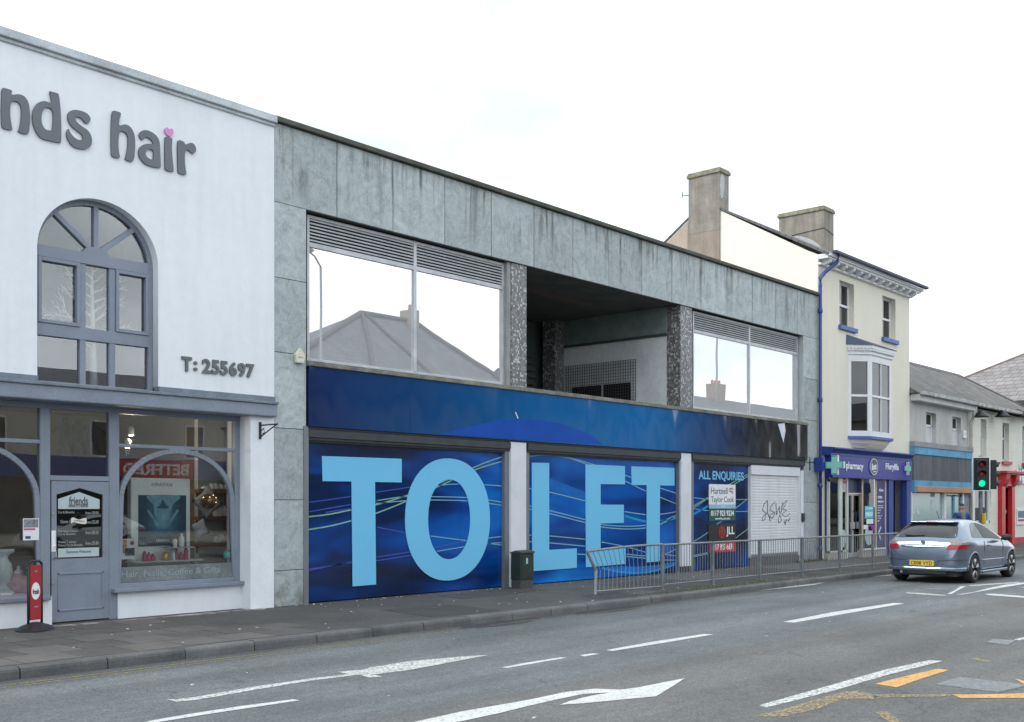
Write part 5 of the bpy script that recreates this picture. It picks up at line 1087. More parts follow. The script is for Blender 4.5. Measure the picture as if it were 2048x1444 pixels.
# ================================================================== GUARD RAILING
galv = mat('galvanised_steel', (.24, .255, .265), .5, metal=.45, var=.2, vs=5, dirt=.15)
RYY = -2.62; posts = [17.12, 18.92, 20.85, 22.8, 24.75, 26.7, 28.65, 30.6, 32.55]; RH = .86
rail = thing('guard_railing', 'long galvanised pedestrian guard railing along the kerb with its near end bent', 'railing', (24, RYY, 0))
# first, bent panel: leans and buckles
ex, ey = G(1190, 1190, 0)
def bent(u, h):   # u 0 (bent end) .. 1 (first straight post), h 0..1 height
    lean = (1 - u) ** 2
    x_ = ex + (posts[0] - ex) * u; y_ = ey + (RYY - ey) * u
    bow = .09 * lean * math.sin(h * math.pi) if h < .62 else .09 * lean * math.sin(.62 * math.pi) * (1 - (h - .62) / .38) 
    x_ += lean * (.10 * min(h, .55) / .55 - .20 * max(0, h - .55) / .45 * 1.0)
    return (x_, y_ + .10 * lean * h, RH * h * (1 - .10 * lean))
pst = MB().tube([bent(0, 0), bent(0, .3), bent(0, .55), bent(0, .75), bent(0, 1)], .03, 8); pst.build('bent_post', galv, rail, label='end post of the railing, kinked and leaning')
pn = MB(); pn.tube([bent(i / 10, 1) for i in range(11)], .022, 8).tube([bent(i / 10, .08) for i in range(11)], .016, 8)
for i in range(1, 16):
    u = i / 16; pn.tube([bent(u, .08), bent(u, .35), bent(u, .55), bent(u, .78), bent(u, 1)], .0065, 5)
pn.build('bent_panel', galv, rail, label='first railing panel, buckled outwards')
def post(x): MB().box(x - .025, x + .025, RYY - .025, RYY + .025, 0, RH + .01).box(x - .06, x + .06, RYY - .06, RYY + .06, 0, .012).build('post', galv, rail, bev=.004)
for x in posts: post(x)
for a, b in zip(posts, posts[1:]):
    p = MB().tube([(a + .03, RYY, RH - .01), (b - .03, RYY, RH - .01)], .02, 8).tube([(a + .03, RYY, .10), (b - .03, RYY, .10)], .015, 8); n_ = 18
    for i in range(n_):
        x = a + .03 + (b - a - .06) * (i + .5) / n_; p.tube([(x, RYY, .10), (x, RYY, RH - .01)], .0065, 5)
    p.build('railing_panel', galv, rail)

# ================================================================== PHARMACY BUILDING (three storeys)
CREAM = mat('cream_render', (.74, .70, .585), .8, var=.035, vs=.7, bump=.3, bs=20, streak=.02)
GABLE = mat('pale_gable_render', (.80, .76, .68), .85, var=.03, vs=.6, bump=.2)
BROWN = mat('brown_render', (.30, .25, .205), .9, var=.14, vs=1.6, bump=.4, bs=14, streak=.18)
TANR = mat('tan_render', (.42, .35, .28), .9, var=.12, vs=1.2, bump=.4, bs=14, streak=.12)
CHIM = mat('chimney_render', (.27, .245, .21), .9, var=.2, vs=2.2, bump=.5, bs=14, streak=.25)
LICH = mat('lichen_cap', (.25, .235, .17), .9, var=.4, vs=6, bump=.6, bs=20)
BLUEP = mat('royal_blue_paint', (.014, .045, .25), .45, var=.12, vs=5)
BLUES = mat('blue_sill_paint', (.075, .12, .36), .5, var=.18, vs=6)
WHP = mat('white_gloss_paint', (.72, .73, .74), .45, var=.05, vs=5)
DGL = glass('dark_window_glass', (.12, .12, .13), 1.6, .05, (1.5, .05))
PX0, PX1 = SX1 + .003, XP(1819)
EZ = 8.55; RYp, RZp = 3.75, 10.95; BY = 7.2
ph_b = thing('pharmacy_building', 'tall cream three storey building with oriel window above a blue pharmacy shopfront', 'building', ((PX0 + PX1) / 2, 0, 0))
# front wall with two upper window openings
def hole_(tl, br_, Y=0.0):
    x0, x1, z0, z1 = rect(tl, br_, Y); return x0, x1, z0, z1
w1 = (XP(1679), XP(1708), F(1679, 653)[1], F(1679, 560)[1]); w2 = (XP(1765), XP(1791), F(1765, 671)[1], F(1765, 590)[1])
zt_w = (w1[3] + w2[3]) / 2; zb_w = (w1[2] + w2[2]) / 2; w1 = (w1[0], w1[1], zb_w, zt_w); w2 = (w2[0], w2[1], zb_w, zt_w)
shape('front_wall', [[(PX0 + .003, 0), (XP(1656), 0), (XP(1656), 2.75), (XP(1809), 2.75), (XP(1809), 0), (PX1, 0), (PX1, EZ + .24), (PX0 + .003, EZ + .24)]] + [[(a[0], a[2]), (a[0], a[3]), (a[1], a[3]), (a[1], a[2])] for a in (w1, w2)], 0, .32, CREAM, ph_b)
for a in (w1, w2):
    f = MB(); y = .17
    f.box(a[0], a[0] + .055, y, y + .08, a[2], a[3]).box(a[1] - .055, a[1], y, y + .08, a[2], a[3]).box(a[0], a[1], y, y + .08, a[3] - .06, a[3]).box(a[0], a[1], y, y + .08, a[2], a[2] + .07)
    zm = a[2] + (a[3] - a[2]) * .49; f.box(a[0], a[1], y - .02, y + .06, zm - .035, zm + .035); xm = a[0] + (a[1] - a[0]) * .45; f.box(xm - .012, xm + .012, y + .005, y + .05, zm, a[3])
    wo = f.build('window', WHP, ph_b, bev=.004); MB().box(a[0] + .05, a[1] - .05, y + .03, y + .034, a[2] + .05, a[3] - .05).build('pane', DGL, wo)
    MB().box(a[0] - .08, a[1] + .10, -.09, .1, a[2] - .13, a[2]).build('sill', BLUES, wo, bev=.01)
    MB().box(a[0] + .05, a[0] + .25, y + .12, y + .13, zm, a[3] - .05).build('curtain', mat('net_curtain', (.55, .58, .62), .8, var=.1), wo)
    MB().box(a[0], a[1], .315, .33, a[2], a[3]).build('room_back', mat('room_dark', (.06, .06, .065), .9), wo)
# gable side, chimneys and roof
gz0 = 6.0
MB().prismx([(.012, 0), (BY, 0), (BY, RZp - (BY - RYp) * .70), (RYp, RZp), (.325, EZ + .40), (.012, EZ + .245)], PX0, PX0 + .30).build('gable_wall', GABLE, ph_b)
MB().prismx([(3.2, 6.5), (4.34, 6.5), (4.34, RZp - .75), (3.2, RZp - .75)], PX0 - .05, PX0 + .01).build('chimney_breast', BROWN, ph_b)
MB().prismx([(4.34, 6.5), (BY, 6.5), (BY, RZp - (BY - RYp) * .70 - .02), (4.34, RZp - .46)], PX0 - .02, PX0 + .01).build('gable_render', TANR, ph_b)
MB().prismx([(.322, 0), (BY, 0), (BY, RZp - (BY - RYp) * .70), (RYp, RZp), (.322, EZ + .40)], PX1 - .30, PX1).build('far_gable', CREAM, ph_b)
SLATE = brickmat('grey_slate', (.12, .12, .125), (.16, .155, .15), (.05, .05, .05), .3, .2, .012, axis='XY', var=.25)
MB().prismx([(-.35, EZ + .24), (RYp, RZp + .06), (BY + .1, RZp - (BY - RYp) * .70 + .06), (BY + .1, RZp - (BY - RYp) * .70), (RYp, RZp), (-.3, EZ + .18)], PX0 - .03, PX1 + .04).build('roof', SLATE, ph_b)
def chimney(parent, x0, x1, y0, y1, z0, z1, patch=True):
    c = MB().box(x0, x1, y0, y1, z0, z1 - .16).build('chimney', CHIM, parent); MB().box(x0 - .05, x1 + .05, y0 - .05, y1 + .05, z1 - .16, z1 - .05).box(x0 - .02, x1 + .02, y0 - .02, y1 + .02, z1 - .05, z1).build('chimney_cap', LICH, c, bev=.02)
    if patch: MB().prism(smooth_loop([(x0 + .06, z1 - .25), (x0 + .26, z1 - .22), (x0 + .3, z1 - .5), (x0 + .2, z1 - .9), (x0 + .05, z1 - .85)], 3), y0 - .006, y0 + .01).build('plaster_patch', mat('pale_mortar', (.45, .46, .46), .9, var=.1), c)
    return c
chimney(ph_b, PX0 - .056, PX0 + .50, 3.197, 4.30, RZp - .9, 11.95)
c_ = chimney(ph_b, PX1 - .72, PX1 + .05, 2.70, 4.40, RZp - 1.6, 11.95, False)
MB().prismx(smooth_loop([(2.75, RZp - .55), (3.1, RZp - .15), (3.7, RZp + .1), (3.9, RZp - .05), (3.3, RZp - .5)], 3), PX1 - .727, PX1 - .70).build('plaster_patch', mat('pale_mortar', (.45, .46, .46)), c_)
MB().tube([(PX1 - .73, 4.3, RZp + .12), (PX1 - .74, 2.68, RZp + .22), (PX1 + .06, 2.68, RZp + .1)], .01, 5).build('aerial_cable', iron, c_)
ae = MB().tube([(PX0 + .05, 4.3, 11.3), (PX0 - .1, 4.5, 11.32)], .012, 5).tube([(PX0 - .1, 4.5, 11.25), (PX0 - .1, 4.5, 11.42)], .012, 5).build('aerial_stub', iron, ph_b)
# cornice, brackets, gutter
cor = MB().box(PX0 - .02, PX1 + .03, -.10, .0, EZ - .06, EZ).box(PX0 - .0, PX1 + .32, -.36, .0, EZ + .16, EZ + .24).box(PX0, PX1 + .26, -.30, .0, EZ + .10, EZ + .16)
cor.build('cornice', WHP, ph_b, bev=.01)
MB().box(PX0, PX1 + .02, -.015, .0, EZ - .0, EZ + .10).build('frieze', mat('frieze_grey', (.42, .43, .42), .8, var=.1), ph_b)
nb = 13
for i in range(nb):
    x = PX0 + .25 + (PX1 - PX0 - .35) * i / (nb - 1); MB().prismx([(-.012, EZ + .10), (-.28, EZ + .10), (-.28, EZ + .03), (-.2, EZ - .02), (-.12, EZ - .045), (-.012, EZ - .05)], x - .055, x + .055).build('bracket', WHP, ph_b, bev=.006)
gut = mat('dark_blue_gutter', (.02, .03, .06), .5, var=.2)
MB().box(PX0 + .15, PX1 + .40, -.50, -.36, EZ + .235, EZ + .33).build('gutter', gut, ph_b, bev=.02)
dpx = XP(1640, -.07)
dp = MB().tube([(PX0 + .45, -.42, EZ + .25), (PX0 + .42, -.40, EZ + .05), (dpx + .14, -.15, EZ - .28), (dpx, -.08, EZ - .45), (dpx, -.08, EZ - .7)], .055, 10).tube([(dpx, -.08, EZ - .6), (dpx, -.08, .03)], .05, 10)
for z in (7.1, 4.55, 2.1, .3): dp.lathe([(.065, 0), (.068, .03), (.068, .1), (.055, .13)], (dpx, -.08, z), 12)
dp.build('downpipe', mat('blue_downpipe', (.03, .055, .20), .4, var=.12, vs=8), ph_b, smooth=True)
# oriel window
ox0, ox1 = XP(1697), XP(1697) + .54; oxr = XP(1783, -.45); oyf = -.45; oz0 = 3.68; oz1 = 5.98
ori = [(ox0, 0), (ox1, oyf), (oxr, oyf), (oxr + .54, 0)]
def ring(f, e=0): 
    cx = (ox0 + oxr + .54) / 2; return [(cx + (x - cx) * (1 + e) + (0), y * (1 + e * 2.2)) for x, y in f]
orl = MB().prismz(ring(ori, .00), oz0, oz0 + .10).prismz(ring(ori), oz1, oz1 + .16)
def facet(mb, p, q, z0, z1, w, d=.05):
    """a framed opening between plan points p and q"""
    P, Q = Vector((p[0], p[1], 0)), Vector((q[0], q[1], 0)); u = (Q - P).normalized(); L_ = (Q - P).length; nn = Vector((u.y, -u.x, 0))
    def bx(s0, s1, a0, a1, o0=0, o1=.06):
        mb.prismz([tuple((P + u * s0 + nn * o0)[:2]), tuple((P + u * s1 + nn * o0)[:2]), tuple((P + u * s1 - nn * o1)[:2]), tuple((P + u * s0 - nn * o1)[:2])], a0, a1)
    bx(0, w, z0, z1); bx(L_ - w, L_, z0, z1); bx(w, L_ - w, z1 - .05, z1); bx(w, L_ - w, z0, z0 + .06); zm = (z0 + z1) / 2 + .02; bx(w, L_ - w, zm - .035, zm + .035, .01, .05)
    return P, u, L_, nn, zm, bx
gla = MB()
for p, q, mid in ((ori[0], ori[1], False), (ori[1], ori[2], True), (ori[2], ori[3], False)):
    P, u, L_, nn, zm, bx = facet(orl, p, q, oz0 + .1, oz1, .09 if not mid else .13)
    if mid: bx(L_ / 2 - .018, L_ / 2 + .018, oz0 + .1, oz1, 0, .04)
    a, b = P + u * .05 - nn * .035, P + u * (L_ - .05) - nn * .035; gla.prismz([(a.x, a.y), (b.x, b.y), (b.x - nn.x * .005, b.y - nn.y * .005), (a.x - nn.x * .005, a.y - nn.y * .005)], oz0 + .12, oz1 - .02)
oo = orl.build('oriel_window', WHP, ph_b, bev=.005); gla.build('pane', glass('oriel_glass', (.18, .2, .21), 1.62, .06, (1.5, .04)), oo)
MB().prismz(ring(ori, .04), oz1 + .16, oz1 + .26).prismz(ring(ori, .10), oz1 + .34, oz1 + .44).prismz(ring(ori, .065), oz1 + .26, oz1 + .34).build('cornice', WHP, oo)
dn = MB()
for p, q in ((0, 1), (1, 2)):
    P, Q = Vector((*ring(ori, .075)[p], 0)), Vector((*ring(ori, .075)[q], 0)); n_ = int((Q - P).length / .10)
    for i in range(n_): c = P + (Q - P) * ((i + .5) / n_); dn.box(c.x - .03, c.x + .03, c.y - .03, c.y + .03, oz1 + .265, oz1 + .335)
dn.build('dentils', WHP, oo)
rf = ring(ori, .14); z = oz1 + .44
MB().add([(rf[0][0], 0, z), (rf[1][0], rf[1][1], z), (rf[2][0], rf[2][1], z), (rf[3][0], 0, z), (rf[0][0] + .02, 0, z + .30), (rf[3][0] - .35, 0, z + .24)], [(0, 3, 2, 1), (0, 1, 4), (1, 2, 5, 4), (2, 3, 5), (0, 4, 5, 3)]).build('lead_roof', mat('blue_lead', (.075, .10, .16), .6, var=.25, vs=4), oo)
MB().prismz(ring(ori, .05), oz0 - .09, oz0).build('sill', BLUES, oo, bev=.01)
cb_ = MB(); R0 = ring(ori, .0); levels = [(0, 1.0), (-.12, .86), (-.25, .62), (-.36, .35), (-.44, .08)]; k0 = 0; cx = (ox0 + oxr + .54) / 2
for dz_, f_ in levels:
    for x, y in ori: cb_.v.append((cx + (x - cx) * (.55 + .42 * f_), y * f_ * .95, oz0 - .09 + dz_))
for i in range(4):
    for k in range(3): cb_.f.append((i * 4 + k, i * 4 + k + 1, (i + 1) * 4 + k + 1, (i + 1) * 4 + k))
cb_.build('corbel', CREAM, oo)
MB().prismz([(ox0 + .1, -.02), (ox1 + .05, oyf + .12), (oxr - .05, oyf + .12), (oxr + .44, -.02)], oz0 + .11, oz1 - .01).build('blind', mat('blind_grey', (.30, .32, .34), .8, var=.1, vs=3), oo)
# ---- pharmacy shopfront
SF = XP(1650, -.22); SE = XP(1822, -.22)
fz1 = F(1650, 909, -.25)[1]; fz0 = F(1650, 953.5, -.25)[1]
FAS = mat('pharmacy_fascia_blue', (.012, .018, .24), .3, var=.05, vs=1, spec=.35)
x0, x1 = XP(1649, 0), XP(1824, -.25)
MB().box(x0, x1, -.25, .0, fz0, fz1).build('fascia', FAS, ph_b)
cz = F(1644, 892, -.35)[1]
MB().prismx([(0, fz1), (-.27, fz1), (-.27, fz1 + .07), (-.33, fz1 + .14), (-.40, cz - .04), (-.40, cz), (0, cz + .04)], XP(1644, 0), XP(1828, -.36)).build('shop_cornice', BLUEP, ph_b, bev=.006)
# frontage below: pilasters, panes, door
pw = .16
def xx_(px): return XP(px, -.12)
def blk_(name, a, b, m, z0=0.02, z1=fz0, y0=-.16, y1=.02, **k): return MB().box(xx_(a), xx_(b), y0, y1, z0, z1).build(name, m, ph_b, **k)
MB().box(XP(1650, 0), XP(1650, 0) + .13, -.10, .02, .02, fz0).build('pilaster', BLUEP, ph_b, bev=.006)
blk_('pilaster', 1773, 1782, BLUEP, y0=-.2, bev=.006); blk_('pilaster', 1809, 1817, BLUEP, y0=-.2, bev=.006)
# dark room
rm = MB(); a0, a1 = xx_(1656), xx_(1773)
rm.add([(a0, .33, .02), (a1, .33, .02), (a1, 3.4, .02), (a0, 3.4, .02), (a0, .33, 2.75), (a1, .33, 2.75), (a1, 3.4, 2.75), (a0, 3.4, 2.75)], [(0, 1, 2, 3), (4, 7, 6, 5), (1, 5, 6, 2), (2, 6, 7, 3), (3, 7, 4, 0)])
rm.build('pharmacy_interior', mat('pharmacy_room', (.42, .41, .38), .8, var=.15, vs=1.2), ph_b)
MB().box(a0 + .2, a1 - .2, 1.0, 1.5, 2.70, 2.74).build('strip_light', mat('strip_lit', (1, .9, .75), .5, emit=(1, .88, .66), es=13), ph_b)
sf2 = MB(); alp = mat('pale_aluminium', (.42, .43, .44), .4, metal=.5, var=.08)
zb = F(1656, 1106, -.12)[1]; zt = fz0
def vb(a, b, z0=zb, z1=None, y0=-.15, y1=-.08): sf2.box(xx_(a), xx_(b), y0, y1, z0, zt if z1 is None else z1)
vb(1656, 1658); vb(1677, 1683); vb(1692.5, 1694.5, .02)
sf2.box(xx_(1656), xx_(1694), -.15, -.08, zb, zb + .05)
sf2.build('shopfront_frame', mat('pale_frame', (.50, .56, .54), .5), ph_b)
MB().box(xx_(1656), xx_(1694), -.14, .1, .0, zb).box(xx_(1723), xx_(1772), -.14, .1, .0, zb + .02).build('stall_riser', mat('pinkish_stone', (.36, .33, .31), .8, var=.15), ph_b)
sf3 = MB()
for a, b in ((1723, 1726), (1750.5, 1753), (1769.5, 1772)): sf3.box(xx_(a) + (xx_(b) - xx_(a)) * .35, xx_(b), -.13, -.10, zb, zt)
sf3.build('timber_mullion', mat('pale_timber', (.50, .40, .30), .6, var=.1), ph_b)
MB().box(xx_(1726), xx_(1769), -.17, -.06, zb, zb + .05).build('pale_sill', WHP, ph_b)
MB().box(xx_(1658), xx_(1692), -.115, -.110, zb + .05, zt).build('shop_window_glass', glass('pharmacy_glass', (.93, .94, .93), 1.5, .03, (1.3, .05)), ph_b)
MB().box(xx_(1726), xx_(1750), -.115, -.110, zb + .05, zt).build('shop_window_glass', glass('pharmacy_glass', (.93, .86, .85), 1.5, .03, (1.3, .05)), ph_b)
# recessed door
dzt_ = F(1696, 987, .0)[1]; YD = .0
MB().box(XP(1694.5, YD), XP(1723, YD), YD, YD + .05, dzt_ + .02, zt).build('door_header', mat('header_blue', (.03, .04, .12), .4), ph_b)
dd = MB(); xa_, xb_ = XP(1695, YD), XP(1722, YD); xm_ = XP(1701, YD)
for a, b in ((xa_, xa_ + .05), (xm_ + .05, xm_ + .17), (xb_ - .10, xb_)): dd.box(a, b, YD - .02, YD + .04, .02, dzt_)
dd.box(xa_, xb_, YD - .019, YD + .039, dzt_ - .06, dzt_).box(xa_, xb_, YD - .019, YD + .039, .02, .16).box(xm_, xb_, YD - .018, YD + .038, .88, 1.08)
dd = dd.build('door', alp, ph_b, bev=.004); MB().box(xa_, xb_, YD + .01, YD + .014, .1, dzt_ - .02).build('pane', glass('pharmacy_glass'), dd)
MB().tube([(xm_ + .11, YD - .03, .85), (xm_ + .11, YD - .12, .88), (xm_ + .11, YD - .12, 1.38), (xm_ + .11, YD - .03, 1.41)], .022, 8).build('handle', mat('handle_navy', (.02, .03, .08), .4), dd, smooth=True)
# posters in the window
def wp(name, a, b, py1, py0, m, label=None, y=-.118):
    return MB().box(xx_(a), xx_(b), y - .003, y, F(a, py0, -.12)[1], F(a, py1, -.12)[1]).build(name, m, ph_b, label=label)
wp('window_poster', 1729.5, 1747, 1012, 1037, mat('cyan_poster', (.05, .42, .58), .5, var=.1, vs=9), 'cyan notice on the pharmacy window')
wp('window_poster', 1731, 1745, 1014.5, 1019, mat('pale_cyan', (.45, .68, .74), .5, var=.3, vs=20), y=-.1215)
wp('window_poster', 1731, 1745, 1024, 1033, mat('pale_cyan', (.45, .68, .74)), y=-.1215)
wp('window_poster', 1733, 1746.5, 1038, 1048, paper, 'white notice with a small blue cross')
wp('window_poster', 1727, 1736, 1050, 1058.5, paper)
wp('window_poster', 1736.5, 1750, 1050, 1061.5, mat('purple_poster', (.20, .03, .26), .5, var=.4, vs=12), 'purple notice on the pharmacy window')
wp('window_poster', 1684, 1693, 959, 984, mat('grey_notice', (.40, .36, .38), .5, var=.4, vs=14)); wp('window_poster', 1684, 1693, 961, 967, mat('red_notice', (.5, .04, .07), .5), y=-.1215)
cx_, cz_ = F(1738, 1071, -.12); shape('frosted_disc', [[(cx_ + .30 * math.cos(k * .2618), cz_ + .30 * math.sin(k * .2618)) for k in range(24)]], -.121, -.118, frost, ph_b)
cx_, cz_ = F(1687, 1077, -.12); shape('frosted_disc', [[(cx_ + .16 * math.cos(k * .2618), cz_ + .26 * math.sin(k * .2618)) for k in range(24)]], -.121, -.118, frost, ph_b)
# things on display inside
rnd = random.Random(11); stock = [mat('stock_red', (.5, .03, .05), .5), mat('stock_white', (.6, .6, .6), .5), mat('stock_blue', (.05, .1, .4), .5), mat('stock_pink', (.5, .15, .3), .5), mat('stock_orange', (.5, .2, .05), .5)]
for px, lab in ((1662, 'left of the pale post'), (1671, 'right beside the pale post'), (1738, 'behind the window notices')):
    x = XP(px, .6); t = thing('shop_shelving', 'stocked shelving inside the pharmacy, ' + lab, 'shelving', (x, .6, .02)); MB().box(x - .22, x + .22, .75, .8, .02, 2.0).build('back', mat('stock_white', (.6, .6, .6)), t)
    sh = MB()
    for k in range(5): sh.box(x - .22, x + .22, .5, .75, .25 + k * .36, .27 + k * .36)
    sh.build('shelf_boards', mat('shelf_grey', (.3, .3, .3), .6), t)
    for ci, cm_ in enumerate(stock):
        mb = MB()
        for k in range(5):
            for q in range(5):
                if rnd.randrange(5) == ci: h_ = rnd.uniform(.12, .26); mb.box(x - .2 + q * .082, x - .13 + q * .082, .53, .62, .271 + k * .36, .271 + k * .36 + h_)
        if mb.v: o = mb.build('stock', cm_, t); o['kind'] = 'stuff'
# vertical blue banner, blue recess at the right
MB().box(xx_(1753.5), xx_(1769), -.13, -.10, zb + .05, zt).build('banner_panel', mat('banner_blue', (.012, .018, .16), .35, var=.15, vs=2), ph_b)
for s_, y0_, y1_, b in (('Alive', 977, 983, 1766), ('croeso', 992, 997, 1763.5), ('welcome', 1000, 1005, 1766.5), ('oriau agor', 1010, 1013, 1766), ('gofal iechyd', 1014, 1017, 1766), ('opening', 1019, 1022, 1761), ('times', 1024, 1027, 1759), ('mon - fri', 1030, 1033, 1763), ('9 - 5.30', 1035, 1038, 1761), ('sat', 1040, 1043, 1758)):
    text('lettering', s_, xx_(1754.8 if y0_ > 985 else 1757), xx_(b), F(1755, y1_, -.13)[1], F(1755, y0_, -.13)[1], -.1305, wink, ph_b, depth=.002, bold=.02)
mb = MB(); 
for p, q in (((1762, 1053), (1757, 1066)), ((1757, 1066), (1762, 1080))): mb.bar(F(*p, -.13), F(*q, -.13), .07, -.134, -.1305)
mb.build('tick_mark', mat('pale_cyan', (.45, .68, .74)), ph_b)
MB().box(xx_(1782), PX1 - .31, .32, .40, 0, fz0).build('recessed_door', mat('deep_blue_door', (.008, .03, .17), .4, var=.1), ph_b, bev=.01)
MB().box(xx_(1788), xx_(1803), .30, .32, .2, 1.0).box(xx_(1788), xx_(1803), .30, .32, 1.15, 2.0).build('door_moulding', mat('deep_blue_door2', (.010, .037, .20), .4), ph_b, bev=.01)
# fascia signs
def cross(mb, cx, cz, r, y0, y1, t=.36):
    a = r * t; mb.prism([(cx - a, cz - r), (cx + a, cz - r), (cx + a, cz - a), (cx + r, cz - a), (cx + r, cz + a), (cx + a, cz + a), (cx + a, cz + r), (cx - a, cz + r), (cx - a, cz + a), (cx - r, cz + a), (cx - r, cz - a), (cx - a, cz - a)], y0, y1)
grn = mat('pale_green_cross', (.28, .62, .52), .35, var=.06, vs=9); grd = mat('green_edge', (.06, .38, .26), .4)
z = 2.73; cxp = 28.93 if 0 else ray(1650)[0] / ray(1650)[1] * 13.72; x = cxp; t = thing('pharmacy_cross', 'large pale green cross sign projecting at the left end of the pharmacy fascia', 'cross sign', (x, -.3, z))
def crossx(mb, cy, cz, r, x0, x1, t=.34):
    a = r * t; mb.prismx([(cy - a, cz - r), (cy + a, cz - r), (cy + a, cz - a), (cy + r, cz - a), (cy + r, cz + a), (cy + a, cz + a), (cy + a, cz + r), (cy - a, cz + r), (cy - a, cz + a), (cy - r, cz + a), (cy - r, cz - a), (cy - a, cz - a)], x0, x1)
mb = MB(); crossx(mb, -.56, z, .275, x + .003, x + .10); mb.build('case', mat('cross_white', (.7, .7, .72), .4), t); mb = MB(); crossx(mb, -.56, z, .27, x - .006, x + .003); mb.build('rim', grd, t); mb = MB(); crossx(mb, -.56, z, .235, x - .012, x - .006, .34); mb.build('face', grn, t); MB().box(x + .06, x + .12, -.30, -.24, z - .06, z + .06).build('mount', iron, t)
x, z = F(1814, 937, -.25); t = thing('pharmacy_cross', 'small green cross sign at the right end of the pharmacy fascia', 'cross sign', (x, -.25, z))
mb = MB(); cross(mb, x, z, .21, -.30, -.252); mb.build('case', mat('cross_white', (.7, .7, .72)), t); mb = MB(); cross(mb, x, z, .195, -.306, -.30); mb.build('face', mat('mint_cross', (.12, .52, .36), .4, var=.1), t)
t = thing('pharmacy_lettering', 'white words on the blue fascia between the two green crosses', 'lettering', (XP(1740, -.25), -.25, fz0))
ptx = lambda s_, a, b, y1_, y0_: text('word', s_, XP(a, -.25), XP(b, -.25), F((a + b) / 2, y0_, -.25)[1], F((a + b) / 2, y1_, -.25)[1], -.2505, wink, t, depth=.01, bold=.015)
ptx('pharmacy', 1692, 1726, 924.5, 943); ptx('Fferyllfa', 1771, 1797, 927, 943.5)
x, z = F(1746.5, 933.5, -.25); t = thing('round_logo_sign', 'round navy sign with a white script word in a silver ring', 'sign', (x, -.25, z)); Rr = F(1746, 917, -.25)[1] - z
shape('disc', [[(x + Rr * 1.12 * math.cos(k * .2094), z + Rr * math.sin(k * .2094)) for k in range(30)]], -.27, -.252, mat('logo_navy', (.015, .018, .05), .3), t)
shape('ring', [[(x + Rr * 1.15 * math.cos(k * .2094), z + Rr * 1.03 * math.sin(k * .2094)) for k in range(30)], [(x + Rr * 1.0 * math.cos(k * .2094), z + Rr * .9 * math.sin(k * .2094)) for k in range(30)]], -.28, -.252, mat('silver_ring', (.5, .52, .56), .4, metal=.3), t)
text('lettering', 'Boots', x - Rr * .72, x + Rr * .78, z - .10, z + .11, -.2705, wink, t, depth=.004, bold=.03, shear=.35, rot=.12)
MB().bar((x - .05, z - .16), (x + .15, z - .14), .025, -.276, -.2705).build('underline', wink, t)
# small blue box sign and lamp left of the shopfront
x, z = F(1643, 929, -.2); t = thing('blue_box_sign', 'small dark blue box fixed beside the pharmacy cross', 'box sign', (x, 0, z)); MB().box(x - .09, x + .07, -.28, -.02, z - .20, z + .20).build('case', BLUEP, t, bev=.01); MB().box(x - .02, x + .02, -.03, .0, z - .05, z + .05).build('mount', iron, t)
x, z = F(1658, 959, -.2); t = thing('security_camera', 'small black dome camera under the left end of the pharmacy fascia', 'camera', (x, -.15, z)); MB().lathe([(.001, -.07), (.05, -.05), (.06, 0), (.04, .03)], (x, -.2, z), 12).build('dome', blk, t); MB().box(x - .03, x + .03, -.2, -.1, z + .02, fz0 + .001).build('mount', blk, t)

# ================================================================== CLOSED SHOP (grey)
QX0, QX1 = PX1 + .003, XP(1936)
GY_ = mat('stained_grey_render', (.50, .49, .47), .85, var=.10, vs=1.2, bump=.3, bs=16, streak=.10, dirt=.2)
cs = thing('closed_shop_building', 'low grey rendered terrace building with a boarded blue trimmed shopfront', 'building', ((QX0 + QX1) / 2, 0, 0))
LE = 5.25
qw = [(XP(1852), XP(1872), F(1852, 884)[1] - .05, F(1852, 824)[1]), (XP(1905), XP(1922), F(1905, 889)[1] - .05, F(1905, 833)[1])]
zq0 = min(qw[0][2], qw[1][2]); zq1 = max(qw[0][3], qw[1][3]); qw = [(a[0], a[1], zq0, zq1) for a in qw]
gw0 = F(1830, 884)[1]
shape('front_wall', [[(QX0, 2.0), (QX1, 2.0), (QX1, LE), (QX0, LE)]] + [[(a[0], a[2]), (a[0], a[3]), (a[1], a[3]), (a[1], a[2])] for a in qw], 0, .3, GY_, cs)
for a in qw:
    f = MB(); y = .14; zm = a[3] - (a[3] - a[2]) * .40
    for s_ in ((a[0], a[0] + .05, a[2], a[3]), (a[1] - .05, a[1], a[2], a[3]), (a[0], a[1], a[3] - .05, a[3]), (a[0], a[1], zm - .04, zm + .04)): f.box(s_[0], s_[1], y, y + .07, s_[2], s_[3])
    f.prismx([(y - .03, zm + .04), (y - .10, zm + .06), (y + .0, a[3] - .06), (y + .05, a[3] - .06)], a[0] + .06, a[0] + .10)
    wo = f.build('window', WHP, cs, bev=.004); MB().box(a[0] + .04, a[1] - .04, y + .03, y + .034, zm, a[3]).build('pane', DGL, wo); MB().box(a[0] + .04, a[1] - .04, y + .03, y + .05, a[2], zm - .03).build('infill_panel', mat('pale_infill', (.62, .64, .66), .6), wo)
    MB().box(a[0], a[1], .29, .31, a[2], a[3]).build('room_back', mat('room_dark', (.06, .06, .065)), wo)
z = lambda py, px=1822, Y=-.15: F(px, py, Y)[1]
zb1, zb2, zb3, zb4, zb5, zb6 = z(881), z(892), z(907), z(960), z(972), z(984)
MB().box(QX0, QX1, -.20, .0, zb2, zb1).build('ledge', mat('grey_felt_ledge', (.28, .285, .30), .8, var=.2, vs=2), cs, bev=.01)
bl = mat('faded_sky_blue', (.10, .33, .52), .7, var=.15, vs=3, dirt=.3)
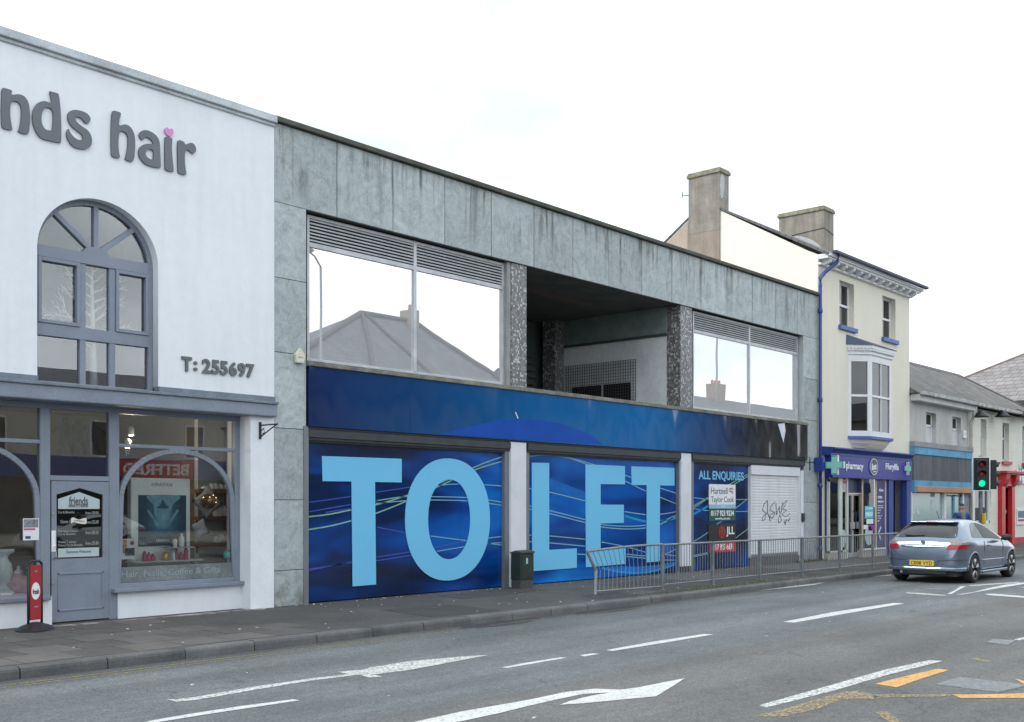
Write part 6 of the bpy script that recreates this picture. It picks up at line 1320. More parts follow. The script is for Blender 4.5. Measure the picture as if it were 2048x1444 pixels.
MB().box(QX0 + .01, QX1 - .05, -.17, .0, zb3, zb2).box(QX0 + .01, QX1 - .02, -.17, .0, zb5, zb4).build('blue_trim', bl, cs)
MB().box(QX0 + .01, QX1 - .12, -.14, .0, zb4, zb3).build('weathered_boarding', mat('weathered_grey_board', (.115, .118, .13), .85, var=.12, vs=3, streak=.3), cs)
MB().box(QX1 - .12, QX1 - .03, -.16, .0, zb5 - .3, zb3).box(QX0, QX0 + .12, -.18, 0, zb6, zb5).build('blue_corbel', bl, cs)
MB().box(QX0 + .12, QX1 - .2, -.22, .0, zb6, zb5).build('blind_box', mat('faded_orange', (.50, .24, .13), .7, var=.1), cs, bev=.02)
MB().box(QX0, QX0 + .06, -.08, .2, 0, zb6).box(XP(1884), XP(1888), -.08, .2, 0, zb6).box(XP(1921), XP(1924), -.08, .2, 0, zb6).build('white_frame', WHP, cs)
gg = mat('whitewashed_glass', (.30, .42, .40), .12, var=.08, vs=1.5)
MB().box(QX0 + .06, XP(1884), .0, .02, .35, zb6).box(XP(1888), XP(1921), .0, .02, .35, zb6).build('painted_window', gg, cs)
MB().box(QX0 + .06, XP(1884), -.08, .1, 0, .35).build('stall_riser', GY_, cs)
tq = mat('teal_frame', (.03, .22, .33), .5)
MB().box(XP(1889), XP(1891), -.03, .0, .3, zb6 - .06).box(XP(1904), XP(1908), -.03, .0, .3, zb6 - .06).box(XP(1918), XP(1921), -.03, .0, .3, zb6 - .06).box(XP(1889), XP(1921), -.03, .0, zb6 - .12, zb6 - .06).box(XP(1889), XP(1921), -.03, .0, .1, .4).build('teal_door_frame', tq, cs)
MB().box(XP(1924), QX1, -.06, .2, 0, zb5 - .02).build('grey_pilaster', mat('grey_pilaster', (.24, .24, .25), .8, var=.2), cs)
mb = MB().box(XP(1861), XP(1869), -.006, .0, F(1861, 994)[1], F(1861, 985)[1]); mb.build('window_sticker', mat('faded_blue_print', (.12, .3, .42), .5), cs)
mb = MB().prism(smooth_loop([F(1862, 1000), F(1868, 1003), F(1868, 1013), F(1863, 1019), F(1861, 1008)], 3), -.006, .0).prism(smooth_loop([F(1827, 1018), F(1829, 1018), F(1829, 1028), F(1826, 1026)], 3), -.006, 0).prism(smooth_loop([F(1832, 1021), F(1838, 1021), F(1838, 1030), F(1834, 1026)], 3), -.006, 0)
mb.build('torn_paper', mat('torn_paper', (.55, .6, .6), .6, var=.4, vs=20), cs)
alb = F(1928, 869, -.02); t = thing('alarm_box', 'small white rectangular alarm box under the eaves of the grey building', 'alarm box', (alb[0], 0, alb[1])); MB().box(alb[0] - .17, alb[0] + .12, -.08, 0, alb[1] - .15, alb[1] + .15).build('cover', WHP, t, bev=.02); MB().box(alb[0] - .1, alb[0] + .06, -.084, -.08, alb[1] - .02, alb[1] + .06).build('print', grn, t)
# ================================================================== CREAM TERRACE with red door
RX0, RX1 = QX1 + .003, 50.3
CR2 = brickmat('scored_cream_render', (.70, .69, .60), (.73, .72, .63), (.58, .57, .49), 1.6, .42, .006, axis='XZ', bump=.15, var=.05)
ct = thing('cream_terrace_building', 'low cream terrace building with a red door surround and black flood lamps', 'building', (46, 0, 0))
cw = [(XP(1961.5), XP(1973)), (XP(2005), XP(2018)), (XP(2045), XP(2056))]
cz0, cz1 = F(2005, 922)[1], F(2005, 845)[1]; lw0, lw1 = XP(1950), XP(1982); lz0, lz1 = F(1950, 1047)[1], F(1950, 972)[1]; dd0, dd1 = XP(2008), XP(2021); 
lz0 = max(lz0, .6)
rw = (XP(2036), XP(2062), F(2036, 1052)[1] + .0, F(2036, 975)[1])
shape('front_wall', [[(RX0, 0), (dd0, 0), (dd0, 2.3), (dd1, 2.3), (dd1, 0), (RX1, 0), (RX1, LE), (RX0, LE)]] + [[(a, cz0), (a, cz1), (b, cz1), (b, cz0)] for a, b in cw] + [[(lw0, lz0), (lw0, lz1), (lw1, lz1), (lw1, lz0)]], 0, .32, CR2, ct)
for a, b in cw:
    f = MB(); y = .16; zm = cz0 + (cz1 - cz0) * .6
    for s_ in ((a, a + .06, cz0, cz1), (b - .06, b, cz0, cz1), (a, b, cz1 - .06, cz1), (a, b, cz0, cz0 + .08), (a, b, zm - .04, zm + .04)): f.box(s_[0], s_[1], y, y + .06, s_[2], s_[3])
    wo = f.build('window', WHP, ct, bev=.004); MB().box(a + .05, b - .05, y + .03, y + .034, cz0 + .05, cz1 - .05).build('pane', DGL, wo); MB().box(a, b, .31, .33, cz0, cz1).build('room_back', mat('room_dark', (.06, .06, .065)), wo)
    MB().box(a - .12, b + .12, -.10, .14, cz0 - .13, cz0 - .01).build('sill', mat('red_sill', (.42, .05, .06), .5, var=.15), wo)
f = MB(); y = .10
for s_ in ((lw0, lw0 + .07, lz0, lz1), (lw1 - .12, lw1, lz0, lz1), (lw0, lw1, lz1 - .07, lz1), (lw0, lw1, lz0, lz0 + .10)): f.box(s_[0], s_[1], y - .05, y + .06, s_[2], s_[3])
wo = f.build('window', WHP, ct, bev=.006); MB().box(lw0 + .05, lw1 - .05, y + .02, y + .024, lz0 + .05, lz1 - .05).build('pane', glass('cafe_glass', (.35, .36, .36), 1.6, .08, (2, .05)), wo)
MB().box(lw0, lw1, .31, .33, lz0, lz1).build('room_back', mat('room_mid', (.16, .16, .17), .9), wo); MB().box(lw0 + .08, lw0 + .55, y + .03, y + .04, F(1953, 1005)[1], lz1 - .1).build('blind', mat('purple_cloth', (.10, .05, .16), .7), wo)
REDP = mat('bright_red_paint', (.50, .018, .022), .4, var=.08, vs=4)
# red door surround: pilasters, consoles, hood
rds = MB().box(XP(2001, -.1), XP(2008, -.1), -.16, .02, 0, 2.35).box(XP(2021.5, -.1), XP(2027, -.1), -.16, .02, 0, 2.35)
rds.box(XP(2001, -.1), XP(2027, -.1), -.18, .02, 2.35, 2.85)
dsr = rds.build('door_surround', REDP, ct, bev=.01)
MB().prismx([(-.18, 2.35), (-.26, 2.45), (-.32, 2.62), (-.34, 2.78), (-.34, 2.85), (-.0, 2.85), (0, 2.35)], XP(2001, -.1) - .03, XP(2008, -.1) + .02).prismx([(-.18, 2.35), (-.26, 2.45), (-.32, 2.62), (-.34, 2.78), (-.34, 2.85), (-.0, 2.85), (0, 2.35)], XP(2021.5, -.1) - .03, XP(2027, -.1) + .02).build('console', REDP, dsr, bev=.01)
MB().box(XP(1999, -.1) - .1, XP(2029, -.1) + .6, -.42, .02, 2.85, 2.95).box(XP(1999, -.1), XP(2029, -.1) + .4, -.36, .02, 2.80, 2.85).build('hood', mat('red_hood_weathered', (.40, .03, .035), .5, var=.2, vs=4), dsr, bev=.01)
rd_ = MB().box(dd0 - .1, dd1 + .1, .1, .16, .02, 2.36).build('door', mat('dark_red_door', (.34, .012, .018), .4, var=.1), ct); MB().box(XP(2008, .1) + .12, XP(2008, .1) + .3, .085, .1, 1.25, 1.4).build('letter_plate', WHP, rd_)
MB().box(XP(2027, -.1) + .02, RX1, -.10, .0, 0, F(2035, 1075, -.1)[1] + .0).build('red_plinth', mat('red_plinth', (.42, .035, .05), .6, var=.15), ct)
MB().box(RX0, XP(2001, -.1) - .02, -.04, 0, 0, .3).build('plinth', CR2, ct)
# rainwater pipe at the party line
mb = MB().tube([(RX0 - .1, -.30, LE + .08), (RX0 - .05, -.22, LE - .35), (RX0 + .02, -.10, LE - .6), (RX0 + .02, -.10, .05)], .06, 8); mb.build('downpipe', mat('pale_pipe', (.52, .51, .46), .6, var=.2, vs=4, dirt=.3), ct, smooth=True)
# hood lamps on the cream wall
for k, px in enumerate((1954, 1998, 2039)):
    x, z = F(px, 826, -.35); x += .2
    t = thing('flood_lamp', ('black hooded lamp nearest the rainwater pipe under the eaves', 'black hooded lamp in the middle under the eaves of the cream building', 'black hooded lamp farthest along the cream building eaves')[k], 'wall lamp', (x, 0, z), 'flood lamps on the cream wall')
    MB().tube([(x, 0, z + .1), (x, -.25, z + .16), (x, -.4, z + .08)], .02, 6).build('arm', blk, t)
    MB().lathe([(.06, .10), (.10, .06), (.24, -.08), (.30, -.14), (.27, -.14), (.10, .02), (.03, .06)], (x, -.42, z), 14).build('shade', blk, t, smooth=True)
# sign boards on the cream building
x0, x1 = XP(2033, -.05), XP(2065, -.05); t = thing('wall_sign', 'white shop sign with a dark drawing and red letters, cut by the right edge', 'sign', ((x0 + x1) / 2, 0, 2.4))
MB().box(x0, x1, -.06, -.0, F(2033, 967, -.05)[1], F(2033, 937, -.05)[1]).build('board', WHP, t); zc = F(2040, 950, -.05)[1]
shape('print', [smooth_loop([(x0 + .35, zc + .28), (x0 + .2, zc + .45), (x0 + .3, zc), (x0 + .2, zc - .35), (x0 + .75, zc - .35), (x0 + .65, zc), (x0 + .8, zc + .45), (x0 + .6, zc + .28)], 3), smooth_loop([(x0 + .38, zc + .18), (x0 + .36, zc - .2), (x0 + .6, zc - .2), (x0 + .58, zc + .18)], 3)], -.064, -.06, mat('grey_print', (.2, .2, .21)), t)
MB().box(x0 + .95, x1 - .1, -.064, -.06, zc + .15, zc + .5).build('print', mat('crimson_print', (.42, .02, .09), .5), t)
x0, x1 = XP(2034, -.03), XP(2062, -.03); t = thing('wall_poster', 'white framed menu panel low on the cream wall', 'poster', ((x0 + x1) / 2, 0, 1)); zz0, zz1 = F(2036, 1050, -.03)[1], F(2036, 1018, -.03)[1]
MB().box(x0, x1, -.04, -.0, zz0, zz1).build('board', WHP, t, bev=.01); MB().box(x0 + .1, x1 - .1, -.044, -.04, zz0 + (zz1 - zz0) * .45, zz1 - .08).build('print', mat('teal_print', (.06, .16, .2), .5, var=.4, vs=6), t); MB().box(x0 + .1, x1 - .2, -.044, -.04, zz0 + (zz1 - zz0) * .22, zz0 + (zz1 - zz0) * .36).build('print', mat('crimson_print', (.42, .02, .09)), t)
# shared slate roof
ROOFM = brickmat('brown_grey_slate', (.115, .108, .10), (.165, .155, .145), (.05, .048, .045), .33, .17, .014, axis='XY', var=.3, bump=.8)
RY2, RZ2 = 2.6, 7.22
rcol = MB(); ex0, ex1 = QX0, RX1 + .3; gE = LE + .08
rcol.add([(ex0, -.32, gE), (ex1, -.32, gE), (ex1 - 2.7, RY2, RZ2), (ex0, RY2, RZ2), (ex0, 5.6, gE), (ex1, 5.6, gE)], [(0, 1, 2, 3), (3, 2, 5, 4), (1, 5, 2), (0, 3, 4), (0, 4, 5, 1)])
t = rcol.build('slate_roof', ROOFM, None); tag(t, 'long brown grey slate roof running over the grey and cream terrace buildings', 'roof')
rt = MB(); x = ex0
while x < ex1 - 2.8: rt.prismx([(RY2 - .13, RZ2 - .07), (RY2, RZ2 + .06), (RY2 + .13, RZ2 - .07)], x, x + .42); x += .44
n_ = 12
for i in range(n_):
    p = Vector((ex1 - 2.7, RY2, RZ2)).lerp(Vector((ex1, -.32, gE)), i / n_); q = Vector((ex1 - 2.7, RY2, RZ2)).lerp(Vector((ex1, -.32, gE)), (i + .95) / n_); rt.tube([p, q], .06, 6)
rt.build('ridge_tiles', mat('ridge_tile', (.12, .11, .115), .8, var=.3), t)
gt_ = MB().box(ex0 + .1, XP(1940), -.46, -.32, gE - .06, gE + .05).box(XP(1941), ex1, -.46, -.32, gE - .07, gE + .04); gt_.build('gutter', mat('grimy_white_gutter', (.40, .40, .38), .7, var=.5, vs=4), t, bev=.01)
MB().box(ex0 + .1, XP(1938), -.30, .0, LE - .16, LE + .06).build('eaves_board', mat('grimy_white', (.60, .60, .58), .7, var=.12), t)
MB().box(QX0 + .01, RX1, .33, 5.2, 0, LE - .01).build('rear_block', mat('flat_roof', (.2, .2, .2)), cs) if 0 else None
MB().box(QX0 + .01, QX1, .36, 5.2, 0, LE - .01).build('rear_block', GY_, cs); MB().box(RX0, RX1, .36, 5.2, 0, LE - .01).build('rear_block', CR2, ct)
# ================================================================== FAR CORNER HOUSES with hipped roofs
RED = mat('red_ridge', (.30, .07, .06), .8, var=.2)
SL3 = brickmat('pale_brown_slate', (.21, .19, .185), (.27, .25, .245), (.12, .11, .11), .45, .25, .02, axis='YZ', var=.15, bump=.8)
def hip_house(name, label, x0, x1, y0, y1, ze, zr, wallm, run, ridge='x'):
    t = thing(name, label, 'house', ((x0 + x1) / 2, y0, 0)); MB().box(x0, x1, y0, y1, 0, ze).build('wall', wallm, t); e = .4; a, b, c, d = x0 - e, x1 + e, y0 - e, y1 + e
    if ridge == 'x': p, q = (a + run, (c + d) / 2, zr), (b - run, (c + d) / 2, zr); F_ = [(0, 1, 5, 4), (2, 3, 4, 5), (1, 2, 5), (3, 0, 4), (3, 2, 1, 0)]
    else: p, q = ((a + b) / 2, c + run, zr), ((a + b) / 2, d - run, zr); F_ = [(0, 1, 4), (2, 3, 5), (1, 2, 5, 4), (3, 0, 4, 5), (3, 2, 1, 0)]
    MB().add([(a, c, ze), (b, c, ze), (b, d, ze), (a, d, ze), p, q], F_).build('roof', SL3, t)
    rd = MB().tube([p, q], .10, 6)
    rd.build('ridge_tiles', RED, t); hp = MB()
    for i_, pt_ in ((0, p), (1, p if ridge == 'y' else q), (2, q), (3, q if ridge == 'y' else p)): hp.tube([((a, b, b, a)[i_], (c, c, d, d)[i_], ze + .02), pt_], .08, 6)
    hp.build('hip_tiles', mat('hip_tile', (.20, .15, .13), .8, var=.2), t)
    MB().box(a - .05, b + .05, c - .05, d + .05, ze - .2, ze + .0).build('eaves', mat('dark_eaves', (.05, .05, .055), .7), t); return t
hh = hip_house('corner_house', 'cream house with a pale hipped slate roof beyond the terrace at the far right', 58.5, 74, -1.0, 9.5, 6.9, 10.6, mat('far_cream_wall', (.58, .52, .42), .85, var=.08), 5.6, 'y')
hw = MB()
for yy in (1.0, 4.0): hw.box(58.46, 58.52, yy, yy + 1.0, 4.2, 5.9).box(58.46, 58.52, yy, yy + 1.0, 1.0, 2.8)
hw.build('window', DGL, hh)
hp2 = thing('far_terrace', 'cream brick terrace closing the street beyond the traffic lights', 'building', (95, -2, 0)); MB().box(75, 140, -1.5, 8, 0, 6.4).build('wall', CREAM, hp2); MB().prismx([(-1.9, 6.4), (3.2, 9.6), (8.4, 6.4)], 75, 140).build('roof', SLATE, hp2)
hw = MB()
for i in range(14): hw.box(77 + i * 4.4, 78.2 + i * 4.4, -1.53, -1.4, 3.8, 5.4).box(77 + i * 4.4, 78.4 + i * 4.4, -1.53, -1.4, .8, 2.5)
hw.build('window', DGL, hp2)

# ================================================================== OPPOSITE SIDE OF THE STREET (seen in the glass)
OPY = -27.5
REDS = mat('betting_red', (.55, .03, .03), .4); NAVY = mat('betting_blue', (.015, .05, .25), .4)
def opp_house(name, label, x0, x1, ze, zr, wallm, roofm, hip=None, chs=(), front=None):
    t = thing(name, label, 'building', ((x0 + x1) / 2, OPY, 0)); MB().box(x0, x1, OPY - 9, OPY, 0, ze).build('wall', wallm, t)
    ym = OPY - 4.5
    if hip: ra, rb = hip; fs = [(0, 1, 5, 4), (2, 3, 4, 5), (1, 2, 5), (3, 0, 4)]
    else: ra, rb = x0, x1; fs = [(0, 1, 5, 4), (2, 3, 4, 5), (1, 2, 5), (3, 0, 4)]
    MB().add([(x0 - .2, OPY + .4, ze), (x1 + .2, OPY + .4, ze), (x1 + .2, OPY - 9.4, ze), (x0 - .2, OPY - 9.4, ze), (ra, ym, zr), (rb, ym, zr)], fs + [(3, 2, 1, 0)]).build('roof', roofm, t)
    for (cx_, h_) in chs:
        wq = .34 if h_ > 12 else .8; c = MB().box(cx_ - wq, cx_ + wq, ym - .45, ym + .45, zr - .8, h_).build('chimney', mat('red_brick', (.27, .22, .18), .85, var=.25, vs=8), t); pm_ = MB()
        for k in range(3 if wq > .5 else 1): pm_.lathe([(.13, 0), (.11, .35)], (cx_ - (.5 if wq > .5 else 0) + k * .5, ym, h_), 8)
        pm_.build('chimney_pots', mat('terracotta', (.35, .16, .09), .8), c)
    n_ = max(1, int((x1 - x0) / 3.3))
    for i in range(n_):
        xa_ = x0 + (x1 - x0) * (i + .5) / n_
        f = MB().box(xa_ - .5, xa_ + .5, OPY - .05, OPY + .03, ze * .58, ze * .58 + 1.5).build('window', WHP, t); MB().box(xa_ - .42, xa_ + .42, OPY + .03, OPY + .036, ze * .58 + .08, ze * .58 + 1.42).build('pane', mat('dark_pane', (.03, .035, .04), .1), f)
    if front:
        MB().box(x0 + .3, x1 - .3, OPY - .02, OPY + .25, 2.75, 3.55).build('shop_fascia', front, t); MB().box(x0 + .5, x1 - .5, OPY - .02, OPY + .06, .5, 2.7).build('shop_window', mat('dark_pane', (.03, .035, .04)), t)
    return t
OROOF = brickmat('opposite_slate', (.095, .10, .115), (.125, .13, .145), (.06, .06, .065), .35, .22, .015, axis='XY', var=.2)
pal = mat('opp_pale_render', (.52, .50, .44), .85, var=.1, vs=1); pal2 = mat('opp_grey_render', (.36, .36, .35), .85, var=.1, vs=1); pal3 = mat('opp_tan_render', (.44, .38, .29), .85, var=.1, vs=1)
opp_house('opposite_house', 'tan rendered house across the street, reflected in the left salon glass', 4.5, 15.5, 6.6, 8.6, pal3, OROOF, None, ((7, 10.2),), None)
bs = opp_house('betting_shop', 'pale two storey betting shop across the street, reflected in the salon window', 15.6, 28.6, 6.2, 7.6, pal, OROOF, None, (), NAVY)
MB().box(22.6, 26.2, OPY + .25, OPY + .30, 2.78, 3.5).build('sign_panel', REDS, bs); text('lettering', 'BETFRED', 22.9, 26.0, 2.9, 3.38, OPY + .301, wink, bs, depth=.01, bold=.03, face='+y')
opp_house('opposite_hall', 'large pale hall with a tall hipped slate roof, reflected in the upper windows', 29.2, 50.0, 7.1, 12.3, pal2, OROOF, (39.6, 43.6), ((43.3, 12.95),), NAVY)
_h = [o for o in bpy.data.objects if o.name.startswith('opposite_hall')][0]; ym_ = OPY - 4.5
MB().tube([(29.0, OPY + .4, 7.15), (39.6, ym_, 12.35), (43.6, ym_, 12.35), (50.2, OPY + .4, 7.15)], .16, 6).build('ridge_tiles', mat('dark_ridge', (.07, .07, .075), .8), _h)
MB().tube([(39.6, ym_ + .1, 12.3), (36.6, OPY + .4, 7.2)], .12, 6).tube([(39.9, ym_ + .1, 12.3), (42.6, OPY + .4, 7.2)], .10, 6).build('valley_lead', mat('dark_ridge', (.07, .07, .075)), _h)
opp_house('opposite_terrace', 'brick chimneyed terrace farther along the far side of the street', 51, 96, 7.6, 10.3, pal2, OROOF, None, ((58, 11.6), (68, 11.9), (77.5, 11.5)), NAVY)
def street_lamp(x, y, label, sx=-1, top=10.1):
    t = thing('street_lamp', label, 'street lamp', (x, y, 0), 'tall street lamps on the far side'); cm = mat('lamp_grey', (.22, .24, .25), .5, metal=.4)
    MB().tube([(x, y, 0), (x, y, 1.4)], .11, 10).tube([(x, y, 1.4), (x, y, top)], .07, 10, .045).tube([(x, y, top), (x + sx * .5, y + .3, top + .25), (x + sx * 1.0, y + .6, top + .28)], .035, 8).build('column', cm, t, smooth=True)
    hd = MB(); hx, hy = x + sx * 1.3, y + .8; hd.lathe([(.001, -.10), (.14, -.08), (.2, 0), (.12, .09), (.001, .12)], (0, 0, 0), 12); hd.v = [(hx + p[0] * 2.0 * 1, hy + p[1] * 1.0, top + .28 + p[2]) for p in hd.v]; hd.build('lamp_head', cm, t, smooth=True)
street_lamp(24.4, -16.4, 'grey street lamp across the road, reflected left of the hipped roof in the window'); street_lamp(51.5, -16.4, 'grey street lamp farther along the road, reflected in the right upper window', 1, 12.4)
isl = MB().box(20, 60, -16.9, -15.9, -.3, 0.0).build('traffic_island', pm); struct(isl)

# ================================================================== TRAFFIC LIGHTS
tlx, tly = 38.3, -1.5
tl = thing('traffic_light', 'traffic light on a grey pole showing green, behind the silver hatchback', 'traffic light', (tlx + .15, tly, 0))
tk = mat('signal_black', (.018, .02, .022), .5, var=.1); wb_ = mat('white_backing', (.82, .84, .86), .4)
px_, py_ = tlx + .40, tly + .15
MB().tube([(px_, py_, 0), (px_, py_, 3.3)], .07, 12).build('pole', galv, tl, smooth=True)
def head(name, o, ang, lit, board, zt=3.22, s=1.0):
    """three aspects stacked; local x across, local -y is the face"""
    R = Matrix.Translation(o) @ Matrix.Rotation(ang, 4, 'Z'); hb = MB()
    def T(mb): mb.v = [tuple(R @ Vector(p)) for p in mb.v]; return mb
    hb.box(-.17, .17, -.10, .12, 0, 1.0); h_ = T(hb).build('head', tk, tl, bev=.02)
    if board:
        b_ = MB().box(-.26, .26, .0, .02, -.06, 1.06); T(b_).build('backing_board', tk, h_)
        b_ = MB().box(-.285, -.255, -.012, .022, -.085, 1.085).box(.255, .285, -.012, .022, -.085, 1.085).box(-.255, .255, -.012, .022, -.085, -.055).box(-.255, .255, -.012, .022, 1.055, 1.085); T(b_).build('board_border', wb_, h_)
    for k, (nm, c, em) in enumerate((('green_lens', (.0, .55, .25), (.0, 1.0, .38)), ('amber_lens', (.30, .05, .01), None), ('red_lens', (.22, .008, .01), None))):
        z = .18 + k * .32
        l = MB().lathe([(.105, -.10), (.10, -.115), (.06, -.13), (.001, -.135)], (0, 0, z), 20, 'y')
        T(l).build('lens', mat(nm + ('_lit' if em and lit else ''), c, .25, var=.1, emit=em if lit else None, es=1.5), h_, smooth=True)
        v_ = MB()                       # hood over the lens, open below
        for i in range(14):
            a0 = math.radians(-30 + i * 240 / 14); a1 = math.radians(-30 + (i + 1) * 240 / 14); r_ = .125
            d0 = .26 * (.45 + .55 * max(0, math.sin(a0))); d1 = .26 * (.45 + .55 * max(0, math.sin(a1)))
            v_.add([(r_ * math.cos(a0), -.10, z + r_ * math.sin(a0)), (r_ * math.cos(a1), -.10, z + r_ * math.sin(a1)), (r_ * math.cos(a1), -.10 - d1, z + r_ * math.sin(a1)), (r_ * math.cos(a0), -.10 - d0, z + r_ * math.sin(a0)),
                    (r_ * .93 * math.cos(a0), -.10, z + r_ * .93 * math.sin(a0)), (r_ * .93 * math.cos(a1), -.10, z + r_ * .93 * math.sin(a1)), (r_ * .93 * math.cos(a1), -.10 - d1, z + r_ * .93 * math.sin(a1)), (r_ * .93 * math.cos(a0), -.10 - d0, z + r_ * .93 * math.sin(a0))],
                   [(0, 1, 2, 3), (7, 6, 5, 4), (3, 2, 6, 7)])
        T(v_).build('hood', tk, h_)
    return h_
# signal facing the camera's side of the street (toward -x, slightly -y)
AF = math.radians(-62)
hz0 = 2.16
head('h', Vector((tlx, tly, hz0)), AF, True, True)
head('h', Vector((tlx + .37, tly - .20, hz0 - .02)), math.radians(58), False, False)
MB().tube([(tlx + .1, tly + .03, hz0 + .1), (px_, py_, hz0 + .1), (tlx + .37, tly - .15, hz0 + .1)], .03, 8).tube([(tlx + .1, tly + .03, hz0 + .9), (px_, py_, hz0 + .9), (tlx + .37, tly - .15, hz0 + .9)], .03, 8).build('clamp', galv, tl)
bx_, by_ = G(1967, 1033, 1.05); dxx, dyy, dzz = ray(1967); tt = (py_ - .0 - CY) / dyy
MB().box(px_ - .09, px_ + .09, py_ - .16, py_ - .06, .95, 1.32).build('push_button_box', mat('signal_yellow', (.62, .42, .02), .45, var=.1), tl, bev=.02)

# ================================================================== SILVER HATCHBACK
def lerp(a, b, t): return a + (b - a) * t
def prof(tab, x):
    for (x0, v0), (x1, v1) in zip(tab, tab[1:]):
        if x <= x1: return lerp(v0, v1, max(0, (x - x0) / (x1 - x0)))
    return tab[-1][1]
TOP = [(0, .62), (.02, .76), (.05, .90), (.09, .955), (.15, .995), (.30, 1.105), (.46, 1.21), (.62, 1.295), (.76, 1.345), (.9, 1.37), (1.25, 1.395), (1.6, 1.40), (1.95, 1.375), (2.25, 1.31), (2.55, 1.205), (2.85, 1.075), (3.05, .985), (3.25, .935), (3.6, .875), (3.9, .80), (4.12, .69), (4.24, .60), (4.27, .56)]
BOT = [(0, .30), (.25, .24), (.6, .19), (3.7, .19), (4.1, .22), (4.27, .30)]
WID = [(0, .62), (.03, .70), (.09, .765), (.18, .81), (.32, .845), (.6, .872), (.8, .88), (1.3, .875), (2.0, .868), (3.0, .868), (3.41, .875), (3.85, .83), (4.1, .73), (4.22, .60), (4.27, .48)]
BEL = [(0, .56), (.05, .84), (.12, .93), (.4, .97), (.8, .965), (2.0, .925), (2.9, .875), (3.25, .85), (3.6, .79), (3.9, .72), (4.12, .62), (4.27, .51)]
WTOP = [(0, .58), (.12, .66), (.35, .60), (.62, .555), (.9, .53), (1.5, .54), (2.1, .54), (2.5, .58), (3.0, .69), (3.3, .73), (4.0, .66), (4.27, .38)]
def section(x):
    zt, zb, w, be, wt = prof(TOP, x), prof(BOT, x), prof(WID, x), prof(BEL, x), prof(WTOP, x)
    cab = max(0.0, min(1.0, (zt - be - .12) / .25))
    p = [(0, zb), (w * .80, zb), (w * .955, zb + .05), (w * .985, zb + .13), (w * .975, lerp(zb + .13, be, .45)), (w, lerp(zb + .13, be, .72)), (w * .985, be - .05), (w * .945, be)]
    sh = w * .945
    p += [(lerp(sh, wt, .30) , lerp(be, zt, .35 if cab > 0 else .4)), (lerp(sh, wt, .68), lerp(be, zt, .72)), (lerp(sh, wt, .93), lerp(be, zt, .93)), (wt * .82, zt - .012 * (1 - cab) - .012), (wt * .4, zt + .004), (0, zt + .008)]
    return p
XS = [0, .015, .04, .08, .12, .17, .24, .32, .42, .52, .6, .7, .85, 1.05, 1.25, 1.5, 1.75, 2.0, 2.2, 2.4, 2.58, 2.75, 2.95, 3.1, 3.2, 3.32, 3.5, 3.7, 3.85, 4.0, 4.1, 4.18, 4.24, 4.27]
def car_body():
    mb = MB(); NP = len(section(1)); N = 2 * NP - 2
    for x in XS:
        s_ = section(x); mb.v += [(x, -y, z) for y, z in s_] + [(x, y, z) for y, z in s_[-2:0:-1]]
    for i in range(len(XS) - 1):
        for k in range(N): mb.f.append((i * N + k, i * N + (k + 1) % N, (i + 1) * N + (k + 1) % N, (i + 1) * N + k))
    mb.f.append(tuple(range(N))[::-1]); mb.f.append(tuple((len(XS) - 1) * N + k for k in range(N))); return mb
def car_y(x, z):   # outer half width of the body at height z
    s_ = section(x)
    for (y0, z0), (y1, z1) in zip(s_[3:], s_[4:]):
        if z0 <= z <= z1 + 1e-6: return lerp(y0, y1, (z - z0) / max(1e-6, z1 - z0))
    return s_[-3][0]
def car_x_rear(z):  # how far forward the tail is at height z
    for (x0, v0), (x1, v1) in zip(TOP, TOP[1:]):
        if v0 <= z <= v1: return lerp(x0, x1, (z - v0) / (v1 - v0))
    return 0
PAINT = mat('silver_blue_paint', (.17, .215, .28), .26, metal=.7, var=.0, coat=.7)
GLC = mat('car_glass', (.012, .014, .016), .06, var=0, spec=.5); GLD = mat('car_open_window', (.012, .013, .014), .35, var=0, spec=.15); GLC2 = mat('car_glass_blue', (.015, .018, .02), .04, var=0, spec=1.0)
TYRE = mat('tyre_rubber', (.022, .022, .023), .85, var=.15, vs=20); ALY = mat('alloy_wheel', (.50, .51, .53), .3, metal=.8, var=.05); BLKP = mat('black_trim', (.015, .015, .016), .6)
REDL = mat('red_lamp', (.34, .006, .014), .15, var=.2, vs=30, coat=.6); CLRL = mat('clear_lamp', (.24, .21, .22), .1, var=.3, vs=25, coat=.8)
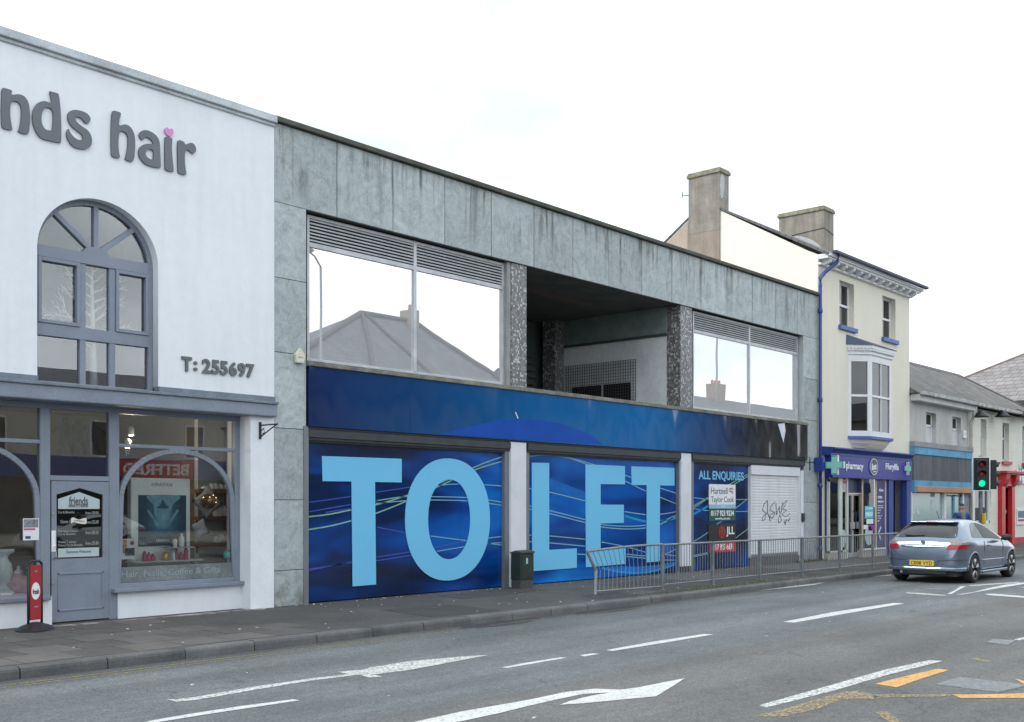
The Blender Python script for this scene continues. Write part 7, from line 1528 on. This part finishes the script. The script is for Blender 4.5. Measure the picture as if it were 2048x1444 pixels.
def make_car(label, paint, body_name='parked'):
    t = thing('hatchback_car', label, 'car')
    tmp = car_body().build('body_tmp', paint, None, smooth=True, sub=1, local=True)
    cutters = []
    for wx_ in (.80, 3.41):
        for s_ in (-1, 1):
            c = MB().lathe([(.345, -.16), (.345, .25)], (wx_, s_ * .80 + (-.05 if s_ > 0 else .05 - .09), .31), 32, 'y').build('cut', None, None, local=True); cutters.append(c)
            b = tmp.modifiers.new('b', 'BOOLEAN'); b.operation = 'DIFFERENCE'; b.object = c; b.solver = "EXACT"; b.use_self = True
    me = realise(tmp); bpy.data.objects.remove(tmp)
    for c in cutters: bpy.data.objects.remove(c)
    for p in me.polygons: p.use_smooth = True
    try: me.shade_smooth_by_angle
    except Exception: pass
    me.materials.clear(); me.materials.append(paint); body = bpy.data.objects.new('body', me); COL.objects.link(body); body.parent = t
    es = body.modifiers.new('edge', 'EDGE_SPLIT'); es.split_angle = math.radians(50)
    def patch(name, grid, m, off=.006, parent=t):
        """grid of points laid on the body by a shrinkwrap"""
        r, c = len(grid), len(grid[0]); mb = MB(); mb.v = [p for row in grid for p in row]; mb.f = [(i * c + j, i * c + j + 1, (i + 1) * c + j + 1, (i + 1) * c + j) for i in range(r - 1) for j in range(c - 1)]
        o = mb.build(name + '_tmp', m, None, smooth=True, local=True); sw = o.modifiers.new('s', 'SHRINKWRAP'); sw.target = body; sw.offset = off; sw.wrap_mode = 'ABOVE_SURFACE'
        me_ = realise(o); bpy.data.objects.remove(o); me_.name = name
        o = bpy.data.objects.new(name, me_); COL.objects.link(o); o.parent = parent
        return o
    # rear screen
    g_ = []
    for i in range(9):
        f = i / 8; x = lerp(.16, .62, f); zt = prof(TOP, x); wd_ = lerp(.70, .585, f) - (.05 if i in (0, 8) else 0)
        g_.append([(x, lerp(-wd_, wd_, j / 14), zt) for j in range(15)])
    rs = patch('rear_window', g_, GLC, .005)
    MB().tube([(.19, .02, 1.045), (.18, .25, 1.035), (.20, .45, 1.05)], .014, 6).build('wiper', BLKP, rs, local=True)
    # spoiler lip and third brake light
    MB().prismz([(.64, -.55), (.59, -.48), (.565, 0), (.59, .48), (.64, .55), (.86, .52), (.86, -.52)], 1.318, 1.348).build('spoiler', paint, t, bev=.01, local=True)
    MB().box(.562, .60, -.12, .12, 1.325, 1.342).build('brake_light', mat('dark_red_lamp', (.12, .005, .01), .3), t, local=True)
    # windscreen
    g_ = []
    for i in range(8):
        f = i / 7; x = lerp(2.12, 3.02, f); zt = prof(TOP, x); wd_ = lerp(.53, .68, f); g_.append([(x, lerp(-wd_, wd_, j / 12), zt + .02) for j in range(13)])
    patch('windscreen', g_, GLC, .004)
    # side glass: rear quarter and door
    for s_ in (-1, 1):
        for nm, xa_, xb_, m_ in (('quarter_window', .80, 1.46, GLC2), ('door_window', 1.51, 2.78, GLD)):
            g_ = []; n_ = 18
            for i in range(n_ + 1):
                x = lerp(xa_, xb_, i / n_); lo = prof(BEL, x) + .035
                if nm == 'quarter_window': hi = lo + .01 + (prof(TOP, x) - .085 - lo) * min(1, math.sin(min(1, (x - xa_ + .02) / .62) * math.pi / 2) ** .9)
                else: hi = prof(TOP, x) - lerp(.085, .13, (x - 1.5) / 1.3)
                hi = max(hi, lo + .012); g_.append([(x, s_ * (car_y(x, lerp(lo, hi, j / 6)) + .01), lerp(lo, hi, j / 6)) for j in range(7)])
            patch(nm, g_, m_, .005)
        # door lines
        for x_ in (1.44, 2.78):
            P3 = [(x_ + (.10 * ((.9 - z) ** 2) * (-1 if x_ < 2 else .6)), s_ * (car_y(x_, z) + .002), z) for z in [.30 + .06 * k for k in range(11)]]
            MB().tube(P3, .004, 4).build('door_gap', BLKP, t, local=True)
        P3 = [(x, s_ * (car_y(x, .48) + .004), .48 - .01 * (x - 2)) for x in [1.22 + .12 * k for k in range(15)]]; MB().tube(P3, .016, 6).build('side_moulding', paint, t, smooth=True, local=True)
        # tail lamp wraps the corner: clear top, red bottom
        for nm, z0, z1, m_, sc_ in (('tail_light', .745, .86, REDL, 1.0), ('reversing_light', .86, .965, CLRL, .9)):
            g_ = []
            for i in range(9):
                f = i / 8
                row = []
                for j in range(7):
                    z = lerp(z0, z1, j / 6)
                    xr = car_x_rear(z)
                    if f < .5: y = lerp(.50 + (z - .72) * .35, .83, f / .5); x = xr - .03 + .05 * (f / .5) ** 2
                    else: y = lerp(.83, .93, (f - .5) / .5); x = lerp(xr + .02, .34 + (z - .72) * .60, (f - .5) / .5)
                    row.append((x, s_ * y, z))
                g_.append(row)
            patch(nm, g_, m_, .008)
        # mirror
        MB().lathe([(.001, -.10), (.06, -.09), (.085, -.02), (.08, .06), (.05, .10), (.001, .11)], (0, 0, 0), 12, 'y')
        mm = MB(); mm.lathe([(.001, -.11), (.05, -.10), (.075, -.02), (.07, .06), (.04, .10), (.001, .11)], (2.62, s_ * .985, .965), 12, 'y').tube([(2.64, s_ * .86, .92), (2.63, s_ * .93, .94)], .03, 6)
        mm.build('wing_mirror', paint if s_ > 2 else BLKP, t, smooth=True, local=True)
        MB().tube([(1.66, s_ * (car_y(1.66, .80) + .012), .80), (1.78, s_ * (car_y(1.78, .80) + .028), .80), (1.90, s_ * (car_y(1.9, .80) + .012), .795)], .014, 6).build('door_handle', paint, t, smooth=True, local=True)
        # sill
        MB().prismz([(1.18, s_ * .84), (1.25, s_ * .895), (3.0, s_ * .895), (3.06, s_ * .84)], .19, .255).build('side_skirt', paint, t, bev=.015, local=True)
        # arch lips
        for wx_ in (.80, 3.41):
            P3 = [(wx_ + .36 * math.cos(a_), s_ * (max(car_y(max(.02, min(4.2, wx_ + .36 * math.cos(a_))), max(.34, .31 + .36 * math.sin(a_))), .83) - .002), .31 + .36 * math.sin(a_)) for a_ in [math.radians(-5 + 190 * k / 20) for k in range(21)]]
            MB().tube(P3, .022, 6).build('wheel_arch', paint, t, smooth=True, local=True)
    # tailgate chrome strip, badge, seams, plate, bumper
    MB().tube([(.015 + .035 * (abs(y) / .5) ** 2, y, .80) for y in [(-.47 + .094 * k) for k in range(11)]], .02, 8).build('chrome_strip', chrome, t, smooth=True, local=True)
    MB().lathe([(.045, -.02), (.045, .0), (.02, .006)], (.048, 0, .90), 20, 'x').build('badge', chrome, t, local=True)
    sm_ = MB(); sm_.tube([(.018, y, .60 + .09 * (abs(y) / .5) ** 2) for y in [(-.52 + .104 * k) for k in range(11)]], .006, 5)
    for s_ in (-1, 1): sm_.tube([(-.002, s_ * .36, .50), (.0, s_ * .55, .51), (.03, s_ * .72, .515), (.12, s_ * .80, .52), (.40, s_ * .858, .52)], .006, 5)
    sm_.build('panel_gap', BLKP, t, local=True)
    bm_ = MB(); pts = [(.30, -.86), (.10, -.80), (.01, -.70), (-.035, -.40), (-.045, 0), (-.035, .40), (.01, .70), (.10, .80), (.30, .86), (.40, .80), (.40, -.80)]
    bm_.prismz(pts, .27, .36).build('rear_bumper_lip', paint, t, bev=.03, smooth=False, local=True)
    MB().prismz([(x + .02, y * .72) for x, y in pts], .20, .275).build('diffuser', BLKP, t, bev=.01, local=True)
    for s_ in (-1, 1): MB().box(-.035 + .04, .02, s_ * .58 - .10, s_ * .58 + .10, .295, .325).build('reflector', mat('dark_red_lamp', (.12, .005, .01)), t, local=True)
    MB().prismx([(-.36, .51), (.36, .51), (.30, .385), (-.30, .385)], -.02, .03).build('plate_recess', paint, t, local=True)
    npl = MB().box(-.052, -.02, -.262, .262, .385, .50).build('number_plate', mat('plate_yellow', (.72, .52, .04), .4, var=.02), t, local=True)
    text('lettering', 'CE08 VYD', -.235, .235, .402, .483, -.052, mat('plate_black', (.01, .01, .01), .5, var=0), npl, depth=.003, bold=.02, face='x', local=True)
    MB().tube([(.02, .45, .235), (-.04, .45, .235)], .035, 10).build('exhaust', chrome, t, local=True)
    MB().tube([(1.05, 0, 1.38), (.88, 0, 1.57)], .006, 5).build('aerial', BLKP, t, local=True)
    for s_ in (-1, 1):   # head lamps
        g_ = [[(lerp(3.80, 4.12, i / 6), s_ * (.84 - .20 * (i / 6)), lerp(.62, .74, j / 4)) for j in range(5)] for i in range(7)]; patch('headlight', g_, CLRL, .006)
    MB().box(.1, 3.9, -.70, .70, .16, .42).build('underbody', BLKP, t, local=True)
    # wheels
    for wx_ in (.80, 3.41):
        for s_ in (-1, 1):
            wh = thing('wheel', 'x', 'x'); del wh['label']; del wh['category']; wh.parent = t; wh.location = (wx_, s_ * .765, .315)
            MB().lathe([(.20, -.10), (.29, -.105), (.315, -.08), (.318, 0), (.315, .08), (.29, .105), (.20, .10), (.2, -.10)], (0, 0, 0), 32, 'y').build('tyre', TYRE, wh, smooth=True, local=True)
            rm_ = MB(); rm_.lathe([(.222, s_ * .098), (.215, s_ * .104), (.20, s_ * .09), (.195, s_ * -.02)], (0, 0, 0), 32, 'y')
            for k in range(5):
                for d_ in (-.12, .12):
                    a_ = 2 * math.pi * k / 5 + .3 + d_; a2 = 2 * math.pi * k / 5 + .3 + d_ * .4
                    rm_.tube([(.04 * math.cos(a2), s_ * .075, .04 * math.sin(a2)), (.12 * math.cos((a_ + a2) / 2), s_ * .088, .12 * math.sin((a_ + a2) / 2)), (.205 * math.cos(a_), s_ * .094, .205 * math.sin(a_))], .024, 6)
            rm_.lathe([(.055, s_ * .05), (.055, s_ * .09), (.03, s_ * .10), (.001, s_ * .10)], (0, 0, 0), 16, 'y'); rm_.build('rim', ALY, wh, smooth=True, local=True)
            MB().lathe([(.15, s_ * .02), (.15, s_ * .035), (.001, s_ * .035)], (0, 0, 0), 24, 'y').build('brake_disc', mat('disc_dark', (.05, .05, .052), .5, metal=.5), wh, smooth=False, local=True)
    return t
car = make_car('silver blue three door hatchback with yellow rear plate driving away', PAINT)
car.location = (23.80, -4.98, ZR + .002); car.rotation_euler.z = math.radians(.5)
car2 = copy_tree(car); car2['label'] = 'white hatchback parked across the street, reflected in the left salon window'; car2.location = (20.5, -21.8, ZR + .002); car2.rotation_euler.z = math.radians(182)
WPT = mat('white_car_paint', (.62, .63, .63), .3, coat=.8, var=0)
for ch in [o for o in bpy.data.objects if o.parent == car2]:
    for i, s_ in enumerate(ch.material_slots):
        if s_.material == PAINT: s_.link = 'OBJECT'; s_.material = WPT

# ================================================================== MAN ON THE PAVEMENT
def skin(name, pts, edges, m, parent, sub=2, root=0):
    me = bpy.data.meshes.new(name); me.from_pydata([p[0] for p in pts], edges, []); o = bpy.data.objects.new(name + '_tmp', me); COL.objects.link(o)
    o.modifiers.new('skin', 'SKIN'); 
    if not me.skin_vertices: bpy.context.view_layer.objects.active = o
    sv = me.skin_vertices[0].data if me.skin_vertices else None
    for i, p in enumerate(pts): sv[i].radius = p[1] if isinstance(p[1], tuple) else (p[1], p[1]); sv[i].use_root = (i == root)
    s_ = o.modifiers.new('s', 'SUBSURF'); s_.levels = sub; s_.render_levels = sub
    me2 = realise(o); bpy.data.objects.remove(o)
    for p in me2.polygons: p.use_smooth = True
    me2.materials.clear(); me2.materials.append(m); me2.name = name
    o = bpy.data.objects.new(name, me2); COL.objects.link(o); o.parent = parent; return o
man = thing('person', 'dark haired man in a blue jacket and grey shirt walking behind the silver hatchback', 'person')
SK = mat('skin', (.50, .27, .19), .55, var=.06, vs=10); JK = mat('blue_jacket', (.025, .07, .22), .8, var=.12, vs=8); SHR = mat('grey_shirt', (.16, .175, .17), .85, var=.1, vs=10); TRO = mat('dark_trousers', (.035, .038, .045), .85, var=.1); HR = mat('dark_hair', (.035, .025, .02), .7, var=.3, vs=30); SHO = mat('black_shoes', (.015, .015, .015), .5)
# local frame: faces -y, height 1.70
P = [((0, 0, .94), (.15, .10)), ((0, 0, 1.10), (.145, .10)), ((0, .0, 1.28), (.13, .08)), ((0, .01, 1.40), (.10, .06)), ((0, .01, 1.47), (.055, .055)), ((0, -.005, 1.54), (.052, .055)),
     ((-.17, .01, 1.39), .05), ((-.24, .02, 1.18), .047), ((-.255, -.03, .96), .038), ((-.25, -.07, .86), (.03, .02)), ((-.25, -.09, .79), (.034, .016)),
     ((.17, .01, 1.39), .05), ((.24, .04, 1.18), .047), ((.255, .03, .96), .038), ((.25, .0, .86), (.03, .02)), ((.25, -.02, .79), (.034, .016)),
     ((-.095, 0, .86), .088), ((-.10, -.07, .50), .060), ((-.10, .0, .10), .042), ((-.10, -.13, .04), (.042, .03)),
     ((.095, 0, .86), .088), ((.10, .07, .50), .060), ((.10, .22, .12), .042), ((.10, .12, .04), (.042, .03)),
     ((0, -.012, 1.60), (.082, .094)), ((0, -.008, 1.66), (.078, .092))]
E = [(0, 1), (1, 2), (2, 3), (3, 4), (4, 5), (3, 6), (6, 7), (7, 8), (8, 9), (9, 10), (3, 11), (11, 12), (12, 13), (13, 14), (14, 15), (0, 16), (16, 17), (17, 18), (18, 19), (0, 20), (20, 21), (21, 22), (22, 23), (5, 24), (24, 25)]
for s_, b in ((-1, 10), (1, 15)):   # fingers and thumb
    hx, hy, hz = P[b][0]
    for k in range(4):
        l = (.055, .068, .072, .06)[k]; i = len(P); yy = hy - .028 + k * .019
        P.append(((hx, yy, hz - .02), .010)); P.append(((hx - s_ * .006, yy - .004, hz - .02 - l * .55), .009)); P.append(((hx - s_ * .018, yy - .008, hz - .02 - l), .008)); E += [(b, i), (i, i + 1), (i + 1, i + 2)]
    i = len(P); P.append(((hx - s_ * .005, hy - .045, hz + .03), .011)); P.append(((hx - s_ * .012, hy - .062, hz - .01), .010)); E += [(b, i), (i, i + 1)]
bodyo = skin('body', P, E, SK, man)
# face: nose, brow, chin, ears
skin('nose', [((0, -.088, 1.625), .012), ((0, -.102, 1.60), .016), ((0, -.094, 1.59), .015)], [(0, 1), (1, 2)], SK, man, 1)
for s_ in (-1, 1):
    skin('ear', [((s_ * .074, .005, 1.62), (.012, .02)), ((s_ * .078, .005, 1.59), (.010, .016))], [(0, 1)], SK, man, 1)
    MB().lathe([(.001, -.012), (.012, 0), (.001, .012)], (s_ * .030, -.082, 1.625), 8).build('eye', mat('eye_dark', (.03, .02, .02), .3), man, local=True)
    MB().tube([(s_ * .014, -.092, 1.645), (s_ * .045, -.086, 1.648)], .005, 5).build('eyebrow', HR, man, local=True)
MB().tube([(-.022, -.088, 1.562), (0, -.093, 1.560), (.022, -.088, 1.562)], .006, 6).build('mouth', mat('lip', (.30, .12, .10), .5), man, local=True)
skin('hair', [((0, .025, 1.65), (.080, .078)), ((0, .012, 1.70), (.080, .088)), ((0, .0, 1.725), (.068, .082))], [(0, 1), (1, 2)], HR, man)
JP = [((0, .01, .92), (.17, .125)), ((0, .012, 1.10), (.165, .125)), ((0, .015, 1.28), (.19, .125)), ((0, .02, 1.41), (.15, .10)), ((-.185, .01, 1.39), .078), ((-.245, .02, 1.18), .064), ((-.26, -.03, .94), .052), ((.185, .01, 1.39), .078), ((.245, .04, 1.18), .064), ((.26, .03, .94), .052)]
skin('jacket', JP, [(0, 1), (1, 2), (2, 3), (3, 4), (4, 5), (5, 6), (3, 7), (7, 8), (8, 9)], JK, man, root=1)
skin('shirt', [((0, -.045, .95), (.09, .105)), ((0, -.05, 1.15), (.085, .105)), ((0, -.055, 1.32), (.078, .098)), ((0, -.035, 1.42), (.10, .075)), ((0, -.012, 1.475), (.07, .066))], [(0, 1), (1, 2), (2, 3), (3, 4)], SHR, man)
skin('trousers', [((0, 0, .93), (.165, .115)), ((-.095, 0, .86), .10), ((-.10, -.07, .50), .078), ((-.10, .0, .10), .06), ((.095, 0, .86), .10), ((.10, .07, .50), .078), ((.10, .22, .12), .06)], [(0, 1), (1, 2), (2, 3), (0, 4), (4, 5), (5, 6)], TRO, man)
for s_, y0, y1 in ((-1, .03, -.15), (1, .25, .10)): skin('shoe', [((s_ * .10, y0, .045), (.05, .045)), ((s_ * .10, y1, .035), (.045, .033))], [(0, 1)], SHO, man, 1)
man.location = (33.75, -2.42, -.02); man.scale = (1, 1, .965); man.rotation_euler.z = math.radians(-45)
